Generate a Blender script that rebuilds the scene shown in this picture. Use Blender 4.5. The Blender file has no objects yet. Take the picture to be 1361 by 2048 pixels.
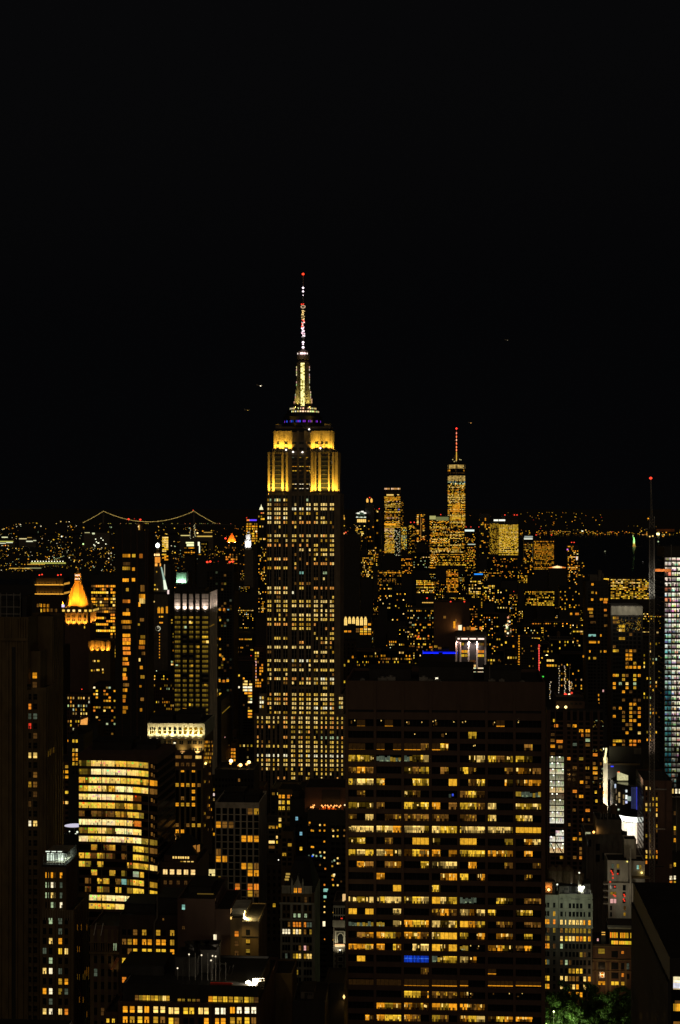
import bpy, math, random
from mathutils import Vector, Matrix

# ------------------------------------------------------------------ camera, sky, city glow, exposure
scene = bpy.context.scene
COL = scene.collection
F, CX, HY, H = 3200.0, 680.5, 1005.0, 260.0      # focal length in photo pixels, centre column, eye-level row, eye height (m)
cam_d = bpy.data.cameras.new('camera')
cam_d.sensor_fit = 'VERTICAL'; cam_d.sensor_height = 24.0
cam_d.lens = F/2048*24.0
cam_d.shift_y = -(1024-HY)/2048
cam_d.clip_start = 1.0; cam_d.clip_end = 90000.0
cam = bpy.data.objects.new('camera', cam_d); COL.objects.link(cam)
cam.location = (0, 0, H); cam.rotation_euler = (math.pi/2, 0, 0)
scene.camera = cam

SUN_EL, SUN_AZ = math.radians(16), math.radians(200)
world = bpy.data.worlds.new('World'); scene.world = world; world.use_nodes = True
wn = world.node_tree; wn.nodes.clear()
wo = wn.nodes.new('ShaderNodeOutputWorld'); wb = wn.nodes.new('ShaderNodeBackground')
sk = wn.nodes.new('ShaderNodeTexSky'); sk.sky_type = 'NISHITA'; sk.sun_disc = False
sk.sun_elevation = math.radians(-4.0); sk.sun_rotation = SUN_AZ
sk.altitude = 300
hs = wn.nodes.new('ShaderNodeHueSaturation'); hs.inputs['Saturation'].default_value = 0.25
glowmix = wn.nodes.new('ShaderNodeMixRGB'); glowmix.blend_type = 'ADD'; glowmix.inputs[0].default_value = 1.0; glowmix.inputs[2].default_value = (.021, .022, .027, 1)   # even sky glow over the city
wn.links.new(sk.outputs[0], hs.inputs['Color']); wn.links.new(hs.outputs[0], glowmix.inputs[1]); wn.links.new(glowmix.outputs[0], wb.inputs[0]); wn.links.new(wb.outputs[0], wo.inputs[0])
wb.inputs[1].default_value = 0.06

sun_d = bpy.data.lights.new('city_glow', 'SUN'); sun_d.energy = 0.14; sun_d.angle = math.radians(80)  # broad warm sun lamp added to stand in for midtown's glow
sun_d.color = (1.0, 0.74, 0.46)
sun = bpy.data.objects.new('city_glow', sun_d); COL.objects.link(sun)
sd = Vector((-0.08, 0.80, -0.60)).normalized()      # the glow of midtown comes from behind the camera
sun.rotation_euler = sd.to_track_quat('-Z', 'Y').to_euler()

scene.view_settings.view_transform = 'Standard'; scene.view_settings.look = 'None'
scene.view_settings.exposure = 0.0; scene.view_settings.gamma = 1.0
cy = scene.cycles
cy.max_bounces = 3; cy.diffuse_bounces = 0; cy.glossy_bounces = 2; cy.transmission_bounces = 2
cy.sample_clamp_indirect = 0.6; cy.use_denoising = True; cy.denoiser = 'OPENIMAGEDENOISE'; cy.denoising_input_passes = 'RGB_ALBEDO_NORMAL'
cy.caustics_reflective = False; cy.caustics_refractive = False

# ------------------------------------------------------------------ materials
def nodes(m):
    m.use_nodes = True
    return m.node_tree.nodes, m.node_tree.links

def wall_mat(name, col, rough=0.85, scale=0.35, vary=0.35, brick=None, metal=0.0):
    m = bpy.data.materials.new(name); n, l = nodes(m)
    b = n['Principled BSDF']; b.inputs['Roughness'].default_value = rough; b.inputs['Metallic'].default_value = metal
    tc = n.new('ShaderNodeTexCoord'); nz = n.new('ShaderNodeTexNoise')
    nz.inputs['Scale'].default_value = scale; nz.inputs['Detail'].default_value = 6
    mp = n.new('ShaderNodeMapping'); mp.inputs['Scale'].default_value = (1, 1, 0.35)
    l.new(tc.outputs['Object'], mp.inputs[0]); l.new(mp.outputs[0], nz.inputs[0])
    rp = n.new('ShaderNodeValToRGB')
    rp.color_ramp.elements[0].position = 0.3; rp.color_ramp.elements[1].position = 0.72
    rp.color_ramp.elements[0].color = tuple(c*(1-vary) for c in col)+(1,)
    rp.color_ramp.elements[1].color = tuple(min(1, c*(1+vary*0.6)) for c in col)+(1,)
    l.new(nz.outputs[0], rp.inputs[0])
    out = rp.outputs[0]
    if brick:
        bk = n.new('ShaderNodeTexBrick'); bk.inputs['Scale'].default_value = brick
        bk.inputs['Color1'].default_value = (1, 1, 1, 1); bk.inputs['Color2'].default_value = (.8, .78, .76, 1)
        bk.inputs['Mortar'].default_value = (.62, .6, .58, 1); bk.inputs['Mortar Size'].default_value = 0.03
        rt = n.new('ShaderNodeMapping'); rt.inputs['Rotation'].default_value = (math.pi/2, 0, 0)
        l.new(tc.outputs['Object'], rt.inputs[0]); l.new(rt.outputs[0], bk.inputs[0])
        mx = n.new('ShaderNodeMixRGB'); mx.blend_type = 'MULTIPLY'; mx.inputs[0].default_value = 1
        l.new(out, mx.inputs[1]); l.new(bk.outputs[0], mx.inputs[2]); out = mx.outputs[0]
    l.new(out, b.inputs['Base Color'])
    return m

def lit_mat(name, tex):
    m = bpy.data.materials.new(name); n, l = nodes(m); n.remove(n['Principled BSDF'])
    e = n.new('ShaderNodeEmission'); at = n.new('ShaderNodeAttribute'); at.attribute_name = 'Col'
    if tex:
        tc = n.new('ShaderNodeTexCoord'); nz = n.new('ShaderNodeTexNoise'); nz.inputs['Scale'].default_value = tex
        nz.inputs['Detail'].default_value = 3
        mr = n.new('ShaderNodeMapRange'); mr.inputs[1].default_value = .3; mr.inputs[2].default_value = .7
        mr.inputs[3].default_value = .68; mr.inputs[4].default_value = 1.18
        l.new(tc.outputs['Object'], nz.inputs[0]); l.new(nz.outputs[0], mr.inputs[0])
        mx = n.new('ShaderNodeVectorMath'); mx.operation = 'SCALE'
        l.new(at.outputs[0], mx.inputs[0]); l.new(mr.outputs[0], mx.inputs['Scale']); l.new(mx.outputs[0], e.inputs[0])
    else:
        l.new(at.outputs[0], e.inputs[0])
    l.new(e.outputs[0], n['Material Output'].inputs[0])
    try: m.cycles.emission_sampling = 'NONE'
    except Exception: pass
    return m

def glass_mat(name, col, rough=0.12):
    m = bpy.data.materials.new(name); n, l = nodes(m); b = n['Principled BSDF']
    b.inputs['Base Color'].default_value = col+(1,)
    tc = n.new('ShaderNodeTexCoord'); nz = n.new('ShaderNodeTexNoise'); nz.inputs['Scale'].default_value = 0.6
    mr = n.new('ShaderNodeMapRange'); mr.inputs[3].default_value = rough*.5; mr.inputs[4].default_value = rough*1.6
    l.new(tc.outputs['Object'], nz.inputs[0]); l.new(nz.outputs[0], mr.inputs[0]); l.new(mr.outputs[0], b.inputs['Roughness'])
    return m

M = dict(
    limestone=wall_mat('limestone', (.24, .19, .135)),
    tan=wall_mat('tan_stone', (.175, .125, .06)),
    brown=wall_mat('brown_travertine', (.12, .074, .056), vary=.18),
    brick=wall_mat('brown_brick', (.14, .08, .05), brick=1.2),
    darkbrick=wall_mat('dark_brick', (.07, .048, .034), brick=1.2),
    grey=wall_mat('grey_concrete', (.15, .135, .115)),
    white=wall_mat('white_render', (.74, .68, .56)),
    pale=wall_mat('pale_terracotta', (.50, .50, .42)),
    dark=wall_mat('dark_cladding', (.028, .026, .024), rough=.6),
    roof=wall_mat('roof_felt', (.022, .02, .018), scale=.2),
    steel=wall_mat('galvanised_steel', (.35, .34, .32), rough=.45, metal=.6),
    gold=wall_mat('gilded_tiles', (.85, .52, .14), rough=.5, vary=.2, scale=.5),
    copper=wall_mat('green_copper', (.22, .42, .32), vary=.25),
    wood=wall_mat('weathered_wood', (.14, .09, .05), scale=2),
    red=wall_mat('red_painted_steel', (.45, .05, .02), rough=.5),
    orange=wall_mat('orange_painted_steel', (.75, .22, .04), rough=.5),
    glass=glass_mat('dark_glass', (.012, .014, .016)),
    blueglass=glass_mat('blue_glass', (.02, .03, .06)),
    lit=lit_mat('lit_interior', 1.1),
    lamp=lit_mat('lamp_glow', 0),
    ground=wall_mat('asphalt_ground', (.03, .028, .026), scale=.02),
)

# colour codes for lit windows (light given off, linear)
PAL = {
    'a': (1.0, .38, .016), 'y': (1.0, .58, .035), 'w': (1.2, .78, .2), 'W': (1.3, 1.1, .7), 'o': (.85, .25, .02),
    'r': (.85, .045, .02), 'd': (.20, .088, .014), 'D': (.075, .034, .008), 'g': (.42, .55, .30), 'G': (.07, .09, .06), 'B': (.03, .12, .95),
    'c': (.22, .5, .62), 'p': (1.0, .5, .45), 'v': (.28, .04, .75), 't': (.25, .55, .45), 'k': (.5, .26, .018), 'q': (.27, .165, .015)}
WARM = 'aaaaayyyywwkkdddoo'
OFFICE = 'yyyywwwaakkddqqg'
MIX = 'aaaayyyywwwWkdddog'
def pick(pal, rng, gain=1.0):
    c = PAL[rng.choice(pal)]; g = gain*rng.choice([.22, .45, .75, .95, 1.1, 1.2])
    return (c[0]*g, c[1]*g*rng.uniform(.88, 1.12), c[2]*g*rng.uniform(.7, 1.3))

# ------------------------------------------------------------------ mesh builder
class MB:
    def __init__(s): s.v = []; s.f = []; s.m = []; s.c = []; s.mats = []
    def face(s, pts, mat, col=(1, 1, 1)):
        if mat not in s.mats: s.mats.append(mat)
        i = len(s.v); s.v += [tuple(p) for p in pts]; s.f.append(tuple(range(i, i+len(pts)))); s.m.append(s.mats.index(mat)); s.c.append(col)
    def box(s, x0, x1, y0, y1, z0, z1, mat, col=(1, 1, 1)):
        a, b, c, d = (x0, y0, z0), (x1, y0, z0), (x1, y1, z0), (x0, y1, z0)
        e, f, g, h = (x0, y0, z1), (x1, y0, z1), (x1, y1, z1), (x0, y1, z1)
        for q in ((a, b, f, e), (b, c, g, f), (c, d, h, g), (d, a, e, h), (e, f, g, h), (d, c, b, a)): s.face(q, mat, col)
    def loft(s, p0, z0, p1, z1, mat, col=(1, 1, 1), cap=True, bottom=False):
        n = len(p0)
        for i in range(n):
            j = (i+1) % n
            s.face([(*p0[i], z0), (*p0[j], z0), (*p1[j], z1), (*p1[i], z1)], mat, col)
        if cap: s.face([(*p, z1) for p in p1], mat, col)
        if bottom: s.face([(*p, z0) for p in reversed(p0)], mat, col)
    def lathe(s, cx, cy, prof, n, mat, col=(1, 1, 1), rot=0.0):
        ring = lambda r: [(cx+r*math.cos(rot+2*math.pi*i/n), cy+r*math.sin(rot+2*math.pi*i/n)) for i in range(n)]
        for k in range(len(prof)-1):
            (r0, z0), (r1, z1) = prof[k], prof[k+1]
            if abs(r1) < 1e-6:
                R = ring(r0)
                for i in range(n): s.face([(*R[i], z0), (*R[(i+1) % n], z0), (cx, cy, z1)], mat, col)
            else: s.loft(ring(max(r0, 1e-4)), z0, ring(r1), z1, mat, col, cap=(k == len(prof)-2))
    def bar(s, p, q, r, mat, col=(1, 1, 1), n=4):
        p, q = Vector(p), Vector(q); d = (q-p).normalized()
        a = d.orthogonal().normalized(); b = d.cross(a)
        R = lambda c: [c+(a*math.cos(2*math.pi*i/n)+b*math.sin(2*math.pi*i/n))*r for i in range(n)]
        A, B_ = R(p), R(q)
        for i in range(n): s.face([A[i], A[(i+1) % n], B_[(i+1) % n], B_[i]], mat, col)
        s.face(list(reversed(A)), mat, col); s.face(B_, mat, col)
    def mesh(s, name):
        me = bpy.data.meshes.new(name); me.from_pydata(s.v, [], s.f)
        for m in s.mats: me.materials.append(m)
        if len(s.mats) > 1: me.polygons.foreach_set('material_index', s.m)
        at = me.color_attributes.new('Col', 'FLOAT_COLOR', 'CORNER')
        buf = []
        for f, c in zip(s.f, s.c): buf += (c[0], c[1], c[2], 1.0)*len(f)
        at.data.foreach_set('color', buf)
        return me
    def build(s, name, parent=None, label=None, kind=None):
        o = bpy.data.objects.new(name, s.mesh(name)); COL.objects.link(o)
        if parent is not None: o.parent = parent
        if label: o['label'] = label
        if kind: o['kind'] = kind
        return o

def tag(o, label, cat, group=None):
    o['label'] = label; o['category'] = cat; o['kind'] = 'thing'
    if group: o['group'] = group
    return o

# ------------------------------------------------------------------ a building on the street grid
AV = math.atan((900-CX)/F)               # the avenues run a little to the right of straight ahead
SA, CA = math.sin(AV), math.cos(AV)
RES = []                                 # (px0, px1, top row, lowest visible row, Y, depth, short reference)
def world_at(px, py, Y): return ((px-CX)/F*Y, Y, H-(py-HY)/F*Y)

class Bld:
    def __init__(b, name, label, cat, x0, x1, top, Y, d, vb=None, ref=None, group=None, reserve=True):
        b.X0, b.Y0 = (x0-CX)/F*Y, Y; b.d = d; b.rng = random.Random(label)
        b.root = bpy.data.objects.new(name, None); COL.objects.link(b.root)
        b.root.empty_display_size = 5
        b.root.location = (b.X0, b.Y0, 0); b.root.rotation_euler = (0, 0, -AV)
        tag(b.root, label, cat, group)
        b.w = b.X(x1); b.h = b.Z(top, b.w/2)
        b.wins = []; b.wall = MB(); b.glaz = MB()
        b.px = (x0, x1, top, Y)
        if reserve: RES.append((x0, x1, top, vb if vb else top+150, Y, d, ref))
    def X(b, px, y=0.0):
        k = px-CX
        return (k*(b.Y0+CA*y)-F*(b.X0+SA*y))/(F*CA+k*SA)
    def Z(b, py, x=0.0, y=0.0): return H-(py-HY)*(b.Y0-SA*x+CA*y)/F
    def part(b, name, mb, parent=None, label=None, kind=None):
        return mb.build(name, parent or b.root, label, kind)
    def light(b, loc, tgt, power, col, size=70, blend=1.0, parent=None, r=0.3):
        l = bpy.data.lights.new('flood_beam', 'SPOT'); l.energy = power; l.color = col
        l.spot_size = math.radians(size); l.spot_blend = blend; l.shadow_soft_size = r
        o = bpy.data.objects.new('flood_beam', l); COL.objects.link(o); o.parent = parent or b.root
        o.location = loc; o.rotation_euler = (Vector(tgt)-Vector(loc)).to_track_quat('-Z', 'Y').to_euler()
        return o
    def flood(b, loc, tgt, power, col, size=70, glow=1.0):
        m = MB(); x, y, z = loc
        m.box(x-.5, x+.5, y-.3, y+.3, z-.7, z-.25, M['dark'])
        m.face([(x-.45, y-.25, z-.2), (x+.45, y-.25, z-.2), (x+.45, y+.25, z-.2), (x-.45, y+.25, z-.2)], M['lamp'], tuple(c*2*glow for c in col))
        f = b.part('floodlight', m)
        b.light(loc, tgt, power, col, size, parent=f)
    def pos(b, face, u, z, out):
        if face == 'front': return (u, -out, z)
        if face == 'right': return (b.w+out, u, z)
        if face == 'left': return (-out, u, z)
        if callable(face): return face(u, z, out)
    def win(b, face, u0, u1, z0, z1, cells, out=.06):
        """cells: (u0,u1,z0,z1,colour) in fractions of the opening"""
        b.wins.append((face, u0, u1, z0, z1, cells, out))
    def sash(b, face, u, z, w, h, col, plain=False, out=.06):
        r = b.rng
        if plain: cells = [(0, 1, 0, 1, col)]
        else:
            k = r.random(); t = r.uniform(.55, 1.05)
            up = tuple(c*t for c in col)
            if k < .5: cells = [(0, 1, 0, .46, col), (0, 1, .52, 1, up)]
            elif k < .75: cells = [(0, .46, 0, 1, col), (.54, 1, 0, 1, up)]
            else:
                dk = tuple(c*.12 for c in col); s = r.uniform(.2, .6)
                cells = [(0, 1, .5, 1, up), (0, s, 0, .46, col), (s, min(1, s+.3), 0, .3, dk), (min(1, s+.3), 1, 0, .46, col)]
                cells = [c for c in cells if c[1]-c[0] > .02]
        b.win(face, u-w/2, u+w/2, z-h/2, z+h/2, cells, out)
    def shell(b, x0, x1, y0, y1, z0, z1, mat, parapet=1.0, roof=True):
        b.wall.box(x0, x1, y0, y1, z0, z1, M[mat])
        if parapet:
            t = .4; z2 = z1+parapet
            for q in ((x0-.05, x1+.05, y0-.05, y0+t), (x0-.05, x1+.05, y1-t, y1+.05), (x0-.045, x0+t, y0+t, y1-t), (x1-t, x1+.045, y0+t, y1-t)):
                b.wall.box(*q, z1-.6, z2, M[mat])
        if roof:
            m = MB(); m.face([(x0+.4, y0+.4, z1+.05), (x1-.4, y0+.4, z1+.05), (x1-.4, y1-.4, z1+.05), (x0+.4, y1-.4, z1+.05)], M['roof'])
            b.part('roof', m)
    def grid(b, face, us, zs, ww, wh, mat, u0, u1, z0, z1, lit, out=.3, pier=True, band=True, plain=False, gain=1.0, pier_mat=None):
        """relief of piers and spandrels over dark glazing with the lit windows behind them; lit(r, c) gives a colour or None (row 0 on top)"""
        P = lambda u, z, o: b.pos(face, u, z, o)
        def slab(ua, ub, za, zb, o, m):
            A = [P(ua, za, o), P(ub, za, o), P(ub, zb, o), P(ua, zb, o)]; B_ = [P(ua, za, -.05), P(ub, za, -.05), P(ub, zb, -.05), P(ua, zb, -.05)]
            b.wall.face(A, m)
            for i in range(4): b.wall.face([A[i], A[(i+1) % 4], B_[(i+1) % 4], B_[i]], m)
        b.glaz.face([P(u0+.02, z0, .02), P(u1-.02, z0, .02), P(u1-.02, z1, .02), P(u0+.02, z1, .02)], M['glass'])
        us = sorted(us); zs = sorted(zs, reverse=True)
        if pier:
            ed = [u0]+[x for u in us for x in (u-ww/2, u+ww/2)]+[u1]
            for i in range(0, len(ed), 2):
                if ed[i+1]-ed[i] > .05: slab(ed[i], ed[i+1], z0, z1, out, M[pier_mat or mat])
        if band:
            ez = [z1]+[x for z in zs for x in (z+wh/2, z-wh/2)]+[z0]
            for i in range(0, len(ez), 2):
                if ez[i]-ez[i+1] > .05: slab(u0+.01, u1-.01, ez[i+1], ez[i], out*.8, M[mat])
        for r, z in enumerate(zs):
            for c, u in enumerate(us):
                k = lit(r, c)
                if k is None: continue
                k = tuple(x*gain for x in k)
                b.sash(face, u, z, ww, wh, k, plain)
    def finish(b, merge=False, cap=100, name='window'):
        if b.wall.f: b.part('wall', b.wall)
        if b.glaz.f: b.part('glazing', b.glaz)
        P = b.pos
        def put(mb, w):
            face, u0, u1, z0, z1, cells, out = w
            du, dz = u1-u0, z1-z0
            for i, (a, c, e, g, col) in enumerate(cells):     # each pane element a few millimetres proud of the one before
                o = out+.006*i
                mb.face([P(face, u0+a*du, z0+e*dz, o), P(face, u0+c*du, z0+e*dz, o), P(face, u0+c*du, z0+g*dz, o), P(face, u0+a*du, z0+g*dz, o)], M['lit'], col)
        ws = sorted(b.wins, key=lambda w: -(w[2]-w[1])*(w[4]-w[3])*(.2+min(1.2, max(max(c[4]) for c in w[5]))))
        if merge:
            if ws:
                m = MB(); [put(m, w) for w in ws]
                b.part('lit_window' if len(ws) == 1 else 'window_lights', m, kind=None if len(ws) == 1 else 'stuff')
            return
        for w in ws[:cap]:
            m = MB(); put(m, w); b.part(name, m)
        if len(ws) > cap:
            m = MB(); [put(m, w) for w in ws[cap:]]; b.part(name, m, kind='stuff')

def from_rows(rows, rng, gain=1.0):
    def f(r, c):
        if r >= len(rows) or c >= len(rows[r]): return None
        k = rows[r][c]
        if k in '. ': return None
        col = PAL[k]; g = gain*rng.uniform(.85, 1.12)
        return tuple(x*g for x in col)
    return f
def by_chance(p, pal, rng, gain=1.0, rowp=.5):
    """some floors busy, some empty"""
    cache = {}
    def f(r, c):
        if r not in cache: cache[r] = min(1, p*(rng.choice([.15, .4, .8, 1.2, 2.2]) if rng.random() < rowp else 1)), rng.choice(pal)
        q, k = cache[r]
        if rng.random() > q: return None
        return pick(pal if rng.random() < .5 else k, rng, gain)
    return f

def water_tank(b, x, y, z, r=2.2, h=4.5):
    m = MB(); m.lathe(x, y, [(r, z+2.5), (r*1.02, z+2.5+h), (r*1.1, z+2.6+h), (0, z+3+h+r*.7)], 14, M['wood'])
    for i in range(4):
        a = math.pi/4+i*math.pi/2; m.bar((x+r*.8*math.cos(a), y+r*.8*math.sin(a), z), (x+r*.8*math.cos(a), y+r*.8*math.sin(a), z+2.6), .15, M['steel'])
    b.part('water_tank', m)
def bulkhead(b, x0, x1, y0, y1, z, h, mat='grey'):
    m = MB(); m.box(x0, x1, y0, y1, z, z+h, M[mat]); m.box(x0-.2, x1+.2, y0-.2, y1+.2, z+h-.001, z+h+.35, M['roof'])
    m.box(x0+(x1-x0)*.3, x0+(x1-x0)*.3+1, y0-.06, y0, z, z+2.1, M['dark'])
    for i in range(3):
        u = x0+(x1-x0)*(.5+.15*i); m.box(u, u+(x1-x0)*.1, y0-.05, y0, z+h*.5, z+h*.8, M['dark'])
    b.part('roof_bulkhead', m)
def vents(b, x0, x1, y0, y1, z, n):
    for i in range(n):
        m = MB(); x, y = b.rng.uniform(x0, x1), b.rng.uniform(y0, y1); s = b.rng.uniform(.8, 2)
        m.box(x-s, x+s, y-s*.6, y+s*.6, z, z+s, M['steel']); m.lathe(x, y, [(s*.5, z+s), (s*.5, z+s*1.3), (s*.3, z+s*1.35)], 10, M['steel'])
        b.part('roof_vent', m)
def beacon(b, x, y, z, col='r', s=.9, gain=2.0, pole=3.0):
    m = MB(); m.bar((x, y, z-pole), (x, y, z), .15, M['steel']); c = tuple(k*gain for k in PAL[col])
    m.lathe(x, y, [(.01, z-s*.1), (s, z+s*.5), (s, z+s*1.2), (0, z+s*1.8)], 8, M['lamp'], c)
    b.part('beacon_light' if col == 'r' else 'roof_lamp', m)
# ------------------------------------------------------------------ the great spire tower
def spire_tower():
    b = Bld('spire_skyscraper', 'tallest skyscraper, limestone shaft with gold floodlit crown and lit antenna mast', 'skyscraper', 509, 691, 860, 1300, 60, vb=1560, ref='the great spire skyscraper')
    rng = random.Random(4); L = M['limestone']; W = b.wall
    X = lambda px, y=0: b.X(px, y)
    cz = lambda c, y=0: b.Z(980+c/3.4125, 37, y)
    # base wings and shoulders
    zb = b.Z(1430, 37); zs = b.Z(1383, 37, 4); zt = b.Z(990, 37, 6)
    b.shell(X(509), X(691), 0, 60, 0, zb, 'limestone')
    for p0, p1 in ((518, 534.5), (675, 687)): b.shell(X(p0, 4), X(p1, 4), 4, 56, zb+.01, b.Z(1390, 37, 4), 'limestone')
    b.shell(X(534, 6), X(681, 6), 6, 50, zb+.02, zt, 'limestone')
    b.shell(X(581, 3), X(624, 3), 3, 6.2, zb+.03, b.Z(1376, 37, 3), 'limestone', parapet=.5)
    G = [(188, 217, 2), (235, 280, 3), (297, 327, 2), (355, 388, 2), (405, 438, 2), (453, 486, 2), (505, 535, 2), (551, 598, 3), (614, 645, 2)]
    px = lambda c: 480+c/3.4125
    LCR = lambda g: 0 if g < 3 else (1 if g < 6 else 2)
    rows = {68: 'g9 g6 .0', 99: 'd8 w4 w9', 129: 'w9 W9 w9', 160: 'w9 k6 k3', 190: 'W9 w4 y6', 221: 'w9 a8 w8', 252: 'y5 y5 d3', 282: 'd1 d2 d1', 312: 'w9 w9 w9',
            345: 'k6 y3 k6', 377: 'a7 a6 y7', 408: '.0 w4 y9', 440: '.0 d2 w9', 471: 'a8 d3 k3', 502: 'd3 a1 a7', 532: 'y9 a2 .0', 565: 't3 t2 g4', 605: 'd1 .0 d5', 638: '.0 d5 y3',
            669: 'w9 y4 a5', 700: 'w9 W2 y2', 731: 'd1 d1 d4', 760: 'y9 y9 w9', 790: 'y8 w9 w7', 822: 'y7 d2 w6', 853: 'd2 w9 w7', 883: 'y7 y9 y8', 917: 'a8 k9 a2', 945: '.0 y9 a5',
            978: '.0 W2 y6', 1012: 'y5 .0 y5', 1040: 'd1 a4 d3', 1073: 'w8 w9 d3', 1106: 'd1 d1 w7', 1133: 'd1 d1 d1', 1165: 'w9 W9 w9', 1195: 'y3 d3 .0', 1227: 'y9 w8 y7',
            1258: 'w3 d2 d1', 1288: 'w9 a6 W9', 1317: 'd4 w8 w8', 1350: 'd1 d1 y5',
            1395: 'w8 y9 y9', 1427: 'a8 y9 w8', 1457: 'w8 w9 y8', 1487: 'w5 w9 W9', 1520: 'k8 y7 y7'}
    def window_row(c, groups, y, codes, face=None):
        z = cz(c, y)
        for g, (g0, g1, n) in enumerate(groups):
            code, p = codes(g)
            if p == 0: continue
            du = (X(px(g1), y)-X(px(g0), y))/n
            same = rng.random()
            if rng.random() > p+.25 and p < .8: continue
            for i in range(n):
                if rng.random() > (p*.9+.12): continue
                u = X(px(g0), y)+(i+.5)*du; k = PAL[code]; q = rng.uniform(.6, 1.15)
                if rng.random() < .25: k = PAL[rng.choice('yawk')]
                if k[0] > .8: k = (k[0]*1.02, k[1]*1.08, k[2]+.06)
                b.sash(lambda u, z, o, y=y: (u, y-o, z), u, z, du*.66, 2.0, tuple(v*q for v in k), out=.45)
    for c, s in rows.items():
        t = s.split(); mid = 3.0 if c > 1380 else 6.0
        window_row(c, G[:3], 6, lambda g: (t[0][0], int(t[0][1])/9)); window_row(c, G[3:6], mid, lambda g: (t[1][0], int(t[1][1])/9)); window_row(c, G[6:], 6, lambda g: (t[2][0], int(t[2][1])/9))
    # glazing strips and piers on the shaft
    def relief(groups, y, z0, z1, xa, xb, step):
        ed = [xa]+[X(px(v), y) for g in groups for v in g[:2]]+[xb]
        for i in range(0, len(ed), 2):
            if ed[i+1] > ed[i]+.1: W.box(ed[i], ed[i+1], y-.7, y, z0, z1, L)
        for g in groups:
            a, e = X(px(g[0]), y), X(px(g[1]), y)
            b.glaz.face([(a, y-.02, z0), (e, y-.02, z0), (e, y-.02, z1), (a, y-.02, z1)], M['glass'])
            for i in range(1, g[2]): W.box(a+(e-a)*i/g[2]-.18, a+(e-a)*i/g[2]+.18, y-.4, y, z0, z1, M['steel'])
        z = z1
        while z > z0+2: W.box(xa+.05, xb-.05, y-.25, y, z-1.25, z-.15, M['dark']); z -= step
    st = 30.8/3.4125*1300/F
    relief(G[:3], 6, zb+.5, zt-.5, X(534, 6), X(581, 6), st); relief(G[3:6], 6, b.Z(1376, 37, 3)+1, zt-.5, X(581, 6), X(624, 6), st); relief(G[6:], 6, zb+.5, zt-.5, X(624, 6), X(681, 6), st)
    relief(G[3:6], 3, zb+.5, b.Z(1378, 37, 3), X(581, 3), X(624, 3), st)
    GB = [(117, 130, 1), (147, 160, 1), (178, 209, 2), (226, 239, 1), (256, 270, 1), (297, 327, 2), (350, 380, 2), (400, 430, 2), (450, 480, 2), (505, 533, 2), (553, 566, 1), (583, 596, 1), (614, 643, 2), (661, 674, 1), (692, 706, 1)]
    relief(GB, 0, 8, zb-.4, X(509), X(691), st)
    base = {1555: 'w9 w9 y9', 1585: 'y9 w9 y9', 1618: 'a8 y9 a9', 1650: '.0 q6 q5', 1688: 'a3 y8 g8', 1720: 'd3 y7 y8', 1750: 'y8 w8 y9', 1780: 'd1 y9 y9', 1813: 'W9 W9 W9', 1845: 'y9 y9 y8', 1875: 'w9 w9 w9', 1905: 'd8 y5 k5', 1935: 'd4 y6 y7', 1966: 'a5 y5 w4'}
    for c, s in base.items():
        t = s.split(); window_row(c, GB, 0, lambda g: (lambda q: (q[0], int(q[1])/9))(t[0] if g < 6 else t[1] if g < 10 else t[2]))
    for c in (1420, 1450, 1480):
        window_row(c, [(135, 165, 2)], 4, lambda g: ('W', 1)); window_row(c, [(676, 706, 2)], 4, lambda g: ('w' if c != 1480 else 'g', .8))
    # crown, lower tier
    z0, z1 = zt, b.Z(905.6, 37, 8)
    xl0, xl1, xc1, xr1 = X(536, 9), X(577, 9), X(622.5, 9), X(676.5, 9)
    for a, e in ((xl0, xl1), (xc1, xr1)): b.shell(a, e, 9, 46, z0+.03, z1, 'limestone', parapet=.8)
    b.shell(xl1-.01, xc1+.01, 6.6, 44, z0+.04, z1+1, 'limestone', parapet=.5)
    C = lambda c, y: X(480+c/4.266, y)
    def pil(c0, c1, y, za, zb_, pr=.8): W.box(C(c0, y), C(c1, y), y-pr, y, za, zb_, L)
    for c0, c1 in ((240, 258), (278, 296), (357, 374), (394, 413), (608, 628), (640, 652), (672, 692), (755, 766), (788, 805), (815, 838)): pil(c0, c1, 9, z0, z1+.6)
    for c0, c1 in ((413, 445), (489, 505), (548, 566), (600, 608)): pil(c0, c1, 6.6, z0, z1+2)
    czr = lambda c, y: b.Z(520+c/4.266, 37, y)
    def crown_row(c, y, pts):
        for a, k in pts: b.sash(lambda u, z, o, y=y: (u, y-o, z), C(a, y), czr(c, y), 1.5, 1.9, PAL[k], plain=True)
    crown_row(1770, 9, [(268, 'w'), (305, 'w'), (326, 'w'), (347, 'w'), (662, 'w'), (702, 'w'), (720, 'w'), (740, 'o')]); crown_row(1806, 9, [(268, 'w'), (305, 'w'), (326, 'w'), (347, 'w'), (383, 'k')])
    crown_row(1727, 9, [(702, 'W'), (743, 'W'), (780, 'W')]); crown_row(1846, 9, [(662, 'o'), (720, 'k'), (740, 'y')]); crown_row(1885, 9, [(720, 'y'), (740, 'y'), (662, 'k')])
    crown_row(1920, 9, [(268, 'k'), (345, 'a'), (383, 'w'), (662, 'w'), (700, 'w'), (720, 'w'), (740, 'w'), (778, 'w')]); crown_row(1958, 9, [(320, 'o'), (383, 'w'), (702, 'a'), (720, 'a'), (740, 'a')])
    crown_row(1770, 6.6, [(456, 'a'), (477, 'a'), (516, 'w'), (538, 'y'), (577, 'a'), (598, 'w')]); crown_row(1806, 6.6, [(456, 'y'), (477, 'y'), (516, 'd'), (577, 'a'), (598, 'y')])
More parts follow.
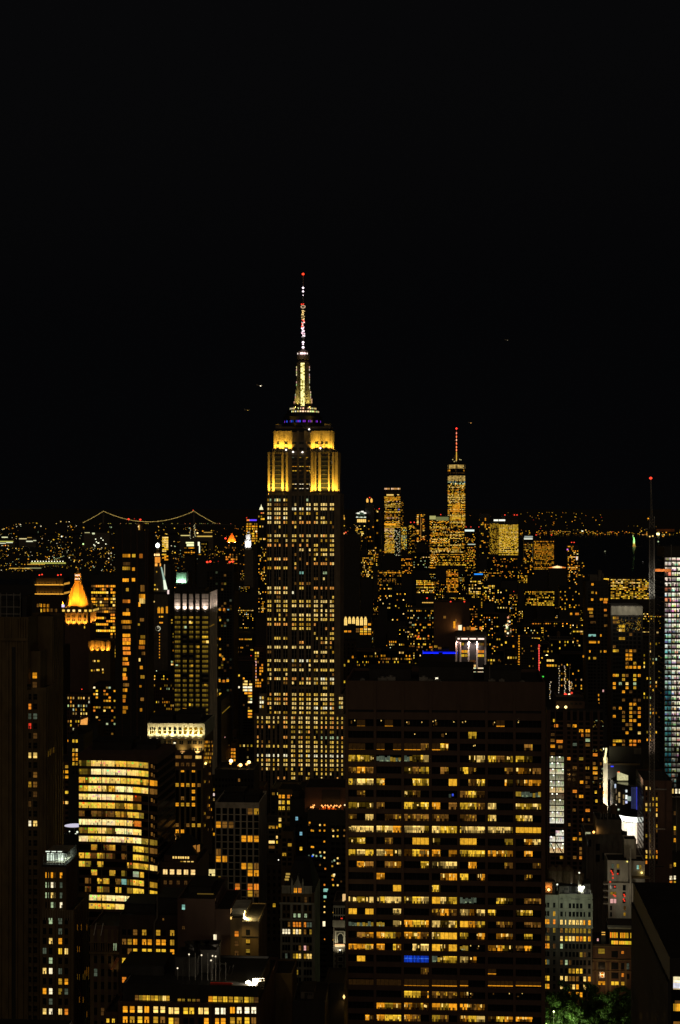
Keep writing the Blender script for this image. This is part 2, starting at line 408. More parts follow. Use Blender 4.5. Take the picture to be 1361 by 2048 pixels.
    crown_row(1920, 6.6, [(456, 'w'), (477, 'W'), (516, 'W'), (538, 'W'), (577, 'w'), (598, 'W')]); crown_row(1958, 6.6, [(477, 'w'), (516, 'W'), (538, 'W'), (577, 'W')]); crown_row(1692, 6.6, [(455, 'G'), (516, 'q'), (574, 'k')]); crown_row(1887, 6.6, [(457, 'W'), (477, 'k')])
    for a, c in ((300, 1692), (318, 1692), (345, 1692), (383, 1692), (722, 1692)): crown_row(c, 9, [(a, 'q')])
    for a, e in ((259, 277), (298, 356), (375, 393), (653, 671), (693, 754), (767, 787)):
        W.box(C(a, 9), C(e, 9), 8.86, 9, z0+3.5, z1-2, M['glass'])
        for r in range(9): W.box(C(a, 9), C(e, 9), 8.7, 8.86, z0+5.6+r*3.6, z0+6.4+r*3.6, M['dark'])
    for r in range(12):     # the dark window bays between the pilasters
        z = z0+3+r*3.6
        if z > z1-3: break
        for a, e in ((447, 487), (507, 546), (568, 598)): W.box(C(a, 6.6), C(e, 6.6), 6.46, 6.6, z, z+2.1, M['glass'])
    # crown, upper tier
    z2 = b.Z(863, 37, 11)
    a0, a1, c1, r1 = X(548, 12), X(584.5, 12), X(623, 12), X(666, 12)
    for a, e in ((a0, a1), (c1, r1)): b.shell(a, e, 12, 42, z1+.03, z2, 'limestone', parapet=.5)
    b.shell(a1-.01, c1+.01, 9.6, 40, z1+1.04, z2-1, 'limestone', parapet=.4)
    for c0, c1_ in ((290, 312), (340, 378), (410, 445), (610, 640), (672, 690), (715, 722), (752, 770), (782, 793)): pil(c0, c1_, 12, z1, z2+.5, .7)
    for c0, c1_ in ((487, 506), (550, 571)): pil(c0, c1_, 9.6, z1+1, z2+.5, .6)
    for c0 in (512, 522, 532, 542, 576, 590, 600, 452, 464, 476): pil(c0, c0+4, 9.6, z1+9, z2-.5, .4)
    for z_, h in ((1550, 5), (1600, 5)):
        for a, e in ((318, 336), (382, 408), (448, 484), (508, 546), (573, 606), (645, 670), (694, 714), (726, 750)):
            y = 9.6 if 446 < a < 609 else 12
            W.box(C(a, y), C(e, y), y-.12, y, czr(z_+22, y), czr(z_, y), M['glass'])
    crown_row(1562, 12, [(652, 'o'), (666, 'r')]); crown_row(1562, 9.6, [(538, 'w'), (580, 'o'), (598, 'o')])
    gold = (1.0, .58, .055)
    def row_of_floods(c0, c1, n, y, z, up, p, off=3.4):
        for i in range(n):
            x = C(c0+(c1-c0)*(i+.5)/n, y); b.flood((x, y-off, z+.8), (x, y-.1, z+up), p*rng.uniform(.75, 1.3), gold, 95)
    row_of_floods(240, 413, 6, 9, z0, 26, 40000); row_of_floods(608, 838, 7, 9, z0, 26, 40000)
    row_of_floods(290, 445, 5, 12, z1+.9, 13, 15000); row_of_floods(610, 793, 6, 12, z1+.9, 13, 15000)
    for x, y, z, t in ((xr1+2, 20, z0+1, 18), (r1+2, 20, z1+1, 10)):
        b.flood((x, y, z), (x-2.2, y, z+t), 26000, gold, 95)
    for c, r, y in ((592, 1445, 7.5), (455, 1638, 5.4), (395, 1620, 8), (535, 1640, 5.6), (688, 1605, 10)):
        m = MB(); m.lathe(C(c, y), y, [(.01, czr(r, y)-.8), (.9, czr(r, y)), (0, czr(r, y)+.9)], 8, M['lamp'], (2.4, 2.2, 1.9)); m.bar((C(c, y), y, czr(r, y)-3), (C(c, y), y, czr(r, y)-.6), .15, M['steel']); b.part('roof_lamp', m)
    for i in range(26):      # clutter along the ledges
        c = rng.uniform(262, 820); x = C(c, 8.6); m = MB(); hh = rng.uniform(1.2, 4)
        m.bar((x, 8.3, z1+.5), (x+rng.uniform(-.4, .4), 8.3, z1+.5+hh), .13, M['limestone'])
        b.part('ledge_mast', m)
    # observation deck
    z3 = b.Z(848, 37, 14); D = MB()
    yc = 27; D.box(X(556, 14), X(658, 14), 14, 40, z2, b.Z(857, 37, 14), M['dark'])
    D.box(X(551.5, 13), X(661.7, 13), 13, 41, b.Z(857, 37, 13), b.Z(853, 37, 13), L)
    for q in ((551.5, 563), (649, 661.7)): D.box(X(q[0], 13), X(q[1], 13), 13, 16, b.Z(853, 37, 13)-.2, b.Z(848.2, 37, 13), L)
    b.part('observation_deck', D)
    D = MB(); D.lathe(X(606, yc), yc, [(16.0, z3-2), (16.0, b.Z(847, 37, yc)), (15.2, b.Z(847, 37, yc)), (15.2, b.Z(841, 37, yc)), (16.2, b.Z(841, 37, yc)), (16.2, b.Z(834, 37, yc)), (14.4, b.Z(834, 37, yc)), (14.4, b.Z(828, 37, yc)), (13.0, b.Z(828, 37, yc)), (13.0, b.Z(822, 37, yc))], 24, M['dark'])
    b.part('upper_drum', D)
    xm = X(607, yc); zc = lambda py: b.Z(py, 37, yc)
    for i in range(30):      # purple band behind the glass of the drum
        a = math.pi*(1.04+.92*i/30); a2 = a+math.pi*.92/30*rng.uniform(.5, .9)
        if rng.random() < .3: continue
        k = PAL['v'] if rng.random() < .75 else (PAL['p'] if rng.random() < .4 else PAL['B'])
        q = rng.uniform(.15, 1.0); m = MB(); R = 15.3; cx_ = X(606, yc)
        f = lambda A, z: (cx_+R*math.cos(A), yc+R*math.sin(A), z)
        m.face([f(a, zc(846)), f(a2, zc(846)), f(a2, zc(842)), f(a, zc(842))], M['lamp'], tuple(v*q for v in k)); b.part('window', m)
    for py, n, R in ((818, 16, 11.2), (824.3, 18, 13.2)):
        for i in range(n):
            a = math.pi*(1.03+.94*(i+.5)/n)
            if rng.random() < .22: continue
            m = MB(); cx_ = X(607, yc); z = zc(py); w = rng.choice([.025, .05, .07])
            f = lambda A, z: (cx_+R*math.cos(A), yc+R*math.sin(A), z)
            m.face([f(a-w, z-.55), f(a+w, z-.55), f(a+w, z+.55), f(a-w, z+.55)], M['lamp'], tuple(v*rng.uniform(.8, 1.8) for v in (1, .85, .4))); b.part('terrace_lamp', m)
    D = MB(); D.lathe(xm, yc, [(13.0, zc(822)-.1), (11, zc(820)), (11, zc(815)), (8.6, zc(815)), (8.6, zc(813))], 20, L); b.part('mast_base', D)
    # mooring mast with stepped wings and a lit glazed strip
    D = MB(); sq = lambda w, y=yc: [(xm-w, y-w), (xm+w, y-w), (xm+w, y+w), (xm-w, y+w)]
    D.loft(sq(4.6), zc(815), sq(4.2), zc(726), L); b.part('mooring_mast', D)
    for s in (-1, 1):
        m = MB()
        for w0, py0, w1, py1 in ((7.6, 815, 7.0, 797), (6.7, 797.1, 6.1, 779), (5.5, 779.1, 5.2, 726)):
            p0 = [(xm+s*w0, yc-2), (xm+s*3.2, yc-5.2), (xm+s*3.2, yc+5.2), (xm+s*w0, yc+2)]; p1 = [(xm+s*w1, yc-2), (xm+s*3.2, yc-5.0), (xm+s*3.2, yc+5.0), (xm+s*w1, yc+2)]
            if s < 0: p0.reverse(); p1.reverse()
            m.loft(p0, zc(py0), p1, zc(py1), L)
        b.part('mast_wing', m)
        m = MB()
        for py in range(728, 812, 5):
            if rng.random() < (.75 if s > 0 else .35):
                x = xm+s*(5.35 if py < 779 else 6.3 if py < 797 else 7.3); m.box(x-.25, x+.25, yc-2.4, yc-2.05, zc(py+4), zc(py), M['lamp'], tuple(v*rng.uniform(.4, 1) for v in (1, .9, .5)))
        b.part('wing_edge_lights', m)
    G2 = MB(); z = zc(814.5)
    while z < zc(727):
        for u in (-1.6, -.55, .5):
            k = rng.random(); q = 1.9 if k < .5 else 1.0 if k < .8 else .35
            G2.face([(xm+u, yc-5.35, z), (xm+u+1.0, yc-5.35, z), (xm+u+1.0, yc-5.35, z+1.15), (xm+u, yc-5.35, z+1.15)], M['lamp'], tuple(v*q for v in (1, .86, .30 if k < .8 else .12)))
        z += 1.3
    b.part('glazed_strip', G2)
    m = MB(); m.box(xm-2.0, xm+1.9, yc-5.28, yc-4, zc(815), zc(725), M['dark']); b.part('strip_frame', m)
    for s in (-1, 1):
        b.flood((xm+s*6.5, yc-10.5, zc(817)), (xm+s*3.8, yc-3, zc(790)), 12000, (1, .86, .22), 80); b.flood((xm+s*4, yc-10.0, zc(817)), (xm+s*3.5, yc-4, zc(800)), 2800, (1, .86, .22), 80)
    D = MB(); D.lathe(xm, yc, [(4.9, zc(726)), (4.9, zc(723)), (4.2, zc(723)), (4.2, zc(720)), (5.4, zc(719)), (5.4, zc(712)), (5.0, zc(711)), (5.0, zc(704)), (4.2, zc(703)), (2.2, zc(701)), (1.2, zc(698))], 20, L); b.part('mast_cap', D)
    for dx, k, s in ((-4.2, (1.2, 1, .9), .35), (-.8, (3, 2.2, 2.2), 1.3), (1.6, (2.5, 1.7, 1.8), .9), (3.6, (1.6, 1.3, 1.2), .4)):
        m = MB(); y = yc-math.sqrt(max(0, 5.45**2-dx**2))-.15; m.box(xm+dx-s, xm+dx+s, y-.1, y, zc(709.5), zc(706.5), M['lamp'], k); b.part('cap_lamp', m)
    b.light((xm-.5, yc-9.5, zc(700)), (xm, yc-4, zc(712)), 420, (1, .72, .7), 100)
    # antenna
    D = MB(); D.bar((xm, yc, zc(699)), (xm, yc, zc(655)), 1.25, M['steel'], n=8); D.bar((xm, yc, zc(655)), (xm, yc, zc(610)), .85, M['steel'], n=8); D.bar((xm, yc, zc(610)), (xm, yc, zc(548)), .4, M['steel'], n=6)
    for py in range(612, 700, 6): D.lathe(xm, yc, [(1.5, zc(py)), (1.5, zc(py)+.3)], 10, M['steel'])
    A = b.part('antenna', D)
    def bulb(py, s, k, dx=0, name='antenna_lamp'):
        m = MB(); z = zc(py); m.lathe(xm+dx, yc-1.4, [(.01, z-s), (s, z-s*.3), (s, z+s*.3), (0, z+s)], 10, M['lamp'], k); b.part(name, m, parent=A)
    WL = (2.6, 2.1, 2.4)
    bulb(548.6, 1.0, (3, .12, .04), name='beacon_light')
    for py, s in ((576, .85), (583.3, .8), (590.8, .35), (685, .95), (689, .5), (695, 1.0)): bulb(py, s, WL)
    bulb(609, .55, (2.4, .1, .04), -1.2); bulb(608.4, .4, (2.4, .1, .04), .3)
    m = MB()
    for i in range(10):
        a = 2*math.pi*i/10; m.box(xm+1.7*math.cos(a)-.25, xm+1.7*math.cos(a)+.25, yc-1.6, yc-1.4, zc(614)+1.1*math.sin(a)-.25, zc(614)+1.1*math.sin(a)+.25, M['lamp'], (1.2, .8, .5))
    b.part('ring_light', m, parent=A)
    for py in range(621, 675, 2):
        for _ in range(2):
            k = rng.choice([(1.6, 1.1, .4), (1.4, .9, .3), (.6, .4, .15)]) if py < 640 else rng.choice([(2.4, .2, .1), (1.8, 1.2, 1.1)]) if py < 655 else rng.choice([(2, 1.4, 1.6), (1.8, 1.6, 1.7), (.9, .4, .6)])
            bulb(py+rng.uniform(-1, 1), rng.uniform(.25, .62), k, rng.uniform(-1.3, 1.3))
    # lit ribs on the shoulder and a shimmering right flank
    rf = lambda u, z, o: (X(681, 6)+o, 6+u, z)
    b.finish()
    return b

# ------------------------------------------------------------------ the dark office slab with seven bays
def bay_slab():
    b = Bld('office_slab', 'wide brown office slab with seven window bays, in front of all else', 'office building', 692, 1091, 1370, 600, 46, vb=2048, ref='the seven-bay brown slab')
    rng = random.Random(11); W = b.wall; m_ = M['brown']
    R = ['ps. ps. p.p p.p p.. ps. p..', '... ... .p. .p. .a. ... ...', 'ss. s.s ssd sa. .p. ... .d.', 'yyy ggg gyw ... .yw ydy yy.', 'dad ... ydy .d. yd. ..d aad', 'www a.. .yy ..b .dy ..a aaa', '.d. ... yd. ..C dyd ... ggg',
         'yyy d.. yyy a.d yyd w.. wyw', 'd.w .dd ddd dd. dd. w.. yw.', 'www wwa www waw www www bbb', 'yy. .d. .bb y.. bb. ..y .aw', 'wwa waw aaa a.a yya aaa .a.', '.ad .da ..a www .a. ..d ..d', '... a.. ... .aa y.a ... .d.',
         '... ..b ... y.. ... ... ...', 'www www wyw bww gg. .yy .dd', 'b.b ..w ... dad waw a.. yy.', 'ggg g.w aya www baa .dd .dd', '.da aya aad wbb y.a .aa .a.', 'aaa a.a .ww bab gpp aaa da.', '.b. ... BBB gyw wa. ... ...',
         '... ... ..d ... ... s.. ...', 'sss sss sss sss s.. sss sss', '... ... aya ddd ap. p.p p..', '... aya aaa aya ada ... ...', '..a aya ad. ad. ayw aya aa.']
    C0 = [55, 232, 407, 583, 760, 937, 1113]; C1 = [215, 390, 565, 743, 920, 1097, 1275]
    X = lambda c: b.X(680+c/3.165)
    zr = lambda r, x: b.Z(1446.3+23.6*r, x)
    wh = 14.2/F*600; D = 1.1
    ztop = b.h
    W.box(0, b.w, 0, b.d, 0, ztop, m_)
    b.glaz.face([(.5, -.03, 3), (b.w-.5, -.03, 3), (b.w-.5, -.03, b.Z(1436, 37)), (.5, -.03, b.Z(1436, 37))], M['glass'])
    xs = [0]+[v for i in range(7) for v in (X(C0[i]), X(C1[i]))]+[b.w]
    for i in range(0, 16, 2): W.box(xs[i], xs[i+1], -D, 0, 0, ztop+.5, m_)
    zz = [zr(r, b.w/2) for r in range(-0, 30)]
    W.box(.02, b.w-.02, -D*.8, 0, b.Z(1420, 37), ztop+.3, m_)                              # blank top storeys
    W.box(.02, b.w-.02, -D*.8, 0, zz[0]+wh/2, b.Z(1425, 37), m_)
    for i in range(7): W.box(xs[2*i+1]+.1, xs[2*i+2]-.1, -.2, 0, b.Z(1425, 37), b.Z(1420, 37), M['dark'])
    for r in range(29): W.box(.02, b.w-.02, -D*.8, 0, zz[r+1]+wh/2, zz[r]-wh/2, m_)
    W.box(.02, b.w-.02, -D*.8, 0, 0, zz[29]-wh/2, m_)
    t = .6                                                                                 # parapet
    for q in ((0, b.w, -D*.8, t), (0, b.w, b.d-t, b.d), (0, t, t, b.d-t), (b.w-t, b.w, t, b.d-t)): W.box(*q, ztop+.31, ztop+1.4, m_)
    rf = MB(); rf.face([(t, t, ztop+.1), (b.w-t, t, ztop+.1), (b.w-t, b.d-t, ztop+.1), (t, b.d-t, ztop+.1)], M['roof']); b.part('roof', rf)
    def room(x0, x1, z0, z1, k):
        """light seen through one third of a bay: ceiling light, wall, furniture silhouettes, blinds"""
        out = []; A = lambda a, c, e, g, col: out.append((x0+(x1-x0)*a, x0+(x1-x0)*c, z0+(z1-z0)*e, z0+(z1-z0)*g, col))
        q = lambda c, f: tuple(v*f for v in c)
        if k == '.': return out
        if k == 'p':
            for _ in range(rng.choice([1, 1, 2])): a = rng.uniform(.05, .8); e = rng.uniform(.5, .85); A(a, a+.09, e, e+.16, q(PAL['w'], 1.0))
            for _ in range(rng.choice([0, 1, 2])): a = rng.uniform(.0, .6); e = rng.uniform(0, .5); A(a, a+rng.uniform(.1, .3), e, e+rng.uniform(.1, .5), q(PAL['d'], .35))
            return out
        if k == 's': A(0, 1, 0, .12, q(PAL['a'], .9)); A(0, 1, .12, 1, q(PAL['D'], .25)); return out
        if k == 'b':
            for i in range(2): A(i*.5+.01, i*.5+.49, 0, 1, q((1.0, .5, .03), rng.uniform(.75, 1.0)))
            return out
        if k == 'B':
            for i in range(6): A(i/6, i/6+.15, 0, 1, q((.01, .07, .8), rng.uniform(.3, .8)))
            A(0, 1, .55, .66, (.06, .2, .8)); return out
        if k == 'C': A(.4, .6, .2, .55, (.05, .1, 1)); A(0, .3, 0, .5, q(PAL['G'], .5)); return out
        if k == 'g':
            for i in range(3): A(i/3, i/3+.31, rng.uniform(0, .2), rng.uniform(.6, 1), q(PAL['q'] if rng.random() < .4 else PAL['G'], rng.uniform(.6, 1.4)))
            for _ in range(2): a = rng.uniform(0, .8); A(a, a+.15, .1, .3, q(PAL['g'], .6))
            return out
        base = PAL[k]; n = rng.choice([1, 1, 2, 2, 3]); dim = k == 'd'
        ed = sorted([0, 1]+[rng.uniform(.1, .9) for _ in range(n-1)])
        for i in range(n):
            f = rng.choice([.05, .35, .7, 1.0, 1.1, 1.2]) if not dim else rng.choice([.3, .6, 1, 1.6])
            c = q(base if rng.random() < .8 else PAL['y' if k != 'd' else 'd'], f)
            a, e = ed[i]+.008, ed[i+1]-.008
            if e-a < .03: continue
            A(a, e, .82, 1, q(c, rng.choice([1.25, 1.0, .7]))); A(a, e, .36, .82, q(c, rng.choice([.4, .55, .7, .95])))
            for _ in range(rng.choice([0, 1, 1, 2])): x = rng.uniform(a, max(a+.01, e-.2)); A3 = min(e, x+rng.uniform(.08, .22)); out.append((x0+(x1-x0)*x, x0+(x1-x0)*A3, z0+(z1-z0)*rng.uniform(.3, .5), z0+(z1-z0)*rng.uniform(.7, .95), q(PAL['w'] if not dim else PAL['k'], rng.choice([.9, 1.2, .1])), 1))
            x = a
            while x < e-.02:                                   # desks, chairs, screens along the sill
                s = min(e, x+rng.uniform(.10, .26)); A(x, s-.004, 0, .36, q(c, rng.choice([.03, .06, .12, .3, .7, 1.0])))
                x = s
            if rng.random() < .45:
                x = rng.uniform(a, max(a+.01, e-.12)); A2 = x+rng.uniform(.04, .1)
                out.append((x0+(x1-x0)*x, x0+(x1-x0)*min(e, A2), z0+(z1-z0)*.1, z0+(z1-z0)*rng.uniform(.5, .8), q(c, .1), 1))
        return out
    jobs = []
    for r, row in enumerate(R):
        for i, s in enumerate(row.split()):
            xa, xb = X(C0[i])+.06, X(C1[i])-.06; zc_ = zr(r, (xa+xb)/2); cs = []
            for j in range(3): cs += room(xa+(xb-xa)*j/3+.03, xa+(xb-xa)*(j+1)/3-.03, zc_-wh/2+.04, zc_+wh/2-.04, s[j])
            if cs: jobs.append((sum({'.': 0, 'p': .2, 's': .2, 'd': .5}.get(ch, 1) for ch in s), cs))
    jobs.sort(key=lambda j: -j[0])
    def put(mb, cs):
        for i, c in enumerate(cs):
            y = -.10-.003*i if len(c) > 5 else -.07
            mb.face([(c[0], y, c[2]), (c[1], y, c[2]), (c[1], y, c[3]), (c[0], y, c[3])], M['lit'], c[4])
    for _, cs in jobs[:100]: m = MB(); put(m, cs); b.part('window', m)
    m = MB(); [put(m, cs) for _, cs in jobs[100:]]; b.part('window', m, kind='stuff')
    m = MB()                                                  # thin mullions, six panes to a bay
    for i in range(7):
        for k in range(1, 6): x = X(C0[i])+(X(C1[i])-X(C0[i]))*k/6; m.box(x-.05, x+.05, -.2, -.1, 3, zz[0]+wh/2, M['dark'])
    b.part('mullions', m)
    # roof: low dark plant rooms and the one bright door light
    bulkhead(b, 8, 24, 16, 30, ztop, 4.2, 'dark'); bulkhead(b, 27, 48, 18, 34, ztop, 5.0, 'dark'); bulkhead(b, 52, 66, 14, 30, ztop, 4.4, 'dark')
    vents(b, 5, 70, 6, 12, ztop, 9)
    m = MB(); x = b.X(874, 17.9); m.box(x-.5, x+.5, 17.7, 17.85, b.Z(1363, x, 18), b.Z(1355, x, 18), M['lamp'], (1.4, 1.25, .9)); m.box(x-.7, x+.7, 17.85, 17.95, b.Z(1364, x, 18), b.Z(1354, x, 18), M['steel']); b.part('roof_lamp', m)
    m = MB(); x = b.X(980, 8); m.bar((x, 8, ztop), (x, 8, ztop+6.5), .1, M['steel']); b.part('roof_antenna', m)
    b.finish()
# ------------------------------------------------------------------ helper for the hand-placed blocks
def block(name, label, cat, x0, x1, top, Y, d, mat, row0=None, pitch=10, n=0, cols=None, ww=5, wh=6, lit=None, vb=None, ref=None, side=None, plain=False, gain=1.0,
          merge=False, roofs=(), pier=True, band=True, out=.3, fin=True, z0=0, pier_mat=None, parapet=1.0, slit=None):
    """cols: centres of the window columns in photo columns, or a count; row0/pitch: first window row and storey height in photo rows"""
    b = Bld(name, label, cat, x0, x1, top, Y, d, vb, ref)
    s = Y/F
    b.shell(0, b.w, 0, d, 0, b.h, mat, parapet)
    if n:
        if isinstance(cols, int): us = [b.w*(i+.5)/cols for i in range(cols)]
        else: us = [b.X(c) for c in cols]
        zs = [b.Z(row0+pitch*i, b.w/2) for i in range(n)]; zs = [z for z in zs if z > 3]
        w, h = ww*s, wh*s
        b.grid('front', us, zs, w, h, mat, 0, b.w, max(0, zs[-1]-h), b.h-.2, lit or by_chance(.2, MIX, b.rng), out, pier, band, plain, gain, pier_mat)
        if side:
            k = max(2, int(d/4)); vs = [d*(i+.5)/k for i in range(k)]
            b.grid(side, vs, zs, d/k*.5, h, mat, 0, d, max(0, zs[-1]-h), b.h-.2, slit or by_chance(.08, 'ddaakD', b.rng), out, pier, band, plain, gain, pier_mat)
    for r in roofs:
        a, e, hh = r[0]*b.w, r[1]*b.w, r[2]
        if len(r) > 3 and r[3] == 'tank': water_tank(b, (a+e)/2, d*.5, b.h, max(1.5, (e-a)/2), hh)
        else: bulkhead(b, a, e, d*.25, d*.75, b.h, hh, r[3] if len(r) > 3 else 'dark')
    if fin: b.finish(merge)
    return b
R_ = random.Random

def near_left():
    # black roof in the bottom corner
    b = Bld('dark_roof_block', 'black flat roof of the nearest building, at the bottom edge below the ribbed stone tower', 'building', -70, 156, 2034, 400, 60, vb=2048, ref='the nearest black roof', reserve=False)
    b2 = Bld.__new__(Bld)
    b.root.location = (b.X0, 330, 0)
    w = (156+70)/F*400-5
    b.shell(0, w, 0, 66, 0, b.Z(2034, 10), 'dark', .8); bulkhead(b, 2, 12, 10, 30, b.Z(2034, 10), 2, 'dark'); vents(b, 14, w-3, 6, 40, b.Z(2034, 10), 4); b.finish()

    # tall ribbed stone tower at the left edge
    b = Bld('stone_tower', 'tall tan stone tower with ribbed crown and dark vertical slot, cut by the edge', 'office tower', -60, 94, 1240, 650, 26, vb=2048, ref='the ribbed stone tower')
    X, Z = b.X, b.Z; T = M['tan']; W = b.wall
    zt = Z(1240, 25)
    b.shell(X(-60), X(57), 0, 26, 0, zt, 'tan', 1.2)
    W.box(X(24), X(32), -.05, .02, 0, Z(1294, 20), M['dark'])
    for px in list(range(-56, 22, 7))+list(range(34, 57, 5)): W.box(X(px), X(px+2.6), -.55, 0, Z(1277, 15), zt+1, T)
    for px in (-60, -20, 0, 14, 21, 32.5, 44, 53): W.box(X(px), X(px+3.5), -.5, 0, 0, Z(1278, 15), T)
    W.box(X(-60)+.01, X(57)-.01, -.8, 0, Z(1281, 15), Z(1276, 15), T)
    b.shell(X(57)+.01, X(94), -1.2, 15, 0, Z(1379, 30), 'tan', .9)
    b.shell(X(57)+.02, X(76), 4, 20, 0, Z(1309, 30), 'tan', .9)
    b.shell(X(57)+.03, X(104, 14), 15.1, 34, 0, Z(1237, 25, 15), 'tan', .9)
    b.shell(X(94, 16), X(103, 16), 15.2, 26, 0, Z(1470, 25, 16), 'tan', .7)
    for px in (57, 66.5, 78, 86, 91.5): W.box(X(px), X(px+2.4), -1.7, -1.2, 0, Z(1381, 30), T)
    for k in range(5): W.box(X(94), X(94)+.35, .2+k*3, 1.0+k*3, 0, Z(1382, 30), T); W.box(X(104, 14), X(104, 14)+.35, 16+k*3.6, 17+k*3.6, 0, Z(1240, 25, 15), T)
    lit = {(0, 0): 'a', (3, 0): 'o', (4, 0): 'G', (4, 1): 'G', (5, 0): 'r', (8, 0): 'w', (8, 1): 'w', (10, 1): 'd', (11, 0): 'k', (11, 1): 'd', (13, 0): 'D', (15, 0): 'W', (15, 1): 'w', (6, 1): 'D', (12, 1): 'D'}
    for r in range(37):
        for c, px in enumerate((60.5, 72.3)):
            y = 1354+19.45*r; u, z = X(px), Z(y, 27)
            if r < 2 and c == 1: continue
            if r < 1: continue
            q = PAL[lit[(r, c)]] if (r, c) in lit else None
            m = MB(); m.face([(u-.85, -1.25, z-1.15), (u+.85, -1.25, z-1.15), (u+.85, -1.25, z+1.15), (u-.85, -1.25, z+1.15)], M['glass']); b.part('window', m)
            W.box(u-1.1, u+1.1, -1.42, -1.2, z-1.45, z-1.2, T)
            W.box(u-.85, u+.85, -1.31, -1.26, z-.07, z+.07, M['wood'])
            if q: b.sash('front', u, z, 1.6, 2.2, q, out=1.28)
    b.sash('front', X(65), Z(1353, 27), 1.7, 2.3, PAL['a'], out=-3.9); b.sash('front', X(65), Z(1353+19, 27), 1.7, 2.3, PAL['D'], out=-3.9)
    for i, (v, y) in enumerate(((1.6, 1508), (4.6, 1505), (7.6, 1502), (10.6, 1500), (13.2, 1498))):
        q = b.X(94)+.06; z = Z(y, 30, v); b.sash(lambda u, z, o, q=q: (q+o, u, z), v, z, 1.0, 2.4, PAL['k' if i != 2 else 'd'], True)
    # steel frame of the roof plant
    m = MB(); y = 8; zt2 = zt
    for px in (2, 14, 28, 41): m.bar((X(px, y), y, zt2), (X(px, y), y, Z(1188, 20, y)), .18, M['steel']); m.bar((X(px, y+8), y+8, zt2), (X(px, y+8), y+8, Z(1188, 20, y)), .18, M['steel'])
    for py in (1190, 1214, 1228): m.bar((X(2, y), y, Z(py, 20, y)), (X(41, y), y, Z(py, 20, y)), .2, M['steel'])
    b.part('roof_frame', m)
    bulkhead(b, X(-40), X(24), 10, 22, zt, 7.5, 'dark'); bulkhead(b, X(29), X(38), 12, 20, zt, 9, 'dark')
    b.finish()

    # slim tower with the glazed white roof terrace
    b = Bld('terrace_tower', 'slim tan tower with a white-lit glazed roof terrace, beside the ribbed stone tower', 'office tower', 85, 148, 1828, 610, 26, vb=2048, ref='the slim tower with the white roof terrace')
    X, Z = b.X, b.Z; W = b.wall; T = M['tan']; z1 = Z(1828, 10); z2 = Z(1735, 10)
    b.shell(0, b.w, 0, 26, 0, z1, 'tan', 1.5)
    xa, xb = X(86, 1), X(132, 1)
    b.shell(xa, xb, 1, 20, z1+.01, z2, 'tan', 0)
    for k in range(13): W.box(k*b.w/13+.2, (k+.6)*b.w/13, -.35, -.02, z1-2.4, z1+1.4, M['limestone'])
    W.box(xa-.3, xb+.3, .6, 20.3, z2, z2+.8, M['dark'])
    pm = lambda c: 85+(c-350)/4.124
    py = lambda r: 1640+r/4.124
    up = [(462, 'aa.a'), (543, 'gW.G'), (628, 'gw.G'), (708, '.g.W')]
    for r, s in up:
        for c, k in zip((385, 437, 470, 507), s):
            u, z = X(pm(c)+.5, 1), Z(py(r), 10)
            if c == 470: continue
            m = MB(); m.face([(u-.85, .95, z-1.1), (u+.85, .95, z-1.1), (u+.85, .95, z+1.1), (u-.85, .95, z+1.1)], M['glass']); b.part('window', m)
            if k != '.': b.sash('front', u, z, 1.6, 2.1, PAL[k], out=-.92)
    lo = [(835, '.g.G.'), (920, '...G.'), (1000, '.w.a.'), (1083, 'G..yw'), (1162, '.g...'), (1248, 'wW.G.'), (1333, '...ka'), (1415, 'aW.qG'), (1500, '.G...'), (1582, 'wW.wo')]
    for r, s in lo:
        for c, k in zip((370, 422, 460, 500, 550), s):
            if c == 460: continue
            u, z = X(pm(c)), Z(py(r), 10)
            m = MB(); m.face([(u-.9, -.03, z-1.2), (u+.9, -.03, z-1.2), (u+.9, -.03, z+1.2), (u-.9, -.03, z+1.2)], M['glass']); b.part('window', m)
            W.box(u-1.05, u+1.05, -.2, 0, z-1.45, z-1.2, T)
            if k != '.': b.sash('front', u, z, 1.65, 2.2, PAL[k])
    for c in (345, 396, 446, 474, 525, 575, 600): W.box(X(pm(c))-.5, X(pm(c))+.5, -.4, 0, 0, z1-2.5, T)
    for i, px in enumerate((90, 96, 101, 109, 114, 119, 127)): W.box(X(px, 1)-.3, X(px, 1)+.3, .7, 1, z1, z2, T)
    for k in range(8): W.box(b.w, b.w+.3, .5+k*3.2, 1.5+k*3.2, 0, z1, M['brick']); W.box(xb, xb+.3, 1.5+k*2.4, 2.4+k*2.4, z1, z2, M['brick'])
    sidew = {900: [1, 3, 6], 1080: [1, 2], 1310: [1, 2, 4, 5, 7], 1250: [6, 7], 1500: [2, 4], 1620: [6], 1280: [5, 6, 7]}
    for r, ks in sidew.items():
        for k in ks:
            if k < 8: b.sash('right', 2.2+k*3.2-.2, Z(py(r), b.w, k*3.2), 1.3, 2.3, PAL['a' if r != 1310 else 'k'], True)
    # glazed terrace, lit white inside
    m = MB(); zt = Z(1711, 10); r2 = R_(5)
    m.box(xa+1, xb-1, 3, 18, z2+.8, z2+1.0, M['white']); b.part('terrace_floor', m)
    gl = MB()
    x = xa+.3
    while x < xb-.3:
        gl.box(x-.06, x+.06, .95, 1.07, z2+.8, zt, M['steel']); x += 1.1
    for q in range(14): gl.box(xb-.36, xb-.24, 1+q*1.4, 1.12+q*1.4, z2+.8, zt, M['steel'])
    for z in (z2+2.2, zt): gl.box(xa, xb, .93, 1.09, z-.08, z+.08, M['steel'])
    b.part('terrace_frame', gl)
    x = xa+.8
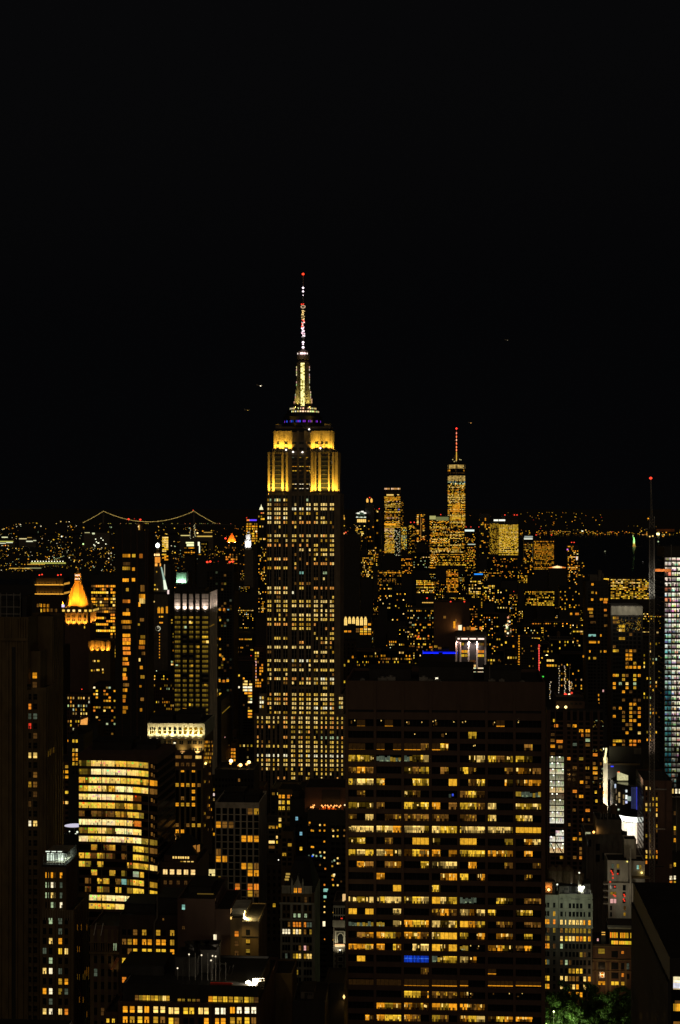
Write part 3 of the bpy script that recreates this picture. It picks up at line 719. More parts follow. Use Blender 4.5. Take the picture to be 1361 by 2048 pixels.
    for i in range(11):
        m = MB(); q = r2.choice([.15, .35, .6, 1, 1.1]); s = (xb-xa-1)/11
        m.face([(x, 4.5, z2+1.3), (x+s*.8, 4.5, z2+1.3), (x+s*.8, 4.5, zt-.5*r2.random()), (x, 4.5, zt-.3)], M['lit'], (.85*q, 1.0*q, .8*q)); b.part('window', m); x += s
    m = MB(); m.box(xa+3, xb-3, 5, 16, zt+.3, zt+.5, M['dark']); m.box(xa+.8, xa+9, 4.6, 15, zt+.51, zt+.7, M['steel']); b.part('terrace_canopy', m)
    for px in (96, 108, 120): m = MB(); m.box(X(px, 3)-.8, X(px, 3)+.8, 2.8, 3.3, zt+.6, zt+.85, M['lamp'], (1, 1.1, .9)); b.part('terrace_lamp', m)
    b.light((xa+5, 9, zt), (xa+7, 9, z2+1), 2500, (.8, 1, .8), 150); b.finish()

    # curved glass office full of light
    b = Bld('glass_office', 'curved glass office block with bright yellow ribbon floors, nearly every floor lit', 'office building', 158, 315, 1518, 720, 34, vb=1830, ref='the bright curved glass office')
    X, Z = b.X, b.Z; rng = R_(21)
    P0 = [(X(158), 0.0), (X(206, -.2), -.2), (X(246, -1), -1.0), (X(276, -2.6), -2.6), (X(298, -5), -5.0), (X(315, -7.5), -7.5)]
    back = [(P0[-1][0]+1.5, 30), (0, 34)]
    ztop = Z(1518, 20)
    inset = [(x, y+.45) for x, y in P0]
    b.glaz.loft(inset+back, 0, inset+back, Z(1826, 20)-2, M['glass'], cap=False)
    b.glaz.loft(inset+back, 0, inset+back, ztop-1, M['glass'], cap=True)
    pitch = 17.0
    ys = [1480+(r+2)/4.39 for r in (205+i*0 for i in range(1))]
    rows = []
    seg = list(zip(P0[:-1], P0[1:]))
    spans = [0]; 
    for (xa, ya), (xb, yb) in seg: spans.append(spans[-1]+math.hypot(xb-xa, yb-ya))
    tot = spans[-1]
    def at(u, out):
        for k in range(len(seg)):
            if u <= spans[k+1]+1e-6:
                (xa, ya), (xb, yb) = seg[k]; t = (u-spans[k])/(spans[k+1]-spans[k]); L = spans[k+1]-spans[k]
                return xa+(xb-xa)*t+(yb-ya)/L*out, ya+(yb-ya)*t-(xb-xa)/L*out
        return P0[-1]
    fac = lambda u, z, o: (*at(u, o-.45), z)
    LV = ['qwwyyk', 'qWWWwy', 'awwwyya', 'awwaWWyw', 'wWWWwwo.', 'yyyyqaa.', 'd.ddddaayyk.', 'WWWWwwo.', 'qywkWWw.', 'WwwWWwWk', '..a.da.d.yyq', 'aadadd.d.yyq', 'yq.a....aaaa', '..a..a.q.ga.', '.d.aa.dtqyy.', '.d.ad.a.qyy.', 'wWwWWWw.', 'yyyywyy.']
    dark_end = {2: 'a', 3: 'd', 9: 'q', 10: 'd', 12: 'w', 14: 'k', 15: 'y', 16: 'w'}
    gaps = [.28*tot, .58*tot]
    umain = spans[4]
    for i, s in enumerate(LV):
        YG = {'w': (1.2, .8, .18), 'W': (1.3, 1.0, .4), 'y': (1.05, .64, .06), 'a': (1.0, .52, .04), 'k': (.55, .34, .04)}; zc_ = Z(1480+(207+73.8*i)/4.39, 18); h0, h1 = zc_-1.35, zc_+1.25
        n = len(s)
        for j, k in enumerate(s):
            if k == '.': continue
            ua, ub = umain*j/n, umain*(j+1)/n
            u = ua; cs = []
            while u < ub-.1:
                w = min(ub-u, rng.choice([.7, 1.1, 1.6, 2.4])); base = YG.get(k, PAL[k]); f = rng.choice([.8, .95, 1, 1.1]) if k in 'wWy' else rng.choice([.12, .5, .85, 1.0])
                hh = 1
                cs.append(((u-ua)/(ub-ua), (u+w-.06-ua)/(ub-ua), 0, hh*.55, tuple(v*f*rng.uniform(.7, 1) for v in base))); cs.append(((u-ua)/(ub-ua), (u+w-.06-ua)/(ub-ua), .56*hh, hh, tuple(v*f for v in base)))
                if rng.random() < .5: h_ = rng.uniform(.4, .75); cs.append(((u+w*.2-ua)/(ub-ua), (u+w*.6-ua)/(ub-ua), h_, min(1, h_+.3), tuple(v*rng.choice([1.3, .3]) for v in base)))
                if rng.random() < .35: cs.append(((u-ua)/(ub-ua), min(1, (u+.4-ua)/(ub-ua)), .05, .4, tuple(v*.1 for v in base)))
                u += w
            b.win(fac, ua+.03, ub-.03, h0, h1, cs, .1)
        if i in dark_end: b.win(fac, umain+.4, tot-.3, h0, h1, [(0, .55, 0, 1, PAL[dark_end[i]]), (.58, 1, .1, 1, tuple(v*.7 for v in PAL[dark_end[i]]))], .1)
        elif rng.random() < .7: b.win(fac, umain+1, tot-1.5, h0, h1, [(0, .4, .2, .8, PAL['d']), (.6, .9, 0, .6, PAL['D'])], .1)
    for i in range(-1, 30):
        zc_ = Z(1480+(207+73.8*(i+.5))/4.39, 18); t = 3.9 if i == -1 else .66; q = inset+back; ex = [(x, y-.5) for x, y in P0]
        if zc_-1 < 2: break
        m_ = b.wall; up = zc_+(.65 if i > -1 else 2.6)
        m_.loft(P0+[(back[0][0]+.2, 30.2), (-.2, 34.2)], zc_-.62, P0+[(back[0][0]+.2, 30.2), (-.2, 34.2)], up, M['brown'], bottom=True)
    for g in (gaps[0]*.98, gaps[1], umain): x, y = at(g, .1); b.wall.box(x-.14, x+.14, y-.12, y+.3, 3, ztop, M['steel'])
    rf = MB(); rf.face([(*p, ztop+.6) for p in P0+back], M['roof']); b.part('roof', rf)
    bulkhead(b, 4, 22, 10, 26, ztop+.6, 5.5, 'dark'); bulkhead(b, 24, 33, 12, 24, ztop+.6, 4.4, 'dark')
    m = MB(); m.lathe(b.X(276, 9), 9, [(1.2, ztop+.6), (1.2, ztop+2.2), (.01, ztop+2.4)], 10, M['steel']); b.part('roof_vent', m)
    m = MB(); x = b.X(279, 8); m.box(x-2, x+2, 8.2, 9.0, ztop+.9, ztop+1.15, M['lamp'], (.5, .42, .06)); b.part('roof_lamp', m)
    b.finish()

def near_middle():
    # building with two rows of bright windows at the bottom edge
    b = Bld('loft_building', 'low loft building with a row of glaring windows under a roof full of plant', 'loft building', 236, 520, 1979, 520, 38, vb=2048, ref='the low loft building with glaring windows')
    X, Z = b.X, b.Z; W = b.wall; rng = R_(7)
    b.shell(0, b.w, 0, 38, 0, Z(2007, 20), 'brick', .3)
    b.shell(1.2, b.w-.8, 2.5, 37, Z(2007, 20)+.01, b.h, 'dark', .8)
    hi = [251, 265, 280.5, 294, 312, 326, 342.6, 354, 372, 384, 402, 413.5, 434, 447, 465.5, 479, 494.6, 508]
    hk = 'aawawwwwyywwWWaWWW'
    for row, ks in ((2018.5, hk), (2039, 'akyakdyd...aaakkyd'), (2059, 'aakdkaaykadkakkadk')):
        for px, k in zip(hi, ks):
            py = row+(px-250)*.008+(2 if 338 < px < 450 else 0); u, z = X(px), Z(py, X(px))
            b.glaz.face([(u-.75, -.03, z-1.05), (u+.75, -.03, z-1.05), (u+.75, -.03, z+1.05), (u-.75, -.03, z+1.05)], M['glass'])
            W.box(u-.95, u+.95, -.25, 0, z-1.3, z-1.06, M['tan'])
            if k == '.': continue
            c = tuple(v*1.25 for v in PAL[k]); b.sash('front', u, z, 1.45, 2.0, c)
    for px in (240, 258, 272, 303, 334, 363, 393, 424, 429, 456, 487, 515): W.box(X(px)-.35, X(px)+.35, -.3, 0, 0, Z(2007, 20)-.4, M['brick'])
    for px, k in zip([266, 274, 282, 289, 297, 305, 313, 321, 329, 336], '.dqkykyqwk'):
        if k != '.': b.sash('front', X(px, 2.4), Z(1996, 10, 2.4), 1.1, 1.6, PAL[k], out=-2.44)
    for px, k in zip([421.5, 430.5, 441, 451, 462, 473, 482, 493.5, 503.5, 513], 'aykykyqyqD'): b.sash('front', X(px, 2.4), Z(1998.5, 30, 2.4), 1.35, 1.9, PAL[k], out=-2.44)
    for px, k in zip([359, 367, 379, 388, 397], 'kqqqd'): b.sash('front', X(px, 2.4), Z(2001, 20, 2.4), 1.0, 1.1, PAL[k], out=-2.44)
    W.box(X(418), X(424), -.5, -.1, 0, Z(2008, 30), M['tan'])
    z = b.h+.1
    bulkhead(b, X(350, 14), X(395, 14), 14, 26, z, 6, 'dark'); bulkhead(b, X(246, 16), X(330, 16), 14, 30, z, 3, 'dark'); bulkhead(b, X(400, 16), X(430, 16), 18, 30, z, 7.5, 'dark')
    for px in (385, 405, 425): m = MB(); m.lathe(X(px, 22), 22, [(2.6, z+3), (2.6, z+8), (2.2, z+8.2), (2.2, z+9), (2.7, z+9.2)], 14, M['dark']); m.box(X(px, 22)-2, X(px, 22)+2, 20, 24, z, z+3, M['dark']); b.part('cooling_tower', m)
    m = MB()
    for px, h1 in ((366, 7), (391, 9), (416, 9), (440, 8), (452, 6)):
        m.bar((X(px, 10), 10, z), (X(px, 10), 10, z+h1), .13, M['steel' if px in (391, 416) else 'dark'])  # unlit poles given a dark colour, only two left bright as lit
    for i in range(4): px = 440+i*8; m.bar((X(px, 16), 16, z+.2), (X(px+rng.uniform(3, 6), 16), 16, z+rng.uniform(2, 5)), .12, M['dark'])
    m.bar((X(366, 10), 10, z+5.5), (X(452, 10), 10, z+5.5), .12, M['dark']); b.part('roof_frame', m)
    for px, py in ((379, 1908), (404, 1909), (426, 1910), (423, 1919), (432, 1911), (356, 1936)):
        m = MB(); x, zz = X(px, 10), Z(py, 20, 10); m.lathe(x, 9.6, [(.01, zz-.3), (.32, zz), (0, zz+.35)], 8, M['lamp'], (1.3, 1.1, .75)); m.bar((x, 10, z), (x, 9.9, zz), .08, M['steel']); b.part('roof_lamp', m)
    m = MB(); m.box(X(421, 4), X(465, 4), 3.8, 4.0, z+.3, z+1.0, M['red']); b.part('red_roof_panel', m)
    m = MB(); m.box(X(421, 4), X(465, 4), 4.0, 4.2, z+1.0, z+1.1, M['lamp'], (.12, .004, .002)); b.part('red_strip_light', m)
    # glaring work light and the white scaffold it lights
    m = MB(); x, zz = X(497, 8), Z(1966, 40, 8); m.bar((x, 8, z), (x, 8, zz-.6), .12, M['steel']); m.lathe(x, 8, [(.01, zz-1.0), (.95, zz-.3), (.95, zz+.4), (0, zz+1.0)], 12, M['lamp'], (5, 4.4, 3.2)); wl = b.part('work_light', m)
    m = MB(); y0 = 7.6
    for i in range(7):
        px = 507+i*3.6; m.bar((X(px, y0), y0, z-.5), (X(px, y0), y0, Z(1956+rng.uniform(0, 6), 40, y0)), .11, M['white'])
    for i in range(5): py = 1957+i*5.2; m.bar((X(507, y0), y0, Z(py, 40, y0)), (X(529, y0), y0, Z(py-1, 40, y0)), .11, M['white'])
    for i in range(9): px = 507+rng.uniform(0, 17); py = 1958+rng.uniform(0, 18); m.bar((X(px, y0), y0, Z(py, 40, y0)), (X(px+5, y0), y0+.5, Z(py+6, 40, y0)), .12, M['white'])
    b.part('scaffold', m)
    pl = bpy.data.lights.new('work_light_beam', 'POINT'); pl.energy = 9000; pl.color = (1, .85, .6); pl.shadow_soft_size = .4
    o = bpy.data.objects.new('work_light_beam', pl); COL.objects.link(o); o.parent = wl; o.location = (x+1.5, 6.2, zz+.3)
    b.finish()
    block('annex_block', 'small low annex with two square lit windows at the very bottom, beside the loft building', 'building', 208, 235.5, 2030, 521, 20, 'brick', 2041, 20, 3, [216.5, 227.5], 5.6, 8, from_rows(['yy', 'ak', 'dk'], R_(2)), vb=2048, ref='the low annex')

    # brick building with square lit windows and a tall flue pipe
    b = block('brick_building', 'dark brick building with rows of square amber windows and a tall bent flue pipe', 'brick building', 239, 355, 1836, 590, 30, 'darkbrick', 1865, 19.1, 10, [249, 260, 271, 289, 300, 317, 328, 345], 8, 11,
              from_rows(['..dk.k.k', 'dkaaaaak', '.dyyyyya', 'ykD.....', '.kkwwk..', 'ooDoo...', '.D......', 'dd......'], R_(3)), vb=1975, ref='the brick building with the flue pipe', roofs=((.02, .55, 3, 'dark'), (.6, .98, 5.5, 'dark')), out=.15, fin=False)
    m = MB(); X, Z = b.X, b.Z; pts = [(315, 1790), (315, 1834), (309, 1845), (308, 1985)]
    for (p0, y0), (p1, y1) in zip(pts[:-1], pts[1:]): m.bar((X(p0, -1), -1, Z(y0, 15)), (X(p1, -1), -1, Z(y1, 15)), .33, M['grey'], n=8)
    b.part('flue_pipe', m); b.finish()
    b = block('terracotta_building', 'dim terracotta building with balustrade and pale columns, beside the brick building with the flue', 'building', 181, 238, 1857, 592, 24, 'brown', 1893, 26, 7, [192, 206, 220, 231], 6.5, 15, from_rows(['...g', '....', 'G...', '....', '....', '.D.D', '..d.'], R_(3)), vb=2048, ref='the dim terracotta building', fin=False, pier_mat='tan')
    m = MB(); z = b.Z(1893, 5); m.box(-.3, b.w+.3, -.9, .1, b.Z(1907, 5), b.Z(1903, 5), M['tan']); m.box(-.3, b.w+.3, -.9, -.7, b.Z(1885, 5), b.Z(1883, 5), M['tan'])
    for i in range(12): x = b.w*(i+.5)/12; m.lathe(x, -.8, [(.12, b.Z(1903, 5)), (.28, b.Z(1899, 5)), (.12, b.Z(1886, 5)), (.2, b.Z(1885, 5))], 8, M['tan'])
    b.part('balustrade', m)
    for px in (188, 202): m = MB(); m.bar((b.X(px, -2.5), -2.5, b.h-2), (b.X(px+5, 0), 0, b.h+2), .2, M['steel']); b.part('roof_strut', m)
    m = MB(); x = b.X(222, -1); z = b.Z(1936, 8)
    for i in range(4): m.bar((x+i*.35, -2, z), (x+2.2+i*.35, -.3, z+4), .14, M['orange'])
    b.part('flag_pole', m); b.light((x+1, -3, z-4), (x+1.5, -1, z+2), 500, (1, .6, .2), 60); b.finish()

    # blank brown slab with two white windows, and its floodlit wing
    b = Bld('blank_wall_building', 'blank dark brown slab with two stacked white windows and a floodlit yellow roof pen', 'building', 355.5, 519, 1802, 580, 34, vb=1960, ref='the blank slab with the floodlit roof pen')
    X, Z = b.X, b.Z; W = b.wall
    b.shell(X(355.5), X(430), 0, 34, 0, Z(1802, 8), 'brown', .8); b.shell(X(430)+.01, X(461), .8, 30, 0, Z(1822, 15), 'brown', .5)
    b.shell(X(461)+.02, X(485), .4, 28, 0, Z(1838, 20), 'tan', .3); b.shell(X(485)+.03, X(518), -.8, 26, 0, Z(1843, 20), 'tan', .4)
    for px, py, k, w, h in ((367.5, 1815, 't', 6, 10), (430.6, 1875, 'W', 6, 13), (430.6, 1895, 'W', 6, 13), (367.5, 1856, 'D', 5, 6), (327, 1840, 'd', 3, 4)):
        u, z = X(px), Z(py, 10); b.sash('front', u, z, w*580/F, h*580/F, tuple(v*1.1 for v in PAL[k]), out=.05)
    for px in (340, 345): pass
    for r, ks in enumerate(('o', 'D', 'D', 'd')):
        u, z = X(473.5), Z(1868+19.4*r, 20); b.glaz.face([(u-.75, .36, z-1), (u+.75, .36, z-1), (u+.75, .36, z+1), (u-.75, .36, z+1)], M['glass']); b.sash('front', u, z, 1.4, 1.9, PAL[ks], out=-.33)
    for r, ks in enumerate(('', 'k', 'q', 'q', 'd')):
        u, z = X(497), Z(1863+19.3*r, 20); b.glaz.face([(u-.75, -.84, z-1), (u+.75, -.84, z-1), (u+.75, -.84, z+1), (u-.75, -.84, z+1)], M['glass'])
        if ks: b.sash('front', u, z+.3, 1.4, 1.3, PAL[ks], out=.87)
    W.box(X(484), X(518.5), -1.05, -.8, Z(1872.6, 20), Z(1871, 20), M['dark'])
    m = MB(); zr = Z(1838, 20); m.box(X(462), X(486), 4, 16, zr, Z(1820, 20, 4), M['pale']); m.box(X(462)-.3, X(492), 3.4, 16.3, Z(1820, 20, 4), Z(1819, 20, 4)+.5, M['pale']); b.part('roof_bulkhead', m)
    m = MB(); m.box(X(489, 14), X(519, 14), 13.6, 14, Z(1844, 20), Z(1826, 20, 14), M['pale']); m.box(X(518), X(518)+.3, 0, 14, Z(1844, 20), Z(1835, 20, 7), M['pale']); b.part('roof_screen', m)
    m = MB(); x, z = X(490, 3), Z(1836.5, 20, 3); m.bar((x, 3, zr-1), (x, 3, z-.5), .12, M['steel']); m.lathe(x, 3, [(.01, z-.8), (.7, z-.3), (.7, z+.3), (0, z+.8)], 12, M['lamp'], (5, 4, 2)); fl = b.part('floodlight', m)
    pl = bpy.data.lights.new('flood_beam', 'POINT'); pl.energy = 6500; pl.color = (1, .72, .25); pl.shadow_soft_size = .3
    o = bpy.data.objects.new('flood_beam', pl); COL.objects.link(o); o.parent = fl; o.location = (x+.6, 4.2, z+.6)
    b.light((x, -7, z+2), (x+2, -.8, z-14), 2600, (1, .66, .2), 85)
    m = MB(); x = X(462.5, -.2); z = Z(1836, 20); m.lathe(x, -.2, [(.01, z-.6), (.35, z), (0, z+.7)], 8, M['lamp'], (1.2, .75, .2)); b.part('roof_lamp', m)
    m = MB(); x = X(411, 8); z = Z(1789, 10, 8); m.box(x-3, x+3, 8, 8.4, z, z+.3, M['lamp'], (.10, .06, .01)); b.part('roof_lamp', m)
    bulkhead(b, X(380, 14), X(425, 14), 12, 28, Z(1802, 8), 2.2, 'dark')
    b.finish()

    # pale gridded slab
    g = ['.......', '..a....', '.......', '.......', '....aaa', '.......', 'd......', 'aa.....', '....aad', '.....aa', 'k......', '...R.oo', 'aay..kd', '.......', '.......']
    g[2] = 'add....'; g[1] = '.....dk'
    g = [r.replace('R', 'o') for r in g]
    g2 = ['.....dk', '.......', 'add....', '.......', '....aaa', '.......', 'd......', 'aa.....', '....akd', '.....aa', 'k......', '...o.oo', 'aaa..kd', '.......', '.......', '.......']
    b = block('gridded_slab', 'grey slab office with a pale grid of mullions and a few orange windows', 'office building', 431, 519, 1609, 800, 33, 'white', 1622, 13.7, 24, [437.7, 450.3, 463, 475.7, 488.4, 501, 513.5], 9.5, 12.3, from_rows(g2, R_(9)), vb=1825, ref='the grey slab with the pale grid',
              roofs=((.15, .6, 4.5, 'dark'), (.62, .95, 3, 'dark')), out=.9, gain=.95, pier_mat='white', fin=False)
    m = MB()
    for px, py in ((471, 1779), (497, 1779)): x, z = b.X(px), b.Z(py, 10); m.box(x-.35, x+.35, -.1, -.08, z-.3, z+.4, M['lamp'], (2.2, .1, .03))
    b.part('red_lamp', m); b.finish()
    # mansard-roofed building
    b = Bld('mansard_building', 'dark building under a steep pyramid roof with a row of five bright arched windows', 'building', 320, 398, 1728, 715, 30, vb=1785, ref='the dark building with the steep pyramid roof')
    X, Z = b.X, b.Z
    b.shell(0, b.w, 0, 30, 0, b.h, 'brown', .7); zc_ = Z(1712, 8, 4)
    b.shell(X(328, 4), X(393, 4), 4, 28, b.h+.01, zc_, 'brown', .3)
    m = MB(); a, e = X(330, 5), X(394, 5); m.loft([(a, 5), (e, 5), (e, 27), (a, 27)], zc_+.05, [(X(366, 14), 14), (X(374, 14), 14), (X(374, 14), 18), (X(366, 14), 18)], Z(1668, 8, 15), M['roof']); b.part('pyramid_roof', m)
    for px in (347.5, 352.5, 358, 362.5, 367, 372, 377): b.sash('front', X(px, 4), Z(1710.5, 8, 4)-1.0, .75, .95, PAL['w'], True, out=-3.9)
    for px, k in zip((363.5, 370, 377.5, 385), 'kwww'): b.sash('front', X(px, 3.9), Z(1725.5, 8, 4), 1.1, 1.6, PAL[k], out=-3.9)
    for px in (331, 344.7, 358.6, 372.6, 386.5): b.sash('front', X(px), Z(1744, 8), 1.9, 2.2, (1.25, .8, .3))
    for px in (331, 342, 357, 372, 387): b.sash('front', X(px), Z(1765, 8), 1.3, 1.7, PAL['D'])
    for px in (324, 337.5, 351.5, 365.5, 379.5, 393): b.wall.box(X(px)-.4, X(px)+.4, -.4, 0, 0, b.h, M['brown'])
    for y in (1733, 1752, 1758): b.wall.box(-.3, b.w+.3, -.6, 0, Z(y+1.4, 8), Z(y, 8), M['tan'])
    for k, px in enumerate((387, 395)):      # lit skylights on the flank of the roof
        m = MB(); x0, z0 = X(px, 11), Z(1700-k*1, 8, 11)
        for i in range(5): m.box(x0+i*.28, x0+i*.28+.16, 10.0-.02*i, 10.1, z0-1+.1*i, z0+2.2+.1*i, M['lamp'], (.5, .2, .03))
        b.part('skylight', m)
    b.finish()
    m = Bld('billboard_building', 'low dark building with one large pale lit window, beside the grey gridded slab', 'building', 400, 433, 1727, 850, 20, vb=1782, ref='the low building with one large pale window')
    m.shell(0, m.w, 0, 20, 0, m.h, 'dark'); m.sash('front', m.X(422.8), m.Z(1747, 8), 4.2, 4.4, (1.15, .9, .35)); m.sash('front', m.X(422), m.Z(1778, 8), 3.6, 2, PAL['d']); m.finish()

    # gothic tower with dormer
    b = Bld('gothic_tower', 'tan gothic office tower with steep slate roof and pointed dormer, three bays of narrow windows', 'office tower', 562, 629, 1785, 690, 28, vb=1985, ref='the gothic tower with the pointed dormer')
    X, Z = b.X, b.Z; W = b.wall; T = M['tan']; q = lambda c: 540+c/6.647; yy = lambda r: 1740+r/6.647
    ze = b.h; b.shell(0, b.w, 0, 28, 0, ze, 'tan', 0); T = M['pale']
    m = MB(); m.loft([(.4, .6), (b.w-.2, .6), (b.w-.2, 27.5), (.4, 27.5)], ze, [(5, 9), (b.w-3, 9), (b.w-3, 19), (5, 19)], Z(1722, 8, 9), M['roof']); b.part('slate_roof', m)
    m = MB(); xa, xb, xm = X(q(296)), X(q(440)), X(q(372)); zd0, zd1, zp = ze-.5, Z(yy(230), 8), Z(yy(78), 8)
    m.face([(xa, -.3, zd0), (xb, -.3, zd0), (xb, -.3, zd1), (xm+1.1, -.3, zp-4), (xm, -.3, zp), (xm-1.1, -.3, zp-4), (xa, -.3, zd1)], T)
    for P_, Q_ in (((xa, zd0), (xa, zd1)), ((xa, zd1), (xm-1.1, zp-4)), ((xm-1.1, zp-4), (xm, zp)), ((xm, zp), (xm+1.1, zp-4)), ((xm+1.1, zp-4), (xb, zd1)), ((xb, zd1), (xb, zd0))): m.face([(P_[0], -.3, P_[1]), (Q_[0], -.3, Q_[1]), (Q_[0], 7, Q_[1]), (P_[0], 7, P_[1])], T)
    for s in (xa, xb): m.box(s-.35, s+.35, -.7, .3, zd0, zd1+2.5, T); m.lathe(s, -.2, [(.4, zd1+2.5), (0, zd1+4.2)], 6, T)
    for x in (xm-1.05, xm, xm+1.05): m.bar((x, -.45, zd0), (x, -.45, zd1+2.5 if x == xm else zd1+1), .12, T)
    m.bar((xa+.4, -.45, zd1), (xm, -.45, zp-1), .18, T); m.bar((xb-.4, -.45, zd1), (xm, -.45, zp-1), .18, T)
    b.part('dormer', m)
    for u, k in ((xm-.95, 'a'), (xm+.95, 'o')): b.sash('front', u, Z(yy(272), 8)+.1, 1.3, 2.0, PAL[k], out=.36)
    for lo, hi in ((160, 275), (445, 565)):
        for i in range(6): x = X(q(lo+(hi-lo)*(i+.5)/6)); W.box(x-.25, x+.25, -.35, .1, ze-.4, ze+2.6, T)
        W.box(X(q(lo)), X(q(hi)), -.45, .2, ze+2.4, ze+2.9, T)
    for r in (440, 655): W.box(-.5, b.w+.4, -.8, 0, Z(yy(r+14), 8), Z(yy(r-8), 8), T)
    bays = [(165, 275), (305, 420), (450, 562)]
    for a, e in ((143, 166), (276, 304), (421, 449), (563, 600)): W.box(X(q(a)), X(q(e)), -.55, 0, 0, Z(yy(440), 8), T)
    def pane(u, z, w, h, k=None):
        b.glaz.face([(u-w/2, -.03, z-h/2), (u+w/2, -.03, z-h/2), (u+w/2, -.03, z+h/2), (u-w/2, -.03, z+h/2)], M['glass'])
        if k and k != '.': b.sash('front', u, z, w*.94, h*.95, PAL[k])
    for r, h, ks in ((392, 75, ['..', '..', 'D.']), (505, 72, ['..', '..', '..']), (605, 52, ['..', 'gg', 'g.'])):
        for (a, e), s in zip(bays, ks):
            for i in range(2): pane(X(q(a+(e-a)*(i+.5)/2)), Z(yy(r), 8), (e-a)/2*.58/6.647*690/F, h/6.647*690/F, s[i])
    seq = {0: ['..d', 'ooo', 'oGG'], 1: ['WWW', 'wWw', 'd.q'], 3: ['...', '..d', 'pD.'], 4: ['.G.', 'qyw', 'kww'], 6: ['...', 'yq.', '...']}
    for r in range(14):
        for bi, (a, e) in enumerate(bays):
            for i in range(3):
                k = seq.get(r, ['...']*3)[bi][i]
                pane(X(q(a+(e-a)*(i+.5)/3)), Z(yy(725 if r == 0 else 820+108*(r-1)), 8), (e-a)/3*.78/6.647*690/F, 66/6.647*690/F, k)
            for i in range(4): W.box(X(q(a+(e-a)*i/3))-.11, X(q(a+(e-a)*i/3))+.11, -.3, 0, 0, Z(yy(690), 8), T)
            if r: W.box(X(q(a)), X(q(e)), -.18, 0, Z(yy(820+108*(r-1)+66), 8), Z(yy(820+108*(r-1)+38), 8), T)
    for k in range(8): W.box(b.w, b.w+.4, .3+3.4*k, 1.5+3.4*k, 0, ze, T)
    m = MB(); x0, z0 = X(570, 3), Z(1753, 8, 4)
    for i in range(3): m.box(x0+.2*i, x0+1.7+.25*i, 3.1+.4*i, 3.2+.4*i, z0-1.6+1.1*i, z0-.8+1.1*i, M['lamp'], (.42, .26, .05))
    b.part('skylight', m)
    b.finish()
    # dark tower with the string-lit terrace
    b = Bld('terrace_block', 'dark windowed slab with a terrace of glowing orange bulbs near its top', 'apartment tower', 616, 696, 1623, 760, 34, vb=1960, ref='the dark slab with the orange bulb terrace')
    X, Z = b.X, b.Z; rng = R_(31); t = lambda c: 540+c/8.006; ty = lambda r: 1540+r/8.006
    b.shell(0, b.w, 0, 34, 0, b.h, 'dark', .9); b.shell(X(610, 8), X(696, 8), 8, 33, b.h-2, Z(1577, 10, 8), 'brown', .5)
    b.wall.box(X(644, 7.5), X(681, 7.5), 7.6, 8, b.h, Z(1580, 10, 8), M['dark'])
    for px, py in ((622.5, 1615), (626, 1613.5), (629, 1611), (627, 1615.5), (644, 1611.3), (646.5, 1613.8), (651, 1611.2), (655.6, 1611.2), (658, 1613.9), (662.5, 1611.2), (667.5, 1613.9), (670, 1611.2), (674, 1611.2), (679, 1613.7), (681.5, 1611), (690, 1609.7)):
        m = MB(); x, z = X(px, 3), Z(py, 10, 3); c = (2.6, .9, .22) if px < 689 else (1.6, 1.2, .6); m.lathe(x, 3, [(.01, z-.42), (.42, z), (0, z+.45)], 8, M['lamp'], c); m.bar((x, 3, z+.4), (x, 3, z+1), .05, M['steel']); b.part('string_bulb', m)
    for i in range(14):
        m = MB(); px = rng.uniform(640, 688); x = X(px, 4); m.box(x-.3, x+.3, 3.6, 4, b.h, b.h+rng.uniform(.6, 1.7), M['orange']); b.part('terrace_chair', m)
    for px in (626, 650, 662, 676): b.light((X(px, 2), 2.2, Z(1611, 10, 3)), (X(px, 3), 5, b.h), 260, (1, .38, .08), 150)
    dots = [(640, 845, 'a'), (628, 880, 'D'), (805, 880, 'w'), (878, 880, 'a'), (670, 970, 'a'), (695, 975, 'k'), (803, 970, 'a'), (876, 970, 'a'), (1018, 970, 'w'), (1005, 950, 'd'), (1090, 960, 'k'), (1195, 960, 'd'), (1018, 1057, 'w'), (1088, 1057, 'y'), (1190, 1050, 'd'), (874, 1145, 'a'), (672, 1233, 'a'), (697, 1236, 'a'), (806, 1318, 'w'), (876, 1318, 'w'), (628, 1375, 'G'), (685, 1380, 'B'), (697, 1362, 'g'), (748, 1378, 'g'), (820, 1378, 't'), (876, 1405, 'w'), (1088, 1408, 'w'), (1035, 1445, 'g'), (1000, 1465, 'G'), (1088, 1492, 'w'), (1118, 1490, 'd'), (1002, 1536, 'k'), (890, 1580, 'o'), (805, 1520, 'd'), (1035, 1670, 'W'), (1000, 1690, 'k'), (1008, 1752, 'o'), (876, 1838, 'o'), (1018, 1840, 'y'), (1088, 1840, 'w'), (890, 1910, 't'), (920, 1912, 't'), (1145, 1780, 'D')]
    zg0, zg1 = 3, b.h-5
    for c in (628, 680, 748, 812, 878, 1010, 1090, 1190): x = X(t(c)); b.glaz.face([(x-.9, -.03, zg0), (x+.9, -.03, zg0), (x+.9, -.03, zg1), (x-.9, -.03, zg1)], M['glass'])
    i = 1
    z = zg1
    while z > 5: b.wall.box(.1, b.w-.1, -.25, 0, z-1.5, z-.2, M['dark']); z -= 2.65
    q2 = lambda c: 540+c/6.647; y2 = lambda r: 1740+r/6.647
    for c, r, k in dots: b.sash('front', X(t(c)), Z(ty(r), 10), .75, .8, PAL[k], True, out=.3)
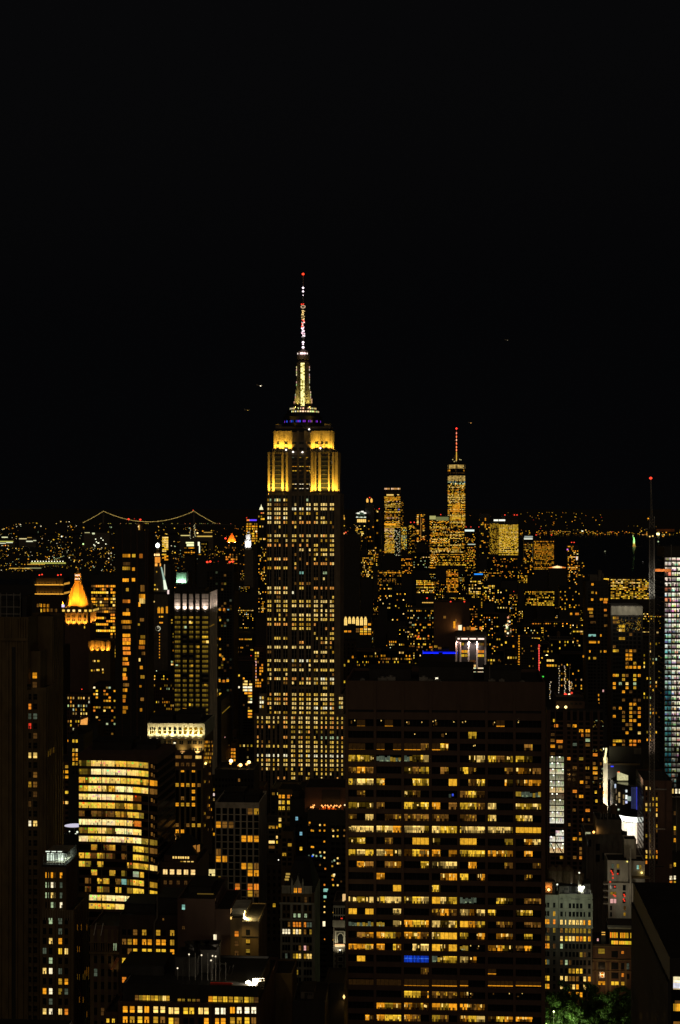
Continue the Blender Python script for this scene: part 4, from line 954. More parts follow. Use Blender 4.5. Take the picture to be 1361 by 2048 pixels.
    for c, r, k, w, h in ((728, 198, 'o', .6, .6), (845, 198, 'k', .6, .6), (905, 200, 'w', .7, .7), (740, 268, 't', 1.8, 1.5), (735, 355, 't', 1.4, 1.3), (728, 415, 'k', .5, .5), (728, 488, 'w', .7, .7), (728, 560, 'w', .7, .7), (845, 562, 'k', .6, .6), (722, 715, 'W', 1.2, 2.4), (730, 920, 'o', .5, .6), (845, 925, 'k', .5, .6), (850, 70, 'w', .9, 1.4)): b.sash('front', X(q2(c)), Z(y2(r), 10), w, h, PAL[k], True, out=.3)
    b.finish()
    # ornate narrow facade beside the brown slab
    b = Bld('ornate_building', 'narrow ornate facade with arched window, quoins and lit ledge, squeezed beside the seven-bay slab', 'building', 667, 690.5, 1805, 665, 18, vb=1966, ref='the narrow ornate facade')
    X, Z = b.X, b.Z; W = b.wall; q = lambda c: 540+c/6.647; y = lambda r: 1740+r/6.647; P_ = M['pale']; z = lambda r: Z(y(r), 2)
    b.shell(0, b.w, 0, 18, 0, b.h, 'grey', .4)
    W.box(0, b.w, -.5, 0, z(498), z(470), P_); W.box(0, b.w, -.4, 0, z(603), z(590), P_); W.box(-.2, b.w, -.7, 0, z(752), z(665), P_)
    for r0, r1 in ((500, 590), (604, 650)):
        for i in range(5): W.box(b.w*i/5, b.w*i/5+.18, -.3, 0, z(r1), z(r0), P_)
        b.glaz.face([(.2, -.03, z(r1)), (b.w, -.03, z(r1)), (b.w, -.03, z(r0)), (.2, -.03, z(r0))], M['glass'])
    for i in range(9): W.box(.2+b.w*i/9, .28+b.w*i/9, -.74, -.69, z(745), z(672), M['grey'])
    for s in (0, 1): W.box(X(q(868)) if s == 0 else X(q(985)), X(q(885)) if s == 0 else X(q(1004)), -.5, 0, z(975), z(812), P_)
    W.box(X(q(868)), X(q(1004)), -.55, 0, z(822), z(806), P_)
    xm, R0 = X(q(942)), 1.15; m = MB(); zc_ = z(890)
    for i in range(10):
        a0, a1 = math.pi*i/10, math.pi*(i+1)/10
        f = lambda a, R, yv: (xm+R*math.cos(a), yv, zc_+R*math.sin(a)*1.25)
        m.face([f(a0, R0, -.4), f(a1, R0, -.4), f(a1, R0+.35, -.4), f(a0, R0+.35, -.4)], P_); m.face([f(a0, R0, -.4), f(a1, R0, -.4), f(a1, R0, 0), f(a0, R0, 0)], P_)
    for s in (-1, 1): m.box(xm+s*(R0+.175)-.175, xm+s*(R0+.175)+.175, -.4, 0, z(975), zc_, P_)
    b.part('arch', m); b.glaz.face([(xm-R0, -.04, z(975)), (xm+R0, -.04, z(975)), (xm+R0, -.04, zc_)]+[(xm+R0*math.cos(a), -.04, zc_+1.25*R0*math.sin(a)) for a in [math.pi*i/8 for i in range(1, 8)]]+[(xm-R0, -.04, zc_)], M['glass'])
    m = MB(); m.box(X(q(866)), b.w+.1, -1.1, -.02, z(1012), z(1002), P_); b.part('ledge', m)
    m = MB(); m.box(X(q(868)), b.w-.1, -1.0, -.6, z(1001), z(982), M['lamp'], (1.4, .8, .35)); b.part('ledge_light', m)
    for r in range(1100, 1600, 32): W.box(0, .55 if (r//32) % 2 else .95, -.22, 0, z(r+28), z(r), P_)
    for r in (1085, 1185, 1280, 1375, 1465, 1560): 
        u, zz = X(q(940)), z(r); b.glaz.face([(u-.9, -.03, zz-.95), (u+.9, -.03, zz-.95), (u+.9, -.03, zz+.95), (u-.9, -.03, zz+.95)], M['glass'])
        for s in (-1, 1): W.box(u+s*1.0-.13, u+s*1.0+.13, -.3, 0, zz-1.12, zz+1.12, P_); W.box(u-1.13, u+1.13, -.29, 0, zz+s*1.0-.12, zz+s*1.0+.12, P_)
    m = MB(); m.box(b.w-1.2, b.w, 2, 4, b.h, b.h+2.6, M['lamp'], (.8, .5, .2)); b.part('roof_lamp', m)
    b.sash('front', X(q(958)), z(640), .8, .5, PAL['r'], True, out=.35); b.light((b.w/2, -5, z(1100)), (b.w/2, 0, z(900)), 2600, (1, .85, .55), 110); b.finish()
    # roofs in the foreground between loft building and slab
    b = block('stair_tower', 'plain tan block with a flat black roof, between the loft building and the gothic tower', 'building', 541, 585, 1950, 585, 18, 'tan', vb=2048, ref='the plain tan block', parapet=.6)
    b = block('roof_shed', 'small black shed-like block with a ribbed roof, tucked against the seven-bay slab', 'building', 650, 689, 1968, 560, 18, 'dark', vb=2048, ref='the small black block', parapet=.5, fin=False)
    m = MB(); x, z = b.X(688.5, -1), b.Z(1992, 5); m.lathe(x, -1, [(.01, z-.8), (.45, z), (0, z+.9)], 8, M['lamp'], (2, 1.3, .4)); m.bar((x, -1, z), (x, 0, z+.6), .1, M['steel']); fl = b.part('wall_lamp', m); b.light((x+.2, -1.5, z), (x, -.3, z-6), 700, (1, .55, .15), 120, parent=fl); b.finish()
    block('low_roof_block', 'low black-roofed block at the bottom edge, between the plain tan block and the seven-bay slab', 'building', 586, 650, 2008, 540, 22, 'dark', vb=2048, ref='the low black-roofed block', roofs=((.2, .6, 2.5, 'grey'),))
    block('side_block', 'narrow brown block with one lit window, between the loft building and the plain tan block', 'building', 521, 545, 1951, 575, 20, 'brown', 1975, 18, 5, [531], 5, 7, from_rows(['.', '.', 'k', '.', 'd'], R_(1)), vb=2048, ref='the narrow brown block')
    block('yellow_windows_building', 'small tan building with three rows of paired yellow windows under a ledge', 'building', 556, 591, 1582, 960, 24, 'tan', 1593, 11.6, 8, [560.5, 567.5, 577.5, 585], 5, 7, from_rows(['aaoo', 'wyyy', 'yyqq', '....', 'w...', 'y...'], R_(8)), vb=1650, ref='the small building with paired yellow windows')
    block('tan_building', 'small plain tan building with dark paired windows and one amber one', 'building', 563, 588, 1667, 790, 18, 'tan', 1680, 9.6, 6, [569, 580], 7.5, 6, from_rows(['..', '.k', '..', 'k.'], R_(8)), vb=1728, ref='the small plain tan building', out=.2)
    block('black_block', 'black block with a pale blue window high up, behind the small plain tan building', 'building', 580, 614, 1602, 800, 26, 'dark', 1637, 15, 5, [594, 602.5], 5, 7, from_rows(['c.', '..', '.c', '..', '.y'], R_(1)), vb=1720, ref='the black block with the pale blue window', roofs=((.1, .5, 4, 'dark'),))
# ------------------------------------------------------------------ blocks between the near roofs and the skyline, west to east
def lofts(x0, y0, x1, y1): return [(x0, y0), (x1, y0), (x1, y1), (x0, y1)]
def lamp_ball(b, x, y, z, s, col, name='roof_lamp', pole=2.5, parent=None):
    m = MB(); m.lathe(x, y, [(.01, z-s), (s*.9, z-s*.4), (s*.9, z+s*.4), (0, z+s)], 10, M['lamp'], col)
    if pole: m.bar((x, y, z-s-pole), (x, y, z-s+.05), .12*max(1, s), M['steel'])
    return b.part(name, m, parent)

def mid_left():
    # gold pyramid tower
    b = Bld('pyramid_tower', 'stone tower with a glowing gold pyramid roof and lantern', 'tower', 130, 181, 1216, 1900, 32, vb=1300, ref='the gold pyramid tower')
    X, Z = b.X, b.Z; W = b.wall; q = lambda c: 100+c/8.506; y = lambda r: 1120+r/8.506
    wd = b.w; cxm = X(156.5, 16); s2 = wd/2
    b.shell(0, wd, 0, 32, 0, Z(y(890), 15), 'brown', 0)  # the stone itself is paler; brown puts its shade into the colour
    gold = (1, .43, .04)
    zt0, zt1 = Z(y(885), 15), Z(y(835), 15)
    W.box(-3.2, wd+3.2, -3, 35, zt0, zt1, M['tan']); W.box(0, wd, 0, 32, zt1, Z(y(790), 15), M['tan'])
    for i in range(16): x = -3+(wd+6)*(i+.5)/16; W.box(x-.35, x+.35, -3.3, -2.7, zt1, zt1+1.3, M['tan'])
    zr0, zr1 = Z(y(785), 15), Z(y(388), 15, 16)
    m = MB(); R = lambda r, n=8: [(cxm+r*math.cos(math.pi/8+2*math.pi*i/n), 16+r*math.sin(math.pi/8+2*math.pi*i/n)) for i in range(n)]
    prof = [(15.4, zr0), (11.8, zr0+(zr1-zr0)*.33), (8.0, zr0+(zr1-zr0)*.68), (4.4, zr1)]
    for (r0, za), (r1, zb) in zip(prof[:-1], prof[1:]): m.loft(R(r0), za, R(r1), zb, M['gold'])
    for i in range(8):
        a = math.pi/8+2*math.pi*i/8; p = lambda r, z: (cxm+r*math.cos(a), 16+r*math.sin(a), z)
        for (r0, za), (r1, zb) in zip(prof[:-1], prof[1:]): m.bar(p(r0, za), p(r1, zb), .35, M['gold'])
    b.part('pyramid_roof', m)
    m = MB(); zl = [zr1, Z(y(340), 15, 16), Z(y(270), 15, 16), Z(y(225), 15, 16), Z(y(200), 15, 16), Z(y(115), 15, 16)]
    m.lathe(cxm, 16, [(4.4, zl[0]), (4.9, zl[0]+.5), (4.2, zl[1]-.5), (3.6, zl[1])], 8, M['gold']); m.lathe(cxm, 16, [(2.6, zl[1]), (2.6, zl[3])], 8, M['tan']); m.lathe(cxm, 16, [(3.4, zl[3]), (1.6, zl[4]), (1.2, zl[4]+1), (.0, zl[5])], 8, M['gold'])
    for i in range(8):
        a = 2*math.pi*i/8+.2; m.bar((cxm+3.6*math.cos(a), 16+3.6*math.sin(a), zl[1]), (cxm+3.4*math.cos(a), 16+3.4*math.sin(a), zl[3]), .35, M['gold'])
    b.part('roof_lantern', m)
    for i in range(9):
        a = math.pi*(1.08+.84*i/9); m = MB(); z0 = zl[1]+.6 if i % 2 else zl[2]; k = (2.0, 1.5, .9) if i % 3 else (1.7, 1.0, .9)
        m.box(cxm+3.0*math.cos(a)-.5, cxm+3.0*math.cos(a)+.5, 16+3.0*math.sin(a)-.2, 16+3.0*math.sin(a), z0, z0+1.7, M['lamp'], k); b.part('lantern_light', m)
    for sx in (-2.2, wd+2.2):
        for sy in (-1.6, 33.5):
            m = MB(); m.lathe(sx, sy, [(1.5, zt1), (1.5, Z(y(765), 15)), (1.9, Z(y(760), 15)), (0, Z(y(690), 15))], 6, M['gold']); b.part('corner_turret', m)
    # arched upper storeys
    for c in (322, 407, 507, 600):
        u = X(q(c)); w = 4.2 if c < 590 else 2.3
        for r, hh in ((965, 2.6), (1025, 2.2), (1075, 1.4)):
            for sx in (-.22, .22): z = Z(y(r), 12); b.glaz.box(u+w*sx-.6, u+w*sx+.6, -.12, -.02, z-hh/2, z+hh/2, M['glass'])
    arch = M['tan']
    for c in (275, 365, 457, 560, 640): u = X(q(c)); W.box(u-.9, u+.9, -1.1, 0, Z(y(1105), 12), Z(y(900), 12), arch)
    b.flood((cxm-13, -9, zr0-1), (cxm-6, 6, zr0+12), 85000, gold, 90); b.flood((cxm+13, -9, zr0-1), (cxm+6, 6, zr0+12), 85000, gold, 90); b.flood((cxm, -12, zr0), (cxm, 10, zr0+24), 52000, gold, 60)
    for c in (322, 407, 507, 600): u = X(q(c)); b.flood((u, -2.4, Z(y(1112), 12)), (u, -.1, Z(y(1000), 12)), 60000, gold, 95)
    for v in (5, 13, 21, 29): b.flood((wd+2.4, v, Z(y(1090), 40)), (wd+.1, v, Z(y(980), 40)), 30000, gold, 95)
    for c in (245, 330, 420, 520, 620, 700):
        u = X(q(c)); m = MB(); m.box(u-1.5, u+1.5, -3.3, -3.05, zt0+.6, zt1-.4, M['lamp'], (1.3, .85, .28) if 300 < c < 600 else (1.0, .62, .1)); b.part('balcony_light', m)
    for v in (2, 9, 16, 23, 30): m = MB(); m.box(wd+3.22, wd+3.3, v-1.8, v+1.8, zt0+.7, zt1-.4, M['lamp'], (1.0, .6, .1)); b.part('balcony_light', m)
    m = MB(); m.box(-2.9, 0.5, -3.5, -3.2, zt1+2.5, zt1+5.5, M['lamp'], (.9, .8, 1.3)); b.part('flood_panel', m)
    b.sash('front', X(q(592)), Z(y(1140), 12), 1.2, 3, PAL['y'], True)
    b.finish()
    # annex below with its own gold-lit colonnade
    b = Bld('stone_annex', 'stone annex with a gold-lit colonnade, below the gold pyramid tower', 'building', 178, 221, 1283, 1860, 26, vb=1345, ref='the gold-lit colonnade annex')
    X, Z = b.X, b.Z
    b.shell(0, b.w, 0, 26, 0, b.h, 'tan', 1)
    for c in (670, 690, 770, 858, 928, 968, 1025): u = X(q(c)); b.wall.box(u-.8, u+.8, -1.2, 0, Z(y(1555), 12), Z(y(1385), 12), M['tan'])
    for c in (725, 815, 905, 990): u = X(q(c)); b.flood((u, -2.2, Z(y(1560), 12)), (u, -.1, Z(y(1460), 12)), 36000, gold, 90)
    for c in (715, 745, 805, 832, 905): u = X(q(c)); b.glaz.box(u-.6, u+.6, -.1, -.02, Z(y(1505), 12)-1.4, Z(y(1505), 12)+1.4, M['glass'])
    for c, r, k in ((190, 1322, 'w'), (196.5, 1322, 'y'), (198.5, 1322, 'k'), (187, 1322, 'd'), (184, 1341, 'y'), (189, 1341, 'd'), (195, 1340, 'w'), (198, 1340, 'y'), (206, 1339, 'w'), (206.5, 1345, 'k')): b.sash('front', X(c), Z(r, 12), 1.6, 2.0, PAL[k], True)
    b.finish()
    # wide-band office behind it
    rr = [445, 505, 558, 612, 665, 720, 775, 830, 885, 940, 993, 1047, 1098, 1150, 1205]
    ks = ['DdoaaadodaaayD', '.D..Dod..o....', 'yyyyyyyw.aaaad', 'D.D.D..D..kDaa', 'aaDDDDaaDkwwWg', 'aakDwDDD.yDkaa', 'kkkDkkDD..wkyy', 'DDdDDddDddDdDd', 'DDDDDdaadDDDDD', '.........oo.D.', 'DaaaayD..aaayd', 'D......oaao...', 'aayyaaaa..dD.d', '......D..aya.y', 'ywywyayayyyaww']
    b = block('band_office', 'office block of amber-lit horizontal bands, behind the gold pyramid tower', 'office building', 183, 244, 1151, 2050, 38, 'dark', y(445), 6.37, 28, [185+4.3*i for i in range(14)], 3.7, 4.0, from_rows(ks+['.........a.a..', '.........D.D.', '', '', '.........DdDdd', '.........ydkww', '.........ooyyy', '.........dakka'], R_(4)), vb=1318, ref='the amber-banded office', out=.4, plain=True, gain=1.35)
    # block with two amber rings
    b = Bld('ringed_tower', 'dark apartment tower with two scalloped amber rings of light and red beacons', 'apartment tower', 73, 128, 1157, 2250, 34, vb=1226, ref='the tower with two amber rings')
    X, Z = b.X, b.Z; b.shell(0, b.w, 0, 34, 0, b.h, 'darkbrick', 1)
    y8 = lambda r: 1000+r/6.186
    for r in (1048, 1162):
        for i in range(9):
            c = 470+36*i; u = X(c/6.186); w = 1.6+2.4*(i % 2 == 0); z = Z(y8(r), 15)
            m = MB(); m.box(u-w, u+w, -.5, -.3, z-.7, z+.6, M['lamp'], (1.1, .5, .05)); b.part('ring_lamp', m)
            b.light((u, -1.4, z), (u, -.1, z+5), 1500, (1, .5, .06), 90)
        for k in range(7):
            m = MB(); m.box(b.w+.1, b.w+.4, 1+5*k, 3+5*k, Z(y8(r), 50)-.6, Z(y8(r), 50)+2.2, M['lamp'], (.9, .42, .05)); b.part('ring_lamp', m)
    for c, r in ((490, 937), (523, 930), (720, 937), (757, 932)): beacon(b, X(c/6.186, 10), 10, Z(y8(r), 15, 10), s=1.1)
    for c, r, k in ((510, 1305, 'a'), (550, 1305, 'a'), (597, 1308, 'a'), (510, 1368, 'y'), (550, 1363, 'a'), (597, 1362, 'a'), (643, 1363, 'd'), (500, 1300, 'k'), (697, 1365, 'd'), (470, 1305, 'd')): b.sash('front', X(c/6.186), Z(y8(r), 15), 2.6, 4.4, PAL[k])
    for k in range(8): u = b.w*k/7; b.wall.box(u-.5, u+.5, -.5, 0, 0, b.h, M['darkbrick'])
    b.finish()
    # tall dark twin-slab tower
    b = Bld('twin_slab_tower', 'tall dark residential tower of two slabs with wide amber windows, beside the white lantern', 'apartment tower', 245, 298, 1045, 1500, 30, vb=1480, ref='the tall dark twin-slab tower')
    X, Z = b.X, b.Z; c2 = lambda c: 200+c/8.506; r2 = lambda r: 1010+r/8.506
    b.shell(0, X(275), 0, 28, 0, Z(1052, 12), 'dark', 1); b.shell(X(275)+.01, b.w, -1.5, 26, 0, Z(1066, 20), 'dark', 1); b.shell(X(232, 8), X(245, 8), 6, 26, 0, Z(1060, 0, 6), 'dark', 1)
    for px in (245, 262.5, 274, 276.5, 292, 297): W2 = X(px); b.wall.box(W2-.3, W2+.3, -2.0 if px > 275 else -.5, 0, 0, Z(1056, 12), M['brown'])
    for i in range(70):
        z = b.h-8-3.1*i
        if z < 4: break
        b.wall.box(.1, X(274), -.3, 0, z-.5, z+.3, M['dark']); b.wall.box(X(277), b.w-.1, -1.8, -1.5, z-.5, z+.3, M['dark'])
    rng = R_(2)
    def strip(c0, c1, r, k, o=0, h=3.0):
        u0, u1, z = X(c2(c0)), X(c2(c1)), Z(r2(r), 12); n = max(1, int((u1-u0)/1.8)); base = PAL[k]; cs = []
        for i in range(n):
            f = rng.choice([.4, .7, 1, 1.25]); cs.append((i/n, (i+.93)/n, 0, 1, tuple(v*f for v in base)))
        b.win('front', u0, u1, z-h/2, z+h/2, cs, .32+o)
    for c0, c1, r, k in ((390, 520, 862, 'a'), (553, 612, 862, 'y'), (388, 520, 1078, 'k'), (553, 600, 1090, 'a'), (390, 495, 1278, 'a'), (548, 605, 1272, 'a'), (448, 496, 1440, 'k'), (392, 520, 1638, 'o'), (455, 500, 1790, 'd'), (392, 518, 1852, 'a'), (370, 545, 1988, 'a'), (400, 520, 1000, 'D'), (385, 530, 2080, 'd'), (392, 520, 2220, 'a'), (390, 530, 2290, 'o'), (392, 525, 2350, 'a'), (395, 520, 2440, 'o'), (400, 530, 2520, 'o'), (395, 480, 2620, 'a'), (390, 500, 2700, 'o'), (400, 460, 2800, 'k'), (390, 450, 2890, 'a'), (395, 470, 2950, 'o'), (400, 500, 3060, 'd'), (395, 470, 3150, 'a'), (392, 450, 3260, 'a'), (395, 440, 3330, 'o'), (395, 480, 3450, 'a'), (392, 450, 3520, 'a')): strip(c0, c1, r, k)
    for c0, c1, r, k, h in ((700, 770, 1415, 'd', 6), (675, 785, 1560, 'a', 5), (680, 790, 1628, 'w', 5), (665, 700, 1690, 'a', 4), (680, 740, 865, 'o', 4), (650, 690, 2030, 'y', 2), (690, 760, 1950, 'd', 3), (680, 780, 2330, 'a', 4), (700, 790, 2240, 'k', 3), (670, 770, 2420, 'o', 3), (720, 790, 2520, 'd', 3), (670, 700, 2630, 'w', 3), (690, 740, 2760, 'a', 3), (700, 770, 2920, 'k', 3), (680, 720, 3080, 'a', 2), (700, 760, 3300, 'd', 3), (690, 730, 3480, 'a', 3)): strip(c0, c1, r, k, 1.5, h)
    m = MB(); x0, x1 = X(274, 8), X(287, 8); m.box(x0, x1, 6, 14, Z(1066, 20), Z(1047, 20, 6), M['brown']); b.part('roof_bulkhead', m)
    lamp_ball(b, X(275.3, 5), 5, Z(1053, 20, 5), 1.3, (2.2, 1.6, .7)); m = MB(); m.box(X(277, 5.8), X(280, 5.8), 5.7, 5.9, Z(1060, 20), Z(1050, 20), M['lamp'], (.55, .3, .06)); b.part('roof_lamp', m)
    for c, r in ((490, 257), (690, 265)): beacon(b, X(c2(c), 10), 10, Z(r2(r), 15, 10), s=1.0)
    beacon(b, X(c2(590), 10), 10, Z(r2(243), 15, 10), s=.5, gain=.5)
    b.finish()
    # clock tower with the white lantern
    b = Bld('clock_tower', 'dark clock tower topped by an orange cupola and a brilliant white lantern', 'clock tower', 303, 336, 1190, 2150, 24, vb=1340, ref='the clock tower with the white lantern')
    X, Z = b.X, b.Z; xm = X(315.8, 12)
    b.shell(0, b.w, 0, 24, 0, Z(1190, 10), 'grey', 1)
    m = MB(); z0, z1 = Z(1184, 10), Z(1132, 10, 12); m.loft(lofts(1, 1, b.w-1, 23), z0, lofts(xm-4.2, 8, xm+4.2, 16), z1, M['grey']); b.part('pyramid_roof', m)
    m = MB(); zz = [Z(v, 10, 12) for v in (1132, 1127, 1126, 1113, 1112, 1107, 1103, 1098)]
    m.lathe(xm, 12, [(4.6, zz[0]), (5.4, zz[0]+1), (4.0, zz[1]), (3.2, zz[2]), (3.2, zz[3]), (4.2, zz[4]), (3.8, zz[5]), (1.6, zz[6]), (1.4, zz[7])], 8, M['tan'])
    for i in range(8): a = 2*math.pi*i/8+.3; m.bar((xm+3.5*math.cos(a), 12+3.5*math.sin(a), zz[1]), (xm+3.5*math.cos(a), 12+3.5*math.sin(a), zz[3]), .35, M['tan'])
    b.part('cupola', m)
    for i in range(7): a = math.pi*(1.1+.8*i/6); m = MB(); m.box(xm+3.3*math.cos(a)-.55, xm+3.3*math.cos(a)+.55, 12+3.4*math.sin(a)-.1, 12+3.4*math.sin(a), zz[2]+.4, zz[3]-.6, M['lamp'], (1.2, .42, .05)); b.part('cupola_light', m)
    for dx in (-3, 0, 2.6): m = MB(); m.box(xm+dx-.8, xm+dx+.8, 7.3, 7.5, zz[4]+.3, zz[5]-.2, M['lamp'], (2.2, 1.3, .5)); b.part('cupola_light', m)
    for dx, w in ((-5, .6), (-1, 1.6), (4.6, .8)): m = MB(); m.box(xm+dx-w, xm+dx+w, 6.6, 6.8, zz[0], zz[1]+.3, M['lamp'], (1.2, .5, .08)); b.part('cupola_light', m)
    m = MB(); zb = Z(1091, 10, 12); m.lathe(xm, 12, [(.1, zb-3.2), (2.5, zb-1.6), (2.9, zb), (2.3, zb+1.7), (.8, zb+3), (0, zb+4)], 14, M['lamp'], (4, 4, 3.6)); b.part('lantern', m)
    # white-green lit edge of the roof and bright mullions
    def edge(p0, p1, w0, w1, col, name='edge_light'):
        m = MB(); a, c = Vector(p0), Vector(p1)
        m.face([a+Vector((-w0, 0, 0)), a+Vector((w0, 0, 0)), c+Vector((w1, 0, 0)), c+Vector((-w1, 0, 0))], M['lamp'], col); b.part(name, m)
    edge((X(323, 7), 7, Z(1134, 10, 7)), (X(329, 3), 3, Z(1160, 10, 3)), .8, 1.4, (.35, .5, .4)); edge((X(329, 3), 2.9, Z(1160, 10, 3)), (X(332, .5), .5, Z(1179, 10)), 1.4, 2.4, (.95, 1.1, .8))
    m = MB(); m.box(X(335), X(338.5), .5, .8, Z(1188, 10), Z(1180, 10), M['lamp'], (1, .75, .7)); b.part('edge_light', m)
    m = MB(); zc_ = Z(1257, 10); xc = X(316.5)
    R0 = 3.4; m.face([(xc+R0*math.cos(2*math.pi*i/20), -.25, zc_+R0*math.sin(2*math.pi*i/20)) for i in range(20)], M['dark'])
    for i in range(20):
        a0, a1 = 2*math.pi*i/20, 2*math.pi*(i+1)/20; f = lambda a, r: (xc+r*math.cos(a), -.3, zc_+r*math.sin(a)); m.face([f(a0, 2.7), f(a1, 2.7), f(a1, 3.4), f(a0, 3.4)], M['lamp'], (.8, .75, .5) if i < 6 or i > 14 else (.1, .09, .06))
    m.bar((xc, -.35, zc_), (xc+1.2, -.35, zc_+1.8), .2, M['lamp'], (.8, .7, .5)); m.bar((xc, -.35, zc_), (xc-.6, -.35, zc_+2.5), .2, M['lamp'], (.8, .7, .5)); b.part('clock_face', m)
    for c, k in ((1005, 'k'), (1062, 'k')):
        u = X(c2(c)); b.win('front', u-1.6, u+1.6, Z(r2(1840), 10), Z(r2(1735), 10), [(0, .42, 0, .85, PAL['a']), (.58, 1, 0, .85, PAL['a']), (.1, .9, .88, 1, PAL['k'])])
    u = X(c2(1142)); b.win('front', u-1.2, u+1.2, Z(r2(1840), 10), Z(r2(1725), 10), [(0, .4, 0, 1, PAL['a']), (.6, 1, 0, 1, PAL['a'])])
    for c, r, k in ((1017, 1902, 'a'), (1050, 1900, 'y'), (1070, 1900, 'a'), (1025, 2002, 'a'), (1045, 2002, 'o'), (1064, 2002, 'a'), (938, 1360, 'y'), (935, 1434, 'y'), (980, 1436, 'w'), (968, 1136, 'k'), (925, 1645, 'w')): b.sash('front', X(c2(c)), Z(r2(r), 10), 1.5, 1.9, PAL[k], True)
    for r in range(9): b.sash('front', X(319.5), Z(1268+r*5.9, 10), 1.1, 1.7, PAL['a' if r % 3 else 'o'], True)
    b.finish()
    b = block('lit_edge_slab', 'dark slab edged by thin vertical white light strips, behind the clock tower', 'office tower', 299, 342, 1131, 2600, 30, 'dark', vb=1180, ref='the slab with white edge strips', fin=False)
    for c, ra, rb in ((865, 1040, 1220), (885, 1035, 1165), (1103, 1010, 1250)): m = MB(); x = b.X(c2(c)); m.box(x-.7, x+.7, -.4, -.1, b.Z(r2(rb), 15), b.Z(r2(ra), 15), M['lamp'], (.45, .40, .26)); b.part('edge_light', m)
    b.finish()
    b = block('banded_white_tower', 'distant slim tower with a stack of pale yellow bands', 'office tower', 325, 337, 1071, 4500, 30, 'dark', 1075, 3.4, 14, 3, 3.7, 2.4, from_rows(['www', 'ywy', 'www', 'yww', 'wyw', 'yww', '.yw', 'yyy', 'ww.', '...', 'yy.', '.aa', 'aa.', '.aa'], R_(1)), vb=1135, ref='the slim tower with pale bands', merge=True, gain=1.35)
    # white-crowned office
    b = Bld('white_crown_office', 'dim office tower with a white floodlit crown of five tall panels', 'office tower', 348, 417.5, 1185, 1200, 42, vb=1445, ref='the white-crowned office')
    X, Z = b.X, b.Z; c6 = lambda c: 280+c/4.654; r6 = lambda r: 1160+r/4.654; W = b.wall
    zc0, zc1 = Z(r6(318), 12), Z(r6(285), 12)
    b.shell(0, b.w, 0, 42, 0, b.h-.5, 'grey', 0)
    pan = [(325, 382), (400, 441), (460, 501), (520, 560), (580, 640)]
    for a, e in ((318, 325), (382, 400), (441, 460), (501, 520), (560, 580)): W.box(X(c6(a)), X(c6(e)), -2.6, 0, 0, b.h+.6, M['roof'])
    W.box(-.1, b.w, -.5, .02, zc0-1.6, zc0, M['grey'])
    for a, e in pan: 
        m = MB(); m.box(X(c6(a)), X(c6(e)), -.35, -.02, zc1, b.h-1, M['white']); b.part('crown_panel', m)
        for r in (175, 205, 240): W.box(X(c6(a)), X(c6(e)), -.42, -.36, Z(r6(r), 10)-.1, Z(r6(r), 10)+.1, M['grey'])
        u = (X(c6(a))+X(c6(e)))/2
        b.flood((u, -2.2, zc1-.3), (u, -.3, zc1+7), 4200 if e < 500 or e > 600 else 3000, (1, .78, .7), 95)
    for k in range(12): W.box(b.w, b.w+.8, .3+k*3.5, 1.0+k*3.5, 0, b.h, M['white' if k else 'grey'])
    for k in range(4): b.flood((b.w+3.2, 5+k*10.5, zc1-.3), (b.w+.2, 5+k*10.5, zc1+8), 5000, (1, .78, .7), 105)
    for a, e in pan: b.glaz.face([(X(c6(a)), -.03, 3), (X(c6(e)), -.03, 3), (X(c6(e)), -.03, zc0-1.7), (X(c6(a)), -.03, zc0-1.7)], M['glass'])
    rng = R_(6)
    spec = {352: 'qqkqq', 398: 'qqqqq', 440: 'qqqqq', 488: 'qqqqq', 532: 'q.qqy', 560: '.kkk.', 576: 'q...k', 655: 'aoaoa', 700: '.kk..', 716: 'q..qq', 905: 'k.kq.', 945: 'qqqq.'}
    r = 352; i = 0
    while r < 2600:
        near = min(spec, key=lambda v: abs(v-r)); s = spec[near] if abs(near-r) < 12 else 'qqqqq'
        z = Z(r6(r), 12)
        for (a, e), k in zip(pan, s):
            if k == '.': continue
            h = 4.6 if near == 655 and abs(near-r) < 22 else 2.2
            u0, u1 = X(c6(a))+.2, X(c6(e))-.2; n = 3; base = PAL[k]; cs = []
            for j in range(n):
                f = rng.choice([.35, .6, .8]) if k == 'q' else rng.uniform(.7, 1.2); cs.append((j/n, (j+.9)/n, 0, .45, tuple(v*f*.7 for v in base))); cs.append((j/n, (j+.9)/n, .52, 1, tuple(v*f for v in base)))
            b.win('front', u0, u1, z-h/2, z+h/2, cs, .05)
        W.box(.05, b.w, -.6, 0, z+1.4, z+3.0, M['grey']); r += 45.2
    for c, r, k in ((467, 395, 'w'), (478, 407, 'y'), (428, 442, 'g'), (630, 576, 'w'), (462, 1150, 'y'), (406, 1200, 'a'), (545, 625, 'k'), (345, 785, 'g'), (488, 793, 'k'), (610, 968, 'k'), (432, 1185, 'k')): b.sash('front', X(c6(c)), Z(r6(r), 12), 1.8, 2.2 if r != 1150 else 3.4, tuple(v*1.2 for v in PAL[k]), True, out=.12)
    for i in range(4): b.sash('right', 2+i*6.5, Z(r6(432-i*6), 30, 2+i*6.5), 1.4, .8, PAL['k'], True, out=.85)
    bulkhead(b, 4, 22, 12, 30, b.h-.5, 3, 'dark'); b.finish()
    # red beacon glass tower
    b = block('beacon_tower', 'dark glass tower with two pairs of red beacons above glinting yellow reflections', 'office tower', 413, 468, 1132, 1560, 34, 'dark', 1145, 5.6, 46, [417+5.6*i for i in range(9)], 4, 4, by_chance(.16, 'DDqqDDdG', R_(3), .9), vb=1440, ref='the glass tower with red beacon pairs', fin=False)  # dim glowing panes put in as yellow reflections on the glass
